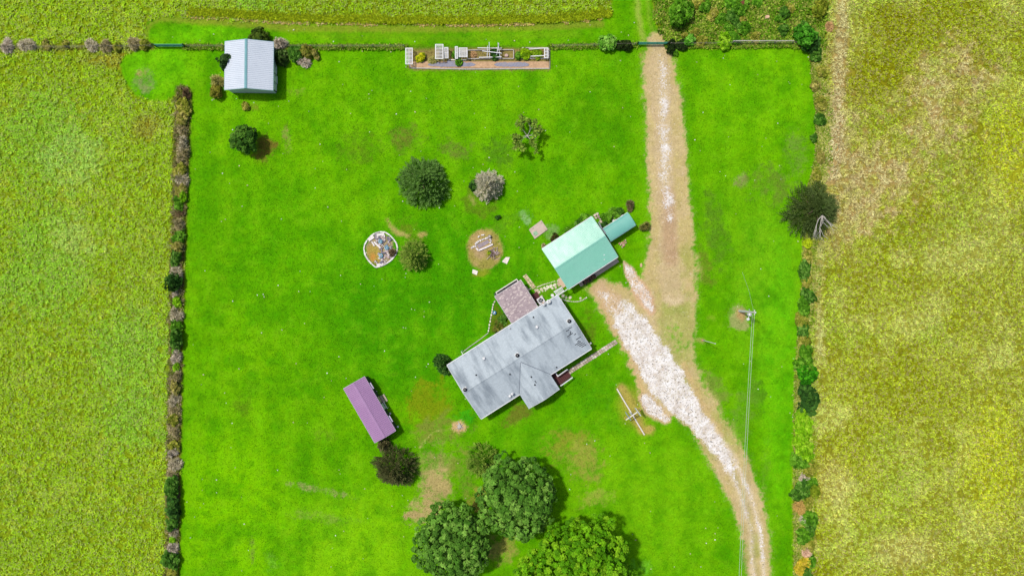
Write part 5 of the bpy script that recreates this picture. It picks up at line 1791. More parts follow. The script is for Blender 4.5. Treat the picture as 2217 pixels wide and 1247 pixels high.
for i, (y, st_, pal, r, h) in enumerate(HEDGE):
    xh = float(np.interp(y, [204, 330, 450, 560, 700, 950, 1247], [397, 392, 388, 382, 379, 375, 371])) + random.uniform(-2, 2) - (4 if pal in (PAL_MID, PAL_DARK) else 0)
    w = WORD.get(id(pal), 'dark brown dry brush')
    n_ = count.get(w, 0); count[w] = n_ + 1
    bush(xh, y, r, h, st_, pal, '%s %s bush counting down the west hedge' % (ORD[n_], w), 'bushes of the west hedge', 'hedge_bush', r * 1.45)

NB = [(10, 97, 16, 1.5, 'brush', PAL_LILAC, 'pale pinkish dry bush at the far western end of the north fence'),
      (56, 97, 17, 1.5, 'brush', PAL_GREYBR, 'round beige dry bush second from the western end of the fence'),
      (100, 98, 11, 0.9, 'leafy', PAL_TAN, 'low straw coloured weed clump between beige dry bushes'),
      (140, 99, 11, 0.9, 'leafy', PAL_OLIVE, 'low olive weed clump on the north west fence'),
      (192, 98, 15, 1.4, 'brush', PAL_GREYBR, 'beige dry bush leaning beside another, mid north west fence'),
      (226, 98, 17, 1.5, 'brush', PAL_BRUSH, 'tan dry bush with green leaves below, mid north west fence'),
      (256, 100, 12, 1.0, 'leafy', PAL_OLIVE, 'olive weed clump between tan bushes on the fence'),
      (288, 92, 17, 1.8, 'brush', PAL_BRUSH, 'tall tan dry bush nearest the western teal gate'),
      (312, 98, 12, 1.2, 'leafy', PAL_OLIVE, 'olive leafy bush touching the western teal gate'),
      (562, 80, 26, 2.6, 'leafy', [(60, 84, 24), (80, 104, 36), (44, 66, 18)], 'dark olive bush behind the north end of the barn'),
      (608, 96, 17, 2.2, 'brush', PAL_LILAC, 'pinkish grey dry bush at the north east barn corner'),
      (610, 122, 23, 2.8, 'frond', [(58, 90, 38), (84, 116, 58), (40, 66, 24), (112, 140, 84)], 'big spiky dark bush against the east barn wall'),
      (640, 112, 17, 1.6, 'leafy', PAL_MID, 'green bush between the spiky barn bush and the dry thicket'),
      (668, 112, 20, 1.5, 'leafy', [(110, 116, 44), (132, 132, 60), (88, 100, 32)], 'olive thicket trailing east of the barn'),
      (655, 136, 16, 1.4, 'brush', PAL_LILAC, 'pinkish dry bush at the tip of the thicket east of barn'),
      (684, 118, 12, 1.2, 'leafy', PAL_TAN, 'yellowish bush at the eastern edge of the barn thicket'),
      (487, 134, 18, 4.5, 'leafy', [(48, 80, 40), (64, 98, 52), (36, 62, 28)], 'dark bush overhanging the west edge of the barn roof'),
      (470, 178, 18, 2.0, 'brush', PAL_TAN, 'yellow tan dry bush at the south west barn corner'),
      (472, 200, 19, 1.8, 'leafy', [(122, 122, 44), (146, 140, 62), (98, 104, 30)], 'yellow olive bush below the south west barn corner'),
      (530, 232, 10, 0.8, 'leafy', PAL_OLIVE, 'small pale weed clump on the lawn just below the barn'),
      (958, 790, 23, 2.6, 'frond', [(38, 80, 30), (54, 100, 42), (28, 60, 22), (86, 128, 62)], 'dark green spiky bush at the west corner of the grey house'),
      (1397, 494, 15, 1.7, 'brush', [(112, 116, 50), (92, 100, 40), (136, 132, 74), (76, 84, 34)], 'brown green twiggy bush at the tip of the teal shelter'),
      (1364, 446, 13, 1.4, 'brush', [(96, 84, 60), (78, 92, 36), (120, 104, 80)], 'dark brown twiggy bush north of the teal shelter'),
      (1330, 462, 14, 1.2, 'leafy', PAL_GREEN, 'leafy green bed plant north of the teal shelter'),
      (1345, 455, 11, 1.1, 'leafy', PAL_MID, 'darker green bed plant between two bushes by the shelter'),
      (1312, 470, 13, 1.2, 'leafy', PAL_GREEN, 'bright leafy bed plant at the workshop north corner'),
      (1308, 485, 10, 1.0, 'leafy', PAL_DARK, 'dark bed plant in the angle of workshop and shelter'),
      (1272, 472, 12, 1.4, 'leafy', PAL_GREEN, 'green climber bush along the workshop north eave'),
      (1250, 484, 12, 1.3, 'leafy', PAL_MID, 'blue green bush along the workshop north eave'),
      (1228, 498, 9, 1.1, 'leafy', PAL_GREEN, 'smaller green bush along the workshop north eave'),
      (1203, 516, 11, 1.5, 'leafy', [(58, 54, 26), (78, 70, 36), (50, 66, 22)], 'dark brown bush under the workshop north eave'),
      (1176, 534, 7, 0.9, 'brush', PAL_BRUSH, 'small tan dry plant at the workshop west corner'),
      (1470, 34, 30, 3.6, 'leafy', PAL_GREEN, 'large rounded green shrub in the north scrub beside the lane'),
      (1482, 12, 20, 2.6, 'leafy', PAL_GREEN, 'green shrub cut by the upper edge beside the lane'),
      (1496, 90, 13, 1.4, 'leafy', [(96, 160, 50), (120, 180, 80), (76, 140, 36)], 'pale green shrub on the fence east of the lane gate'),
      (1570, 86, 16, 1.4, 'leafy', PAL_LIME, 'lime green shrub on the fence west part of the scrub'),
      (1590, 82, 14, 1.5, 'leafy', PAL_GREEN, 'fresh green shrub beside the lime one on the fence'),
      (1750, 72, 28, 3.4, 'leafy', [(60, 128, 24), (84, 152, 44), (44, 100, 16)], 'tall green shrub at the east end of the scrub fence'),
      (1760, 92, 18, 2.0, 'leafy', PAL_DARK, 'dark green shrub under the tall one at the fence end'),
      (1354, 98, 14, 1.3, 'leafy', [(26, 44, 14), (36, 56, 20), (48, 66, 28)], 'very dark clipped bush west of the lane gate'),
      (1340, 98, 10, 1.2, 'leafy', [(26, 44, 14), (40, 60, 22)], 'smaller very dark bush beside the pale leafed shrub'),
      (1456, 100, 15, 1.3, 'leafy', [(24, 42, 14), (34, 54, 18)], 'very dark bush east of the lane gate'),
      (1478, 102, 13, 1.2, 'leafy', [(24, 44, 14), (38, 60, 22)], 'very dark bush second east of the lane gate'),
      (1464, 112, 9, 0.8, 'leafy', PAL_GREEN, 'small fresh green weed clump below the dark gate bush'),
      (1318, 90, 18, 1.8, 'leafy', [(104, 160, 56), (130, 180, 84), (82, 140, 40)], 'pale leafed shrub on the fence west of the lane gate'),
      (1520, 92, 12, 1.0, 'leafy', PAL_OLIVE, 'olive weed clump on the fence near the pale shrub'),
      (1610, 60, 14, 1.4, 'leafy', PAL_GREEN, 'fresh green shrub in the middle of the scrub'),
      (1600, 30, 16, 1.5, 'leafy', PAL_GREEN, 'fresh green shrub above the middle of the scrub'),
      (1702, 26, 16, 1.6, 'leafy', PAL_MID, 'blue green shrub in the east of the scrub'),
      (1690, 44, 11, 1.2, 'leafy', PAL_GREEN, 'small green shrub beside the pink boulder'),
      (1776, 16, 22, 1.6, 'leafy', [(110, 128, 30), (92, 112, 24), (130, 140, 46)], 'olive shrub at the north east corner of the scrub'),
      (1792, 56, 13, 1.0, 'brush', [(190, 150, 110), (160, 130, 84)], 'reddish tan dry bush at the edge of the east field'),
      (1540, 30, 16, 1.1, 'leafy', PAL_OLIVE, 'olive shrub west of the rusty drum'),
      (1640, 82, 16, 1.0, 'leafy', PAL_OLIVE, 'olive bramble on the eastern scrub fence'),
      (1740, 786, 16, 1.7, 'leafy', PAL_GREEN, 'uppermost fresh green bush on the east field edge'),
      (1742, 812, 20, 1.9, 'leafy', [(50, 128, 10), (70, 150, 20), (38, 104, 8)], 'largest glossy green bush on the east field edge'),
      (1738, 845, 17, 1.6, 'leafy', PAL_DARK, 'dark green bush below the glossy one on the field edge'),
      (1752, 872, 17, 1.5, 'leafy', PAL_DARK, 'second dark green bush, on the field side of the edge'),
      (1732, 900, 16, 1.2, 'leafy', PAL_LIME, 'uppermost lime bush on the east field edge'),
      (1744, 926, 17, 1.3, 'leafy', PAL_LIME, 'second lime bush on the east field edge'),
      (1734, 952, 17, 1.3, 'leafy', PAL_LIME, 'third lime bush on the east field edge'),
      (1746, 978, 16, 1.2, 'leafy', PAL_LIME, 'fourth lime bush on the east field edge'),
      (1733, 1002, 15, 1.1, 'leafy', PAL_GREEN, 'green bush just below the lime bushes'),
      (1742, 1036, 11, 1.0, 'brush', PAL_LILAC, 'small lilac grey dry bush on the east field edge'),
      (1735, 1064, 17, 1.2, 'leafy', PAL_MID, 'blue green bush on the lower east field edge'),
      (1762, 1072, 16, 1.1, 'leafy', [(96, 120, 20), (116, 136, 32)], 'olive green bush jutting into the east field'),
      (1737, 1098, 13, 1.0, 'brush', [(170, 140, 80), (150, 124, 64)], 'tan dry bush above the lilac one on the field edge'),
      (1736, 1130, 15, 1.2, 'brush', PAL_LILAC, 'larger lilac grey dry bush on the lower field edge'),
      (1756, 1124, 13, 1.1, 'leafy', PAL_GREEN, 'green bush beside the larger lilac dry bush'),
      (1742, 1160, 14, 1.0, 'leafy', PAL_GREEN, 'green bush between lilac and pink dry bushes'),
      (1742, 1192, 17, 1.3, 'brush', [(200, 158, 140), (176, 140, 118), (214, 180, 160)], 'pinkish brown dry bush on the lower field edge'),
      (1742, 1226, 16, 1.0, 'leafy', [(186, 168, 50), (160, 150, 40), (204, 182, 80)], 'yellow weed bush at the foot of the field edge'),
      (1746, 640, 14, 0.9, 'leafy', PAL_MID, 'blue green weed clump on the upper east field edge'),
      (1740, 690, 13, 0.9, 'leafy', PAL_OLIVE, 'olive weed clump on the upper east field edge'),
      (1738, 740, 13, 0.9, 'leafy', PAL_OLIVE, 'olive weed clump above the glossy green bush'),
      (1754, 530, 13, 1.0, 'leafy', [(150, 176, 20), (170, 190, 40)], 'yellow green weed clump below the dark boundary tree'),
      (1764, 300, 9, 0.9, 'leafy', PAL_MID, 'small dark weed clump on the field edge above the tree'),
      (1780, 150, 14, 1.1, 'leafy', PAL_OLIVE, 'olive weed clump at the top of the east field edge'),
      (1770, 190, 12, 1.0, 'leafy', PAL_TAN, 'straw coloured weed clump on the upper field edge'),
      (1079, 471, 6, 0.9, 'leafy', PAL_DARK, 'tiny dark bush alone between spruce and concrete pad'),
      (850, 548, 9, 1.2, 'brush', [(70, 60, 44), (98, 84, 62), (120, 104, 80)], 'dark dead bush inside the round pot garden'),
      (1060, 545, 7, 0.8, 'leafy', [(150, 170, 20), (60, 90, 16), (110, 140, 20)], 'yellow green plant beside the driftwood in the circle garden'),
      (1080, 706, 13, 0.7, 'leafy', [(96, 104, 40), (120, 122, 60), (60, 90, 20)], 'low brown green plants between porch and curved edging'),
      (1086, 690, 10, 0.7, 'leafy', PAL_MID, 'low green plants against the mauve porch'),
      (912, 126, 13, 1.1, 'leafy', [(172, 180, 10), (140, 160, 10), (196, 196, 40)], 'bright yellow green bush at the west end of the vegetable bed'),
      (936, 126, 12, 0.8, 'brush', PAL_TAN, 'dry tan stalks next to the yellow bush in the bed'),
      (984, 122, 11, 1.0, 'leafy', PAL_GREEN, 'green bean plant between two white trellises'),
      (996, 136, 10, 0.7, 'leafy', PAL_GREEN, 'low green plant spilling onto the weed cloth'),
      (1028, 120, 10, 0.6, 'brush', [(190, 150, 110), (150, 122, 84)], 'dry brown plant inside the middle bed frame'),
      (1070, 117, 12, 1.0, 'leafy', PAL_DARK, 'dark green plant under the loose white poles'),
      (1124, 118, 11, 0.9, 'leafy', PAL_GREEN, 'green plant at the west end of the right bed frame'),
      (1142, 116, 14, 0.8, 'leafy', [(120, 160, 10), (140, 176, 20), (92, 130, 8)], 'yellow green row plants in the right bed frame'),
      (1162, 116, 11, 0.7, 'leafy', [(110, 146, 20), (130, 160, 40)], 'paler row plants beside the white cage in the bed')]
for (px, py, r, h, st_, pal, lab) in NB:
    if 1725 < px < 1768 and py > 560: r = r * 1.3
    bush(px, py, r, h, st_, pal, lab, None, 'bush')

seen = {}
for (py, px, r, h, pal, w) in sorted(((560, 1748, 13, .9, PAL_OLIVE, 'olive'), (585, 1742, 14, 1.0, PAL_MID, 'blue green'), (612, 1750, 14, .9, PAL_OLIVE, 'olive'),
        (665, 1742, 14, 1.0, PAL_GREEN, 'fresh green'), (715, 1744, 15, 1.0, PAL_MID, 'blue green'), (762, 1748, 15, 1.2, PAL_GREEN, 'fresh green'),
        (1018, 1756, 15, 1.0, PAL_OLIVE, 'olive'), (1048, 1758, 14, 1.0, PAL_GREEN, 'fresh green'), (1085, 1748, 14, 1.0, PAL_OLIVE, 'olive'), (1145, 1758, 15, 1.0, PAL_MID, 'blue green'),
        (1176, 1754, 14, 1.0, PAL_OLIVE, 'olive'), (1208, 1756, 13, .9, PAL_GREEN, 'fresh green'), (1243, 1752, 14, 1.0, PAL_MID, 'blue green'), (120, 1768, 14, 1.2, PAL_MID, 'blue green'), (225, 1776, 13, 1.0, PAL_OLIVE, 'olive'),
        (260, 1778, 12, .9, PAL_MID, 'blue green'), (340, 1776, 12, .9, PAL_TAN, 'straw coloured'), (375, 1768, 12, .9, PAL_OLIVE, 'olive')), key=lambda q: q[0]):
    n_ = seen.get(w, 0); seen[w] = n_ + 1
    bush(px, py, r, h, 'leafy', pal, 'low %s weed clump, %s of its colour counting down the field edge' % (w, ORD[n_]), 'weed clumps along the east field edge', 'weed_clump', r * 1.4)
rs = random.Random(21)
spots = []
for i in range(18):
    px, py = rs.uniform(1428, 1785), rs.uniform(2, 88)
    if px < 1510 and py < 70: px += 90
    spots.append((px, py, i % 3, rs.uniform(9, 15), rs.uniform(.8, 1.4)))
seen = {}
for px, py, k_, r, h in sorted(spots):
    pal, w = ((PAL_GREEN, 'fresh green'), (PAL_OLIVE, 'olive'), (PAL_MID, 'blue green'))[k_]
    n_ = seen.get(w, 0); seen[w] = n_ + 1
    bush(px, py, r, h, 'leafy', pal, '%s bramble, %s of its colour eastward from the lane in the scrub' % (w, ORD[n_]), 'bramble clumps in the north scrub', 'bramble')

# ------------------------------------------------------------------ small things
def placed(name, label, cat, px, py, z=0.0, rz=0.0, group=None):
    o = Wp(px, py, z)
    return thing(name, label, cat, (o.x, o.y, ground_z(o.x, o.y)), rz, group)


def rel(t, px, py, z=0.0):
    """photograph pixel at height z -> local coordinates of thing t"""
    v = Wp(px, py, z) - Vector((t.location.x, t.location.y, 0))
    return Matrix.Rotation(-t.rotation_euler.z, 3, 'Z') @ v


# ---- gates and fences along the north side
def gate(px0, px1, py, label):
    a, b = Wp(px0, py), Wp(px1, py)
    t = thing('gate', label, 'gate', ((a.x + b.x) / 2, a.y, -0.02), 0, 'teal field gates on the north fence')
    L = b.x - a.x
    for i in range(6):
        mb = MB(); mb.tube([(-L / 2, 0, 0.18 + 0.21 * i), (L / 2, 0, 0.18 + 0.21 * i)], 0.035 if i in (0, 5) else 0.03, 6)
        mb.build('rail', M['gate_teal'], t)
    for i in range(4):
        mb = MB(); mb.box(-L / 2 + L * i / 3, 0, 0.15, 0.07, 0.05, 1.12)
        mb.build('upright', M['gate_teal'], t)
    mb = MB()
    for k in range(int(L / 0.1)):
        mb.bar((-L / 2 + 0.1 * k + .05, 0.01, 0.2), (-L / 2 + 0.1 * k + .05, 0.01, 1.22), 0.045, 0.012)
    m = mb.build('mesh_infill', M['gate_teal'], t); m['kind'] = 'stuff'
    for x in (-L / 2 - 0.14, L / 2 + 0.14):
        mb = MB(); mb.lathe(x, 0, [(0.09, -0.1), (0.085, 1.45), (0.04, 1.5)], 8)
        mb.build('gate_post', M['charcoal'], t)


gate(341, 401, 102.0, 'western teal field gate beside the dry bushes near the barn')
gate(1381, 1442, 97.5, 'teal field gate across the lane between very dark bushes')


def fence(pts, label, step=4.2, hgt=1.25):
    a = Wp(*pts[0]); t = thing('wire_fence', label, 'fence', (a.x, a.y, 0), 0, 'wire fences along the north side')
    for (p, q) in zip(pts[:-1], pts[1:]):
        u, v = Wp(*p) - a, Wp(*q) - a
        n = max(1, int((v - u).length / step))
        for i in range(n + 1):
            w_ = u.lerp(v, i / n)
            mb = MB(); mb.lathe(w_.x, w_.y, [(0.07, -0.1), (0.065, hgt), (0.03, hgt + 0.05)], 6)
            mb.build('post', M['grey_post'], t)
        for z in (0.35, 0.65, 0.95, 1.18):
            mb = MB(); mb.tube([(u.x, u.y, z), ((u.x + v.x) / 2, (u.y + v.y) / 2, z - 0.02), (v.x, v.y, z)], 0.012, 4)
            mb.build('wire', M['fence_wire'], t)


fence([(-60, 105.5), (150, 105), (333, 103)], 'wire fence with weathered posts through the north western bushes')
fence([(410, 103), (486, 103)], 'short wire fence between the western gate and the barn')
fence([(610, 103.5), (876, 103)], 'wire fence running from the barn to the vegetable bed')
fence([(1196, 103), (1374, 99)], 'wire fence from the vegetable bed to the lane gate')
fence([(1450, 98.5), (1600, 97), (1752, 96)], 'wire fence along the foot of the north scrub')
# pale top rail seen on the scrub fence
o = Wp(1645, 95)
tr = thing('rail_fence', 'pale weathered pole rail along the eastern scrub fence', 'fence', (o.x, o.y, 0))
for x0_, x1_ in ((-4.2, -1.4), (-1.3, 1.9), (2.0, 4.6)):
    mb = MB(); mb.tube([(x0_, 0.02, 1.2), (x1_, 0.05, 1.25)], [0.07, 0.055], 7); mb.build('rail', M['pale_wood'], tr)
for x0_ in (-4.2, -1.35, 1.95, 4.6):
    mb = MB(); mb.lathe(x0_, 0, [(0.08, -0.1), (0.07, 1.2)], 7); mb.build('post', M['grey_post'], tr)

# ---- vegetable bed
vb = placed('raised_bed', 'long framed vegetable bed with tan soil and blue grey weed cloth by the north fence', 'garden bed', 1036, 128)
mb = MB()
a, b = rel(vb, 886, 134), rel(vb, 1188, 148)
nx_ = 40
vs_, fs_ = [], []
for i in range(nx_ + 1):
    x = a.x + (b.x - a.x) * i / nx_
    for j in range(4):
        vs_.append((x, a.y + (b.y - a.y) * j / 3, 0.06 + random.uniform(0, 0.07)))
for i in range(nx_):
    for j in range(3):
        k = i * 4 + j
        fs_.append((k, k + 1, k + 5, k + 4))
mb.add(vs_, fs_); mb.build('soil', M['soil'], vb)
def edge_pieces(t, name, pts, mat, w=0.14, h=0.2, ln=2.4):
    for p, q in zip(pts[:-1], pts[1:]):
        u, v = rel(t, *p), rel(t, *q)
        n = max(1, round((v - u).length / ln))
        for i in range(n):
            c0, c1 = u.lerp(v, i / n), u.lerp(v, (i + 1) / n)
            d = (c1 - c0).normalized() * 0.008
            mb = MB(); mb.bar((c0 + d) + Vector((0, 0, h / 2 - 0.05)), (c1 - d) + Vector((0, 0, h / 2 - 0.05)), w, h)
            mb.build(name, mat, t)
edge_pieces(vb, 'edge_plank', [(884, 136), (890, 148), (1010, 150.5), (1190, 149)], M['pale_wood'])
edge_pieces(vb, 'edge_plank', [(1190, 149), (1190, 100)], M['grey_post'])
edge_pieces(vb, 'edge_plank', [(972, 130.5), (1010, 130.5)], M['white_wood'])
for cx0, cx1, seed in ((926, 1030, 1), (1070, 1146, 2)):
    rnd = random.Random(seed)
    n = 26
    top, bot = [], []
    for i in range(n + 1):
        x = cx0 + (cx1 - cx0) * i / n
        k = max(0.0, math.sin(PI * i / n)) ** 0.25
        top.append(rel(vb, x, 141 - (5 * k + rnd.uniform(-1.2, 1.2) + (3.5 if 966 < x < 990 else 0))))
        bot.append(rel(vb, x, 141 + 4.6 * k + rnd.uniform(-.6, .6)))
    vs_ = []
    for p, q in zip(bot, top):
        for j in range(3):
            w_ = p.lerp(q, j / 2); vs_.append((w_.x, w_.y, 0.145 + rnd.uniform(0, 0.05) - (0.03 if j != 1 else 0)))
    fs_ = [(i * 3 + j, (i + 1) * 3 + j, (i + 1) * 3 + j + 1, i * 3 + j + 1) for i in range(n) for j in range(2)]
    mb = MB(); mb.add(vs_, fs_); mb.build('weed_cloth', M['fabric'], vb)
for lab, pts in (('pale board frame in the middle of the vegetable bed', [(1012, 110), (1112, 109), (1112, 128), (1012, 128.5), (1012, 110)]),
                 ('right board frame of the vegetable bed around yellow green plants', [(1128, 128), (1188, 127.5), (1188, 105), (1130, 105)])):
    cx_, cy_ = sum(p[0] for p in pts[:3]) / 3, 118
    bf = placed('bed_frame', lab, 'bed frame', cx_, cy_, 0, 0, 'board frames in the vegetable bed')
    edge_pieces(bf, 'plank', pts, M['pale_wood'], 0.10, 0.3, 3.4)
o = placed('garden_stone', 'pinkish pointed stone in the middle bed frame', 'stone', 1097, 121)
mb = MB(); mb.cur = C(214, 184, 172); mb.rock(0, 0, 0.0, 0.34, 0.28, 0.3); mb.build('stone', M['stone'], o)


def trellis(label, px0, py0, px1, py1, z, nx, ny, leg=True, tilt=0.0, bars='both'):
    """white slatted trellis panel lying level at height z on four legs"""
    t = placed('trellis', label, 'trellis', (px0 + px1) / 2, (py0 + py1) / 2, z, 0, 'white trellises in the vegetable bed')
    a, b = rel(t, px0, py1, z), rel(t, px1, py0, z)
    def zz(y): return z + tilt * (y - a.y) / (b.y - a.y)
    for x in (a.x, b.x):
        mb = MB(); mb.bar((x, a.y - .05, zz(a.y)), (x, b.y + .05, zz(b.y)), 0.12, 0.07); mb.build('side_rail', M['white'], t)
    for i in range(ny):
        y = a.y + (b.y - a.y) * i / (ny - 1)
        mb = MB(); mb.bar((a.x + .065, y, zz(y)), (b.x - .065, y, zz(y)), 0.075 if 0 < i < ny - 1 else 0.11, 0.05); mb.build('rung', M['white'], t)
    for i in range(nx):
        x = a.x + (b.x - a.x) * (i + 1) / (nx + 1)
        mb = MB(); mb.bar((x, a.y, zz(a.y) + .06), (x, b.y, zz(b.y) + .06), 0.07, 0.04); mb.build('slat', M['white'], t)
    if leg:
        for x in (a.x, b.x):
            for y in (a.y + .02, b.y - .02):
                mb = MB(); mb.bar((x, y, -0.05), (x, y, zz(y) - 0.05), 0.07, 0.07); mb.build('leg', M['white'], t)
    return t


trellis('tall white trellis with lengthwise slats at the west end of the bed', 878.5, 105, 892.5, 139, 1.2, 4, 5)
trellis('widest white trellis with ten rungs like a ladder', 943, 97, 959, 127.5, 1.4, 0, 11)
trellis('narrow leaning white trellis beside the ladder shaped one', 962, 105, 970, 126, 0.9, 3, 3, True, 0.3)
trellis('square white trellis with crossing slats in the bed', 994, 104.5, 1011, 123.5, 1.3, 3, 8)
trellis('very narrow white trellis edge on beside the square one', 986, 103, 990.5, 127, 1.0, 1, 3, True, 0.3)
trellis('white cage frame at the east end of the bed', 1179, 105, 1186, 125.5, 1.0, 1, 4)
for i, (p, q, za, zb, lab) in enumerate((((1056, 100), (1054.5, 126), 1.5, 0.5, 'shorter upright white pole leaning in the bed, left of three'),
                                    ((1059, 92), (1060, 127), 1.8, 0.4, 'longest white pole crossing the bed from fence to soil'),
                                    ((1080, 94), (1074, 126), 1.7, 0.4, 'white pole of the crossed pair leaning west'),
                                    ((1078, 93), (1083, 127), 1.8, 0.4, 'white pole of the crossed pair leaning east'),
                                    ((1034, 104.5), (1086, 105), 0.9, 0.9, 'upper level white pole across the loose frame'),
                                    ((1044, 111), (1086, 116), 1.2, 1.1, 'slanting white pole across the middle of the loose frame'),
                                    ((1037, 125), (1086, 124), 0.6, 0.6, 'lower level white pole across the loose frame'),
                                    ((1145, 107), (1180, 105), 0.8, 0.9, 'upper white pole reaching the cage frame'),
                                    ((1149, 122.5), (1180, 121), 0.7, 0.9, 'lower white pole reaching the cage frame'))):
    a, b = Wp(*p, za), Wp(*q, zb)
    t = thing('garden_pole', lab, 'pole', ((a.x + b.x) / 2, (a.y + b.y) / 2, 0), 0, 'loose white poles in the vegetable bed')
    mb = MB(); c = Vector(t.location)
    mb.bar(a - c, b - c, 0.10, 0.07); mb.build('pole', M['white'], t)
    for e_, zt in ((a, za), (b, zb)):
        mb = MB(); w_ = e_ - c
        mb.bar((w_.x, w_.y, -0.05), (w_.x, w_.y, zt - 0.045), 0.05, 0.05); mb.build('stake', M['white_wood'], t)

# ---- round pot garden
pg = placed('rock_garden', 'round rock garden ringed with white edging stones beside the yellow green spruce', 'rock garden', 824, 541)
ring = [(788, 539.4), (789.7, 529.7), (795, 520.6), (802, 512), (811, 505.5), (822, 502.3), (834.7, 503.2), (844.4, 509.5), (852.3, 518), (858.4, 527), (860.7, 537.6), (857.6, 550),
        (847.5, 563), (836.4, 571), (824, 576.4), (813, 578.5), (805, 571.5), (797.5, 563.5), (791, 553), (788, 539.4)]
for p, q in zip(ring[:-1], ring[1:]):
    u, v = rel(pg, *p), rel(pg, *q)
    n = max(1, round((v - u).length / 0.62))
    for i in range(n):
        c0, c1 = u.lerp(v, i / n), u.lerp(v, (i + 1) / n)
        d = (c1 - c0) * 0.03
        mb = MB(); mb.cur = C(*random.choice([(236, 232, 226), (214, 208, 204), (240, 238, 234), (196, 192, 190)]))
        mb.bar(c0 + d + Vector((0, 0, 0.07)), c1 - d + Vector((0, 0, 0.07)), random.uniform(0.16, 0.24), random.uniform(0.2, 0.28))
        mb.build('edging_stone', M['stone'], pg)
rnd = random.Random(4)
for i in range(170):
    x, y = rnd.uniform(812, 858), rnd.uniform(506, 574)
    if (x - 824) ** 2 / 33 ** 2 + (y - 540) ** 2 / 35 ** 2 > 0.85 or (x < 820 and y > 524 and y < 566): continue
    v = rel(pg, x, y)
    mb = MB(); mb.cur = C(*rnd.choice([(178, 168, 176), (150, 144, 156), (204, 192, 190), (120, 118, 130), (196, 174, 170), (226, 220, 216)]))
    mb.rock(v.x, v.y, 0, rnd.uniform(0.12, 0.34), rnd.uniform(0.1, 0.24), rnd.uniform(0.1, 0.3), 6, rnd.uniform(0, 3))
    mb.build('rock', M['stone'], pg)
for (p, q, w_) in (((810, 524), (824, 537), 0.26), ((798, 520), (809, 512), 0.5), ((816, 509), (832, 507), 0.34), ((816, 574), (830, 571), 0.34), ((805, 523), (811, 533), 0.18)):
    a, b = rel(pg, *p), rel(pg, *q)
    mb = MB(); mb.cur = C(238, 232, 228); mb.bar(a + Vector((0, 0, 0.16)), b + Vector((0, 0, 0.12)), w_, 0.16); mb.build('slab', M['stone'], pg)
for px, py, r, lab in ((823.6, 523, 0.30, 'upper blue rimmed pot among rocks in the round garden'), (837, 536.3, 0.31, 'brightest pale blue pot in the middle of the round garden'),
                       (824.5, 553.5, 0.31, 'lower blue pot with a pale leaf inside in the round garden')):
    t = placed('flower_pot', lab, 'pot', px, py, 0.4, 0, 'blue pots in the round garden')
    mb = MB()
    mb.lathe(0, 0, [(r * .6, 0), (r * .98, 0.42), (r * 1.0, 0.48), (r * .72, 0.48), (r * .66, 0.40)], 18)
    mb.build('bowl', M['blue_glaze'], t, True)
    mb = MB(); mb.lathe(0, 0, [(r * .63, 0.402), (r * .6, 0.43)], 14); mb.build('soil', M['dark_blue'], t)
    mb = MB()
    mb.lathe(0.02, 0.0, [(r * .22, 0.43), (r * .34, 0.5), (r * .12, 0.5)], 10) if py != 553.5 else mb.hexa([(-.2, -.05, .44), (.18, .1, .44), (.2, .16, .45), (-.2, .05, .45), (-.2, -.05, .5), (.18, .1, .5), (.2, .16, .5), (-.2, .05, .5)])
    mb.build('ornament', M['blue_glaze'] if py != 553.5 else M['white'], t)

# ---- circle garden with the stone trough
cg = placed('stone_trough', 'long grey trough bed edged with white stones in the circle garden', 'garden bed', 1047, 528, 0, math.radians(22))
bord = [(1030.5, 537), (1028.5, 530), (1034, 524), (1042, 520), (1050, 517), (1058, 514.5)]
def stones(t, name, pts, step, cols, rr=(0.13, 0.2), hh=(0.15, 0.26)):
    for p, q in zip(pts[:-1], pts[1:]):
        u, v = rel(t, *p), rel(t, *q)
        n = max(1, round((v - u).length / step))
        for i in range(n):
            w_ = u.lerp(v, (i + 0.5) / n)
            mb = MB(); mb.cur = C(*random.choice(cols))
            mb.rock(w_.x, w_.y, -0.03, step * 0.52, random.uniform(*rr), random.uniform(*hh), 7, math.atan2((v - u).y, (v - u).x))
            mb.build(name, M['stone'], t)
WHT = [(238, 232, 230), (222, 214, 214), (206, 198, 200), (244, 240, 236)]
stones(cg, 'edging_stone', bord, 0.34, WHT)
stones(cg, 'edging_stone', [(1060, 516), (1062.5, 520), (1063, 524), (1060, 527)], 0.3, WHT)
stones(cg, 'loose_stone', [(1019, 537), (1024, 536), (1027, 532)], 0.34, WHT)
for p, q in (((1031, 537.5), (1036, 542.5)), ((1036, 542.5), (1052, 536)), ((1052, 536), (1067, 529))):
    a, b = rel(cg, *p), rel(cg, *q)
    mb = MB(); mb.cur = C(236, 228, 228); mb.bar(a + Vector((0, 0, .13)), b + Vector((0, 0, .13)), 0.24, 0.3); mb.build('edging_slab', M['stone'], cg)
mb = MB()
f_ = [rel(cg, *p) for p in ((1032, 530), (1056, 519), (1060.5, 525.5), (1037, 538.5))]
mb.slab([(v.x, v.y, 0.05) for v in f_[::-1]], 0.08); mb.build('bed_floor', mat_plain('grey_lilac_gravel', C(158, 146, 152), 0.9, 0.3, 5, bump=0.4), cg)
t = placed('round_stump', 'grey round topped stump at the corner of the stone trough', 'stump', 1060, 512, 0.5)
mb = MB(); mb.lathe(0, 0, [(0.26, 0), (0.25, 0.5), (0.19, 0.56)], 14); mb.build('body', M['grey_post'], t)
mb = MB(); mb.lathe(0, 0, [(0.15, 0.561), (0.13, 0.59)], 12); mb.build('top_disc', M['pale_wood'], t)
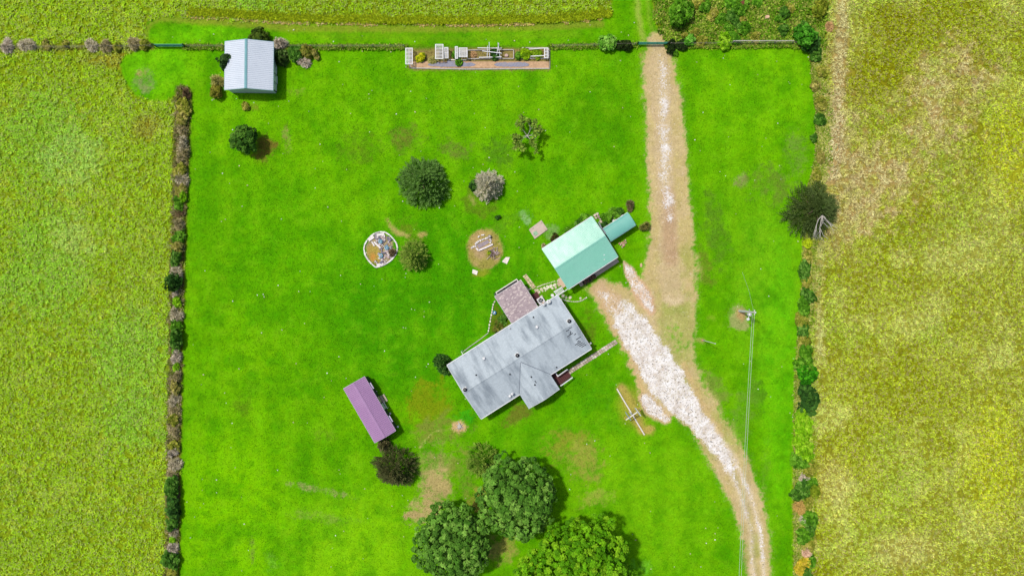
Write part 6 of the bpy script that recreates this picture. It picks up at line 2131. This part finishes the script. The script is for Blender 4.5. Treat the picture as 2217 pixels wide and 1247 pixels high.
for px, py, sx_, sy_, rz, lab in ((1036.4, 512.5, 0.34, 0.2, 0.9, 'small white block upright beside the trough'), (1045, 508.8, 0.5, 0.2, 0.1, 'small white bench block above the trough')):
    t = placed('stone_block', lab, 'stone', px, py, 0.1, rz, 'white blocks near the trough')
    mb = MB(); mb.cur = C(232, 226, 222); mb.box(0, 0, 0, sx_, sy_, 0.22, 0, 0.92); mb.build('block', M['stone'], t)
dw = placed('driftwood_pile', 'heap of pinkish grey driftwood sticks in the circle garden', 'driftwood', 1068, 548)
rnd = random.Random(9)
for i in range(46):
    a_ = rnd.uniform(0, PI); c = Vector((rnd.gauss(0, 0.32), rnd.gauss(0, 0.36), rnd.uniform(0.04, 0.42)))
    d_ = Vector((math.cos(a_), math.sin(a_), rnd.uniform(-.25, .25))) * rnd.uniform(0.25, 0.55)
    mb = MB(); mb.cur = C(*rnd.choice([(208, 184, 180), (186, 166, 166), (160, 140, 136), (222, 204, 200), (120, 98, 84)]))
    mb.tube([c - d_, c + Vector((rnd.uniform(-.04, .04), rnd.uniform(-.04, .04), 0.03)), c + d_], [0.03, 0.04, 0.02], 5)
    mb.build('stick', M['twig'], dw)


def flat_slab(name, label, cat, quad, h, col, mat='stone', group=None):
    cx_, cy_ = sum(p[0] for p in quad) / 4, sum(p[1] for p in quad) / 4
    t = placed(name, label, cat, cx_, cy_, 0, 0, group)
    mb = MB(); mb.cur = C(*col)
    v = [rel(t, *p) for p in quad]
    if (v[1] - v[0]).cross(v[2] - v[0]).z < 0: v = v[::-1]
    mb.slab([(a.x, a.y, h) for a in v], h + 0.04)
    o = mb.build('slab', M[mat], t)
    return t


flat_slab('flat_stone', 'white kite shaped flat stone east of the circle garden', 'stone', [(1095.3, 556.6), (1104, 557), (1097.4, 572), (1086.5, 566.5)], 0.08, (236, 224, 214), 'stone', 'white flat stones around the circle garden')
flat_slab('flat_stone', 'squarish white flat stone below the circle garden', 'stone', [(1023.4, 583), (1034.8, 587), (1032, 595.7), (1022.3, 591.6)], 0.08, (240, 232, 222), 'stone', 'white flat stones around the circle garden')
# concrete pad with a green lid
cp = placed('concrete_pad', 'pale concrete tank pad with a green hatch on the lawn', 'concrete pad', 1165.5, 497, 0.15, wang)
v = [rel(cp, *p, 0.2) for p in ((1145, 497), (1157.7, 517.5), (1185.8, 497), (1172, 476.7))]
mb = MB(); mb.slab([(a.x, a.y, 0.2) for a in v], 0.25); mb.build('slab', M['concrete'], cp)
g_ = rel(cp, 1159.5, 505.5, 0.2)
mb = MB(); mb.box(g_.x, g_.y, 0.203, 0.62, 0.62, 0.07, 0, 0.94); h_ = mb.build('hatch', M['green_lid'], cp)
mb = MB(); mb.box(g_.x - .18, g_.y + .05, 0.275, 0.1, 0.05, 0.04); mb.build('handle', M['charcoal'], h_)
for px, py in ((1171, 482.5), (1180.5, 497), (1153, 494)):
    g_ = rel(cp, px, py, 0.2)
    mb = MB(); mb.lathe(g_.x, g_.y, [(0.15, 0.2), (0.15, 0.24), (0.11, 0.28), (0.03, 0.29)], 12); mb.build('lift_cap', M['concrete'], cp)

# ---- paths of pavers
def pavers(label, a, b, wid, nl, nw, cols, gap=0.03, skip=0.0, name='garden_path'):
    p, q = Wp(*a), Wp(*b)
    t = thing(name, label, 'path', ((p.x + q.x) / 2, (p.y + q.y) / 2, 0), math.atan2(q.y - p.y, q.x - p.x))
    L = (q - p).length
    for i in range(nl):
        for j in range(nw):
            if random.random() < skip: continue
            mb = MB(); mb.cur = C(*random.choice(cols), random.uniform(0.86, 1.1))
            lx, ly = L / nl - gap, wid / nw - gap
            mb.box(-L / 2 + L * (i + 0.5) / nl + random.uniform(-.015, .015), -wid / 2 + wid * (j + .5) / nw + random.uniform(-.02, .02), -0.05,
                   lx, ly, 0.09 + random.uniform(-.012, .018), random.uniform(-.03, .03), 0.97)
            mb.build('paver', M['stone'], t)
    return t


pavers('narrow front path of brown pavers from porch steps to lane', (1226, 809), (1335, 739), 0.72, 24, 2, [(196, 176, 164), (178, 160, 150), (210, 192, 176), (186, 164, 148), (222, 208, 200)])
pavers('short back path of two rows of tan pavers beside the porch', (1135.5, 595.5), (1157, 624), 0.66, 9, 2, [(216, 200, 158), (204, 186, 144), (224, 208, 172)])
flat_slab('flat_stone', 'broad tan slab at the foot of the brown porch steps', 'stone', [(1156, 627), (1160, 625), (1169, 635), (1162, 638)], 0.07, (200, 182, 156))
flat_slab('flat_stone', 'large flat tan stone at the workshop door step', 'stone', [(1205, 613), (1212, 608.5), (1217, 616), (1209, 621)], 0.07, (196, 178, 150))
flat_slab('flat_stone', 'tan edging slab against the porch side', 'stone', [(1137, 621.5), (1140, 619.5), (1146, 630), (1143, 632)], 0.12, (206, 190, 164))
sp = placed('stepping_stones', 'irregular pale stepping stones between back path and workshop', 'path', 1187, 622)
for px, py, r in ((1147, 626, .22), (1164, 628, .24), (1168, 632, .2), (1172, 626, .3), (1175, 630, .2), (1179, 624, .32), (1184, 625.5, .2), (1187, 621, .34), (1193, 619.5, .3), (1196, 624, .22), (1200.5, 617, .32), (1203, 622, .24), (1181, 629, .16)):
    v = rel(sp, px, py); mb = MB(); mb.cur = C(*random.choice([(228, 222, 196), (214, 204, 176), (236, 230, 210)]))
    mb.rock(v.x, v.y, -0.05, r, r * random.uniform(.65, .95), 0.1, 7, random.uniform(0, 3)); mb.build('stone', M['stone'], sp)
br = placed('stone_border', 'row of small white stones bordering the stepping stones', 'stone border', 1183, 615)
stones(br, 'stone', [(1162, 622.5), (1174, 617), (1188, 613), (1203, 608.5)], 0.24, [(236, 230, 206), (220, 212, 186)], (.08, .12), (.1, .18))
sp2 = placed('stepping_stones', 'four pale stepping stones south of the white arbour', 'path', 1234, 644)
for px, py, r in ((1218.5, 640, .3), (1225.7, 644, .26), (1234.4, 644.5, .26), (1256.5, 645.4, .18)):
    v = rel(sp2, px, py); mb = MB(); mb.cur = C(228, 220, 196)
    mb.rock(v.x, v.y, -0.05, r, r * .85, 0.1, 7, random.uniform(0, 3)); mb.build('stone', M['stone'], sp2)
br = placed('stone_border', 'curved white stone border running from house corner towards the lane', 'stone border', 1240, 650)
stones(br, 'stone', [(1210, 646), (1224.7, 650.5), (1239, 653), (1251.7, 653), (1262, 649.5), (1271, 643.5)], 0.25, [(236, 230, 214), (222, 214, 196)], (.09, .13), (.14, .22))
br = placed('stone_border', 'curved white stone border west of the mauve porch', 'stone border', 1064, 685)
stones(br, 'stone', [(1073.4, 650), (1068.6, 656.8), (1066.4, 667.7), (1064.5, 678.6), (1062, 692), (1059, 707), (1057.5, 719)], 0.42, [(232, 224, 210), (214, 204, 190), (240, 234, 222)], (.10, .15), (.16, .24))
ge = placed('garden_edging', 'thin pale edging strip following the north wall of the house', 'edging', 1030, 742)
edge_pieces(ge, 'strip', [(1057, 720.5), (1040, 734), (1020, 748), (1002, 762)], M['pale_wood'], 0.10, 0.16, 1.6)
ge = placed('garden_log', 'thin pale log lying in the bed beside the porch', 'log', 1080, 706)
mb = MB(); mb.tube([rel(ge, 1067, 715) + Vector((0, 0, .08)), rel(ge, 1080, 707) + Vector((0, 0, .09)), rel(ge, 1093, 698) + Vector((0, 0, .08))], [.06, .07, .05], 7); mb.build('log', M['pale_wood'], ge)
t = placed('garden_bowl', 'bright blue and white bowl on the curved border west of porch', 'bowl', 1070.3, 677, 0.3)
mb = MB(); mb.lathe(0, 0, [(0.12, 0), (0.27, 0.3), (0.28, 0.34), (0.2, 0.32), (0.08, 0.2)], 16); mb.build('bowl', mat_plain('blue_enamel', C(46, 130, 180), 0.3, 0.1, 3, spec=0.6), t, True)
mb = MB(); mb.bar((-.1, -.14, .31), (.08, .16, .33), 0.13, 0.02); mb.build('ornament', M['white'], t)
t = placed('garden_urn', 'small white urn standing beside the house wall near the arbour', 'urn', 1196, 639.5, 0.6)
mb = MB(); mb.lathe(0, 0, [(0.16, 0), (0.1, 0.12), (0.12, 0.3), (0.22, 0.52), (0.24, 0.6), (0.16, 0.58)], 12); mb.build('urn', M['white'], t, True)

# ---- rocks by the workshop
rp = placed('rock_pile', 'small heap of pinkish tan stones east of the workshop', 'rock pile', 1348, 527)
rnd = random.Random(2)
for i in range(20):
    mb = MB(); mb.cur = C(*rnd.choice([(222, 180, 150), (206, 164, 140), (234, 206, 186), (186, 142, 116)]))
    mb.rock(rnd.gauss(0, .26), rnd.gauss(0, .26), rnd.uniform(0, .12), rnd.uniform(.1, .2), rnd.uniform(.08, .15), .2, 6, rnd.uniform(0, 3)); mb.build('rock', M['stone'], rp)
fr = placed('flower_bed_rocks', 'lilac tan rocks among plants at the workshop north corner', 'rocks', 1294, 470)
for px, py, r in ((1288, 466, .3), (1293, 463.5, .26), (1296, 470, .34), (1290, 472, .24), (1300, 474, .22), (1320, 465, .26), (1325, 461, .2), (1327, 468, .3), (1301, 480, .3)):
    v = rel(fr, px, py); mb = MB(); mb.cur = C(*rnd.choice([(196, 178, 160), (210, 190, 172), (222, 208, 190), (170, 150, 140)]))
    mb.rock(v.x, v.y, -.03, r, r * .75, r * .9, 7, rnd.uniform(0, 3)); mb.build('rock', M['stone'], fr)
t = placed('boulder', 'flat tan stone lying in the grass beside the lane', 'stone', 1388, 574)
mb = MB(); mb.cur = C(212, 180, 140); mb.rock(0, 0, -.03, .2, .34, .16); mb.build('stone', M['stone'], t)
t = placed('boulder', 'pale pink boulder in the middle of the north scrub', 'boulder', 1662, 37, 0.4)
mb = MB(); mb.cur = C(224, 186, 150); mb.rock(0, 0, -.05, .42, .4, .6, 8); mb.rock(.25, -.5, -.05, .3, .35, .4, 7); mb.build('stone', M['stone'], t)
t = placed('oil_drum', 'rust brown drum in the scrub at the upper edge', 'drum', 1609, 9, 0.6)
mb = MB()
mb.lathe(0, 0, [(.44, 0), (.44, .28), (.46, .3), (.44, .32), (.44, .58), (.46, .6), (.44, .62), (.44, .88), (.41, .88), (.40, .84)], 16); mb.build('drum', mat_plain('rust', C(112, 64, 40), .85, .3, 4), t)
mb = MB(); mb.lathe(.22, .12, [(.05, .845), (.05, .88), (.03, .89)], 8); mb.build('cap', M['charcoal'], t)

# ---- bare stump mound below the house
st_ = placed('tree_stump', 'pale bare stump with spreading roots on a dirt circle below house', 'stump', 995, 923)
mb = MB(); mb.lathe(0, 0, [(.34, -.05), (.28, .2), (.24, .26), (.1, .28)], 11); mb.build('stump', M['pale_wood'], st_)
rnd = random.Random(3)
for i in range(9):
    a_ = 2 * PI * i / 9 + rnd.uniform(-.25, .25); L_ = rnd.uniform(.55, .95)
    c, s = math.cos(a_), math.sin(a_)
    mb = MB(); mb.tube([(c * .2, s * .2, .16), (c * .5, s * .5, .06), (c * L_, s * L_, -.01)], [.08, .055, .025], 6); mb.build('root', M['pale_wood'], st_)

# ---- basketball stand and white kerb rail
kr = placed('kerb_rail', 'long white timber rail lying along the dirt strip by the lane', 'rail', 1365, 891)
for p, q in (((1335.6, 841.3), (1350, 866)), ((1350.2, 866.3), (1395.3, 941.2))):
    a, b = rel(kr, *p, .2), rel(kr, *q, .2)
    mb = MB(); mb.bar((a.x, a.y, .22), (b.x, b.y, .22), .17, .12); mb.build('timber', M['white_wood'], kr)
for t_ in (0.02, 0.25, 0.5, 0.75, 0.98):
    v = rel(kr, 1335.6 + 59.7 * t_, 841.3 + 99.9 * t_, .1)
    mb = MB(); mb.box(v.x, v.y, -.05, .12, .12, .205, 0.5); mb.build('support', M['white_wood'], kr)
ZB = 3.0
pb = Wp(1369, 899, ZB)
bb = thing('basketball_stand', 'white double ended basketball stand over the timber rail', 'basketball hoop', (pb.x, pb.y, 0), frame_of((1355, 909), (1379.6, 892), ZB))
mb = MB(); mb.lathe(0, 0, [(.10, -.1), (.08, ZB)], 10); mb.build('pole', M['white'], bb)
a, b = rel(bb, 1355, 909, ZB), rel(bb, 1379.6, 892, ZB)
mb = MB(); mb.bar((a.x, 0, ZB + .03), (b.x, 0, ZB + .03), .16, .10); mb.build('arm', M['white_wood'], bb)
for sg_, xb, mt_, yo in ((1, b.x, 'white', 0.0), (-1, a.x + 0.62, 'glass_blue', 0.30)):
    if mt_ == 'glass_blue' and 'glass_blue' not in M: M['glass_blue'] = mat_plain('blue_grey_board', C(150, 180, 205), .3, .1, 2, spec=.6)
    mb = MB(); mb.hexa([(xb, -.68 + yo, ZB - .35), (xb + .06, -.68 + yo, ZB - .35), (xb + .06, .68 + yo, ZB - .35), (xb, .68 + yo, ZB - .35),
                        (xb + .1 * sg_, -.68 + yo, ZB + .55), (xb + .1 * sg_ + .06, -.68 + yo, ZB + .55), (xb + .1 * sg_ + .06, .68 + yo, ZB + .55), (xb + .1 * sg_, .68 + yo, ZB + .55)])
    bd = mb.build('backboard', M[mt_], bb)
    mb = MB(); xc = xb + (.42 if sg_ > 0 else -.42)
    yr_ = 0.12 if sg_ > 0 else 0.16
    mb.tube([(xc + .23 * math.cos(2 * PI * k / 20), yr_ + .23 * math.sin(2 * PI * k / 20), ZB - .12) for k in range(21)], .032, 6, False)
    mb.build('rim', M['orange'], bd)
    mb = MB()
    for k in range(10):
        t0, t1 = 2 * PI * k / 10, 2 * PI * (k + .5) / 10
        mb.tube([(xc + .22 * math.cos(t0), yr_ + .22 * math.sin(t0), ZB - .14), (xc + .13 * math.cos(t1), yr_ + .13 * math.sin(t1), ZB - .5)], .01, 4)
    nt_ = mb.build('net', M['white'], bd); nt_['kind'] = 'stuff'

# ---- utility pole, its wires and the flagpole
up = placed('utility_pole', 'weathered white utility pole with transformer and yard lamp on the east lawn', 'utility pole', 1600.6, 673)
mb = MB(); mb.tube([(0, 0, -.3), (0, 0, 4), (0, 0, 8.0)], [.17, .15, .11], 10); mb.build('pole', mat_plain('pale_pole', C(226, 224, 226), .7, .12, 3), up)
mb = MB(); mb.lathe(.0, -.36, [(.2, 4.7), (.24, 4.75), (.24, 5.55), (.2, 5.6), (.05, 5.66)], 12); tf = mb.build('transformer', M['white'], up)
mb = MB(); mb.lathe(.0, -.36, [(.05, 5.66), (.07, 5.72), (.05, 5.78), (.07, 5.84), (.03, 5.9)], 8); mb.build('bushing', M['grey_metal'], tf)
mb = MB(); mb.box(0.0, .26, 5.0, .1, .3, .12); mb.build('bracket', M['grey_metal'], up)
mb = MB(); mb.tube([(0, -.1, 4.6), (-.02, -.6, 4.9), (-.05, -.95, 4.9)], .04, 6); ar_ = mb.build('lamp_arm', M['white'], up)
mb = MB(); mb.lathe(-.05, -1.05, [(.22, 4.66), (.24, 4.72), (.17, 4.88), (.06, 4.95)], 12); mb.build('lamp_head', M['white'], ar_)
mb = MB(); mb.box(.22, -.02, .9, .28, .32, .6); mb.build('meter_box', M['white'], up)
mb = MB(); mb.bar((0, -.35, 7.5), (0, .35, 7.5), .1, .1); mb.build('crossarm', M['white_wood'], up)
for y in (-.3, .0, .3):
    mb = MB(); mb.lathe(0, y, [(.03, 7.55), (.06, 7.6), (.06, 7.7), (.03, 7.74)], 8); mb.build('insulator', M['white'], up)
for p, q, za, lab in (((1628.9, 681), (1594, 1420), 6.9, 'western of two pale power lines running south from the utility pole'), ((1633.2, 681), (1599, 1420), 7.7, 'eastern of two pale power lines running south from the utility pole')):
    a, b = Wp(*p, za), Wp(*q, za - .4)
    t = thing('power_line', lab, 'cable', (a.x, a.y, 0), 0, 'power lines')
    pts = []
    for k in range(13):
        u = k / 12; w_ = a.lerp(b, u) - Vector((a.x, a.y, 0)); pts.append((w_.x, w_.y, w_.z - 1.0 * 4 * u * (1 - u) * 0.6))
    mb = MB(); mb.tube(pts, .026, 5); mb.build('wire', M['wire'], t)
a, b = Wp(1632, 676, 7.6), G(1607, 589)
t = thing('guy_wire', 'thin guy wire from the utility pole top to the lawn northward', 'cable', (b.x, b.y, 0))
mb = MB(); a_ = a - Vector((b.x, b.y, 0)); mb.tube([(0, 0, 0), a_ * .5 + Vector((0.25, 0, -.2)), a_], .014, 4); mb.build('wire', M['wire'], t)
fp = placed('flagpole', 'slim bare white pole standing on the lawn edge beside the lane', 'pole', 1521.4, 736.4)
mb = MB(); mb.tube([(0, 0, 0), (0, 0, 2.2), (0, 0, 7.4)], [.05, .05, .045], 8); mb.build('pole', M['white'], fp)
mb = MB(); mb.lathe(0, 0, [(.16, -.03), (.15, .1), (.08, .14)], 10); mb.build('footing', mat_plain('reddish_footing', C(190, 130, 110), .85, .2, 4), fp)
mb = MB(); mb.lathe(0, 0, [(.03, 7.4), (.08, 7.46), (.03, 7.54)], 8); mb.build('finial', M['white'], fp)

# ---- scattered pale leaves and clover heads on the lawn
n = 300
x, y = R.uniform(-50, 50, n * 3), R.uniform(-42, 42, n * 3)
k = (ground_lookup(x, y, lawnP) > 0.95) & (ground_lookup(x, y, driveP) < 0.1)
x, y = x[k][:n], y[k][:n]
n = len(x)
V, F, Cc = leaf_quads(np.stack([x, y, ground_lookup(x, y, GZ) + 0.07], 1), np.tile([0, 0, 1.0], (n, 1)), 0.16, tints([(214, 216, 190), (196, 206, 150), (220, 200, 170), (236, 236, 226)], n, 0.15, (1, 1, 1)), 1.3, None, 0.2)
o = raw_mesh('fallen_leaves', V, F, M['leaf'], None, Cc); o['kind'] = 'stuff'
# loose stones on the gravel yard and the lane
n = 4500
x, y = R.uniform(10, 42, n * 6), R.uniform(-44, 36, n * 6)
gk = ground_lookup(x, y, gravP)
k = gk > R.uniform(0.25, 1.2, len(x))
x, y = x[k][:n], y[k][:n]
n = len(x)
V, F, Cc = leaf_quads(np.stack([x, y, ground_lookup(x, y, GZ) + 0.03], 1), np.tile([0, 0, 1.0], (n, 1)), 0.11,
                      tints([(236, 230, 222), (206, 194, 180), (150, 138, 120), (190, 172, 148), (110, 102, 88)], n, 0.15, (1, 1, 1)), 1.1, None, 0.35)
o = raw_mesh('gravel', V, F, M['stone'], None, Cc); o['kind'] = 'stuff'
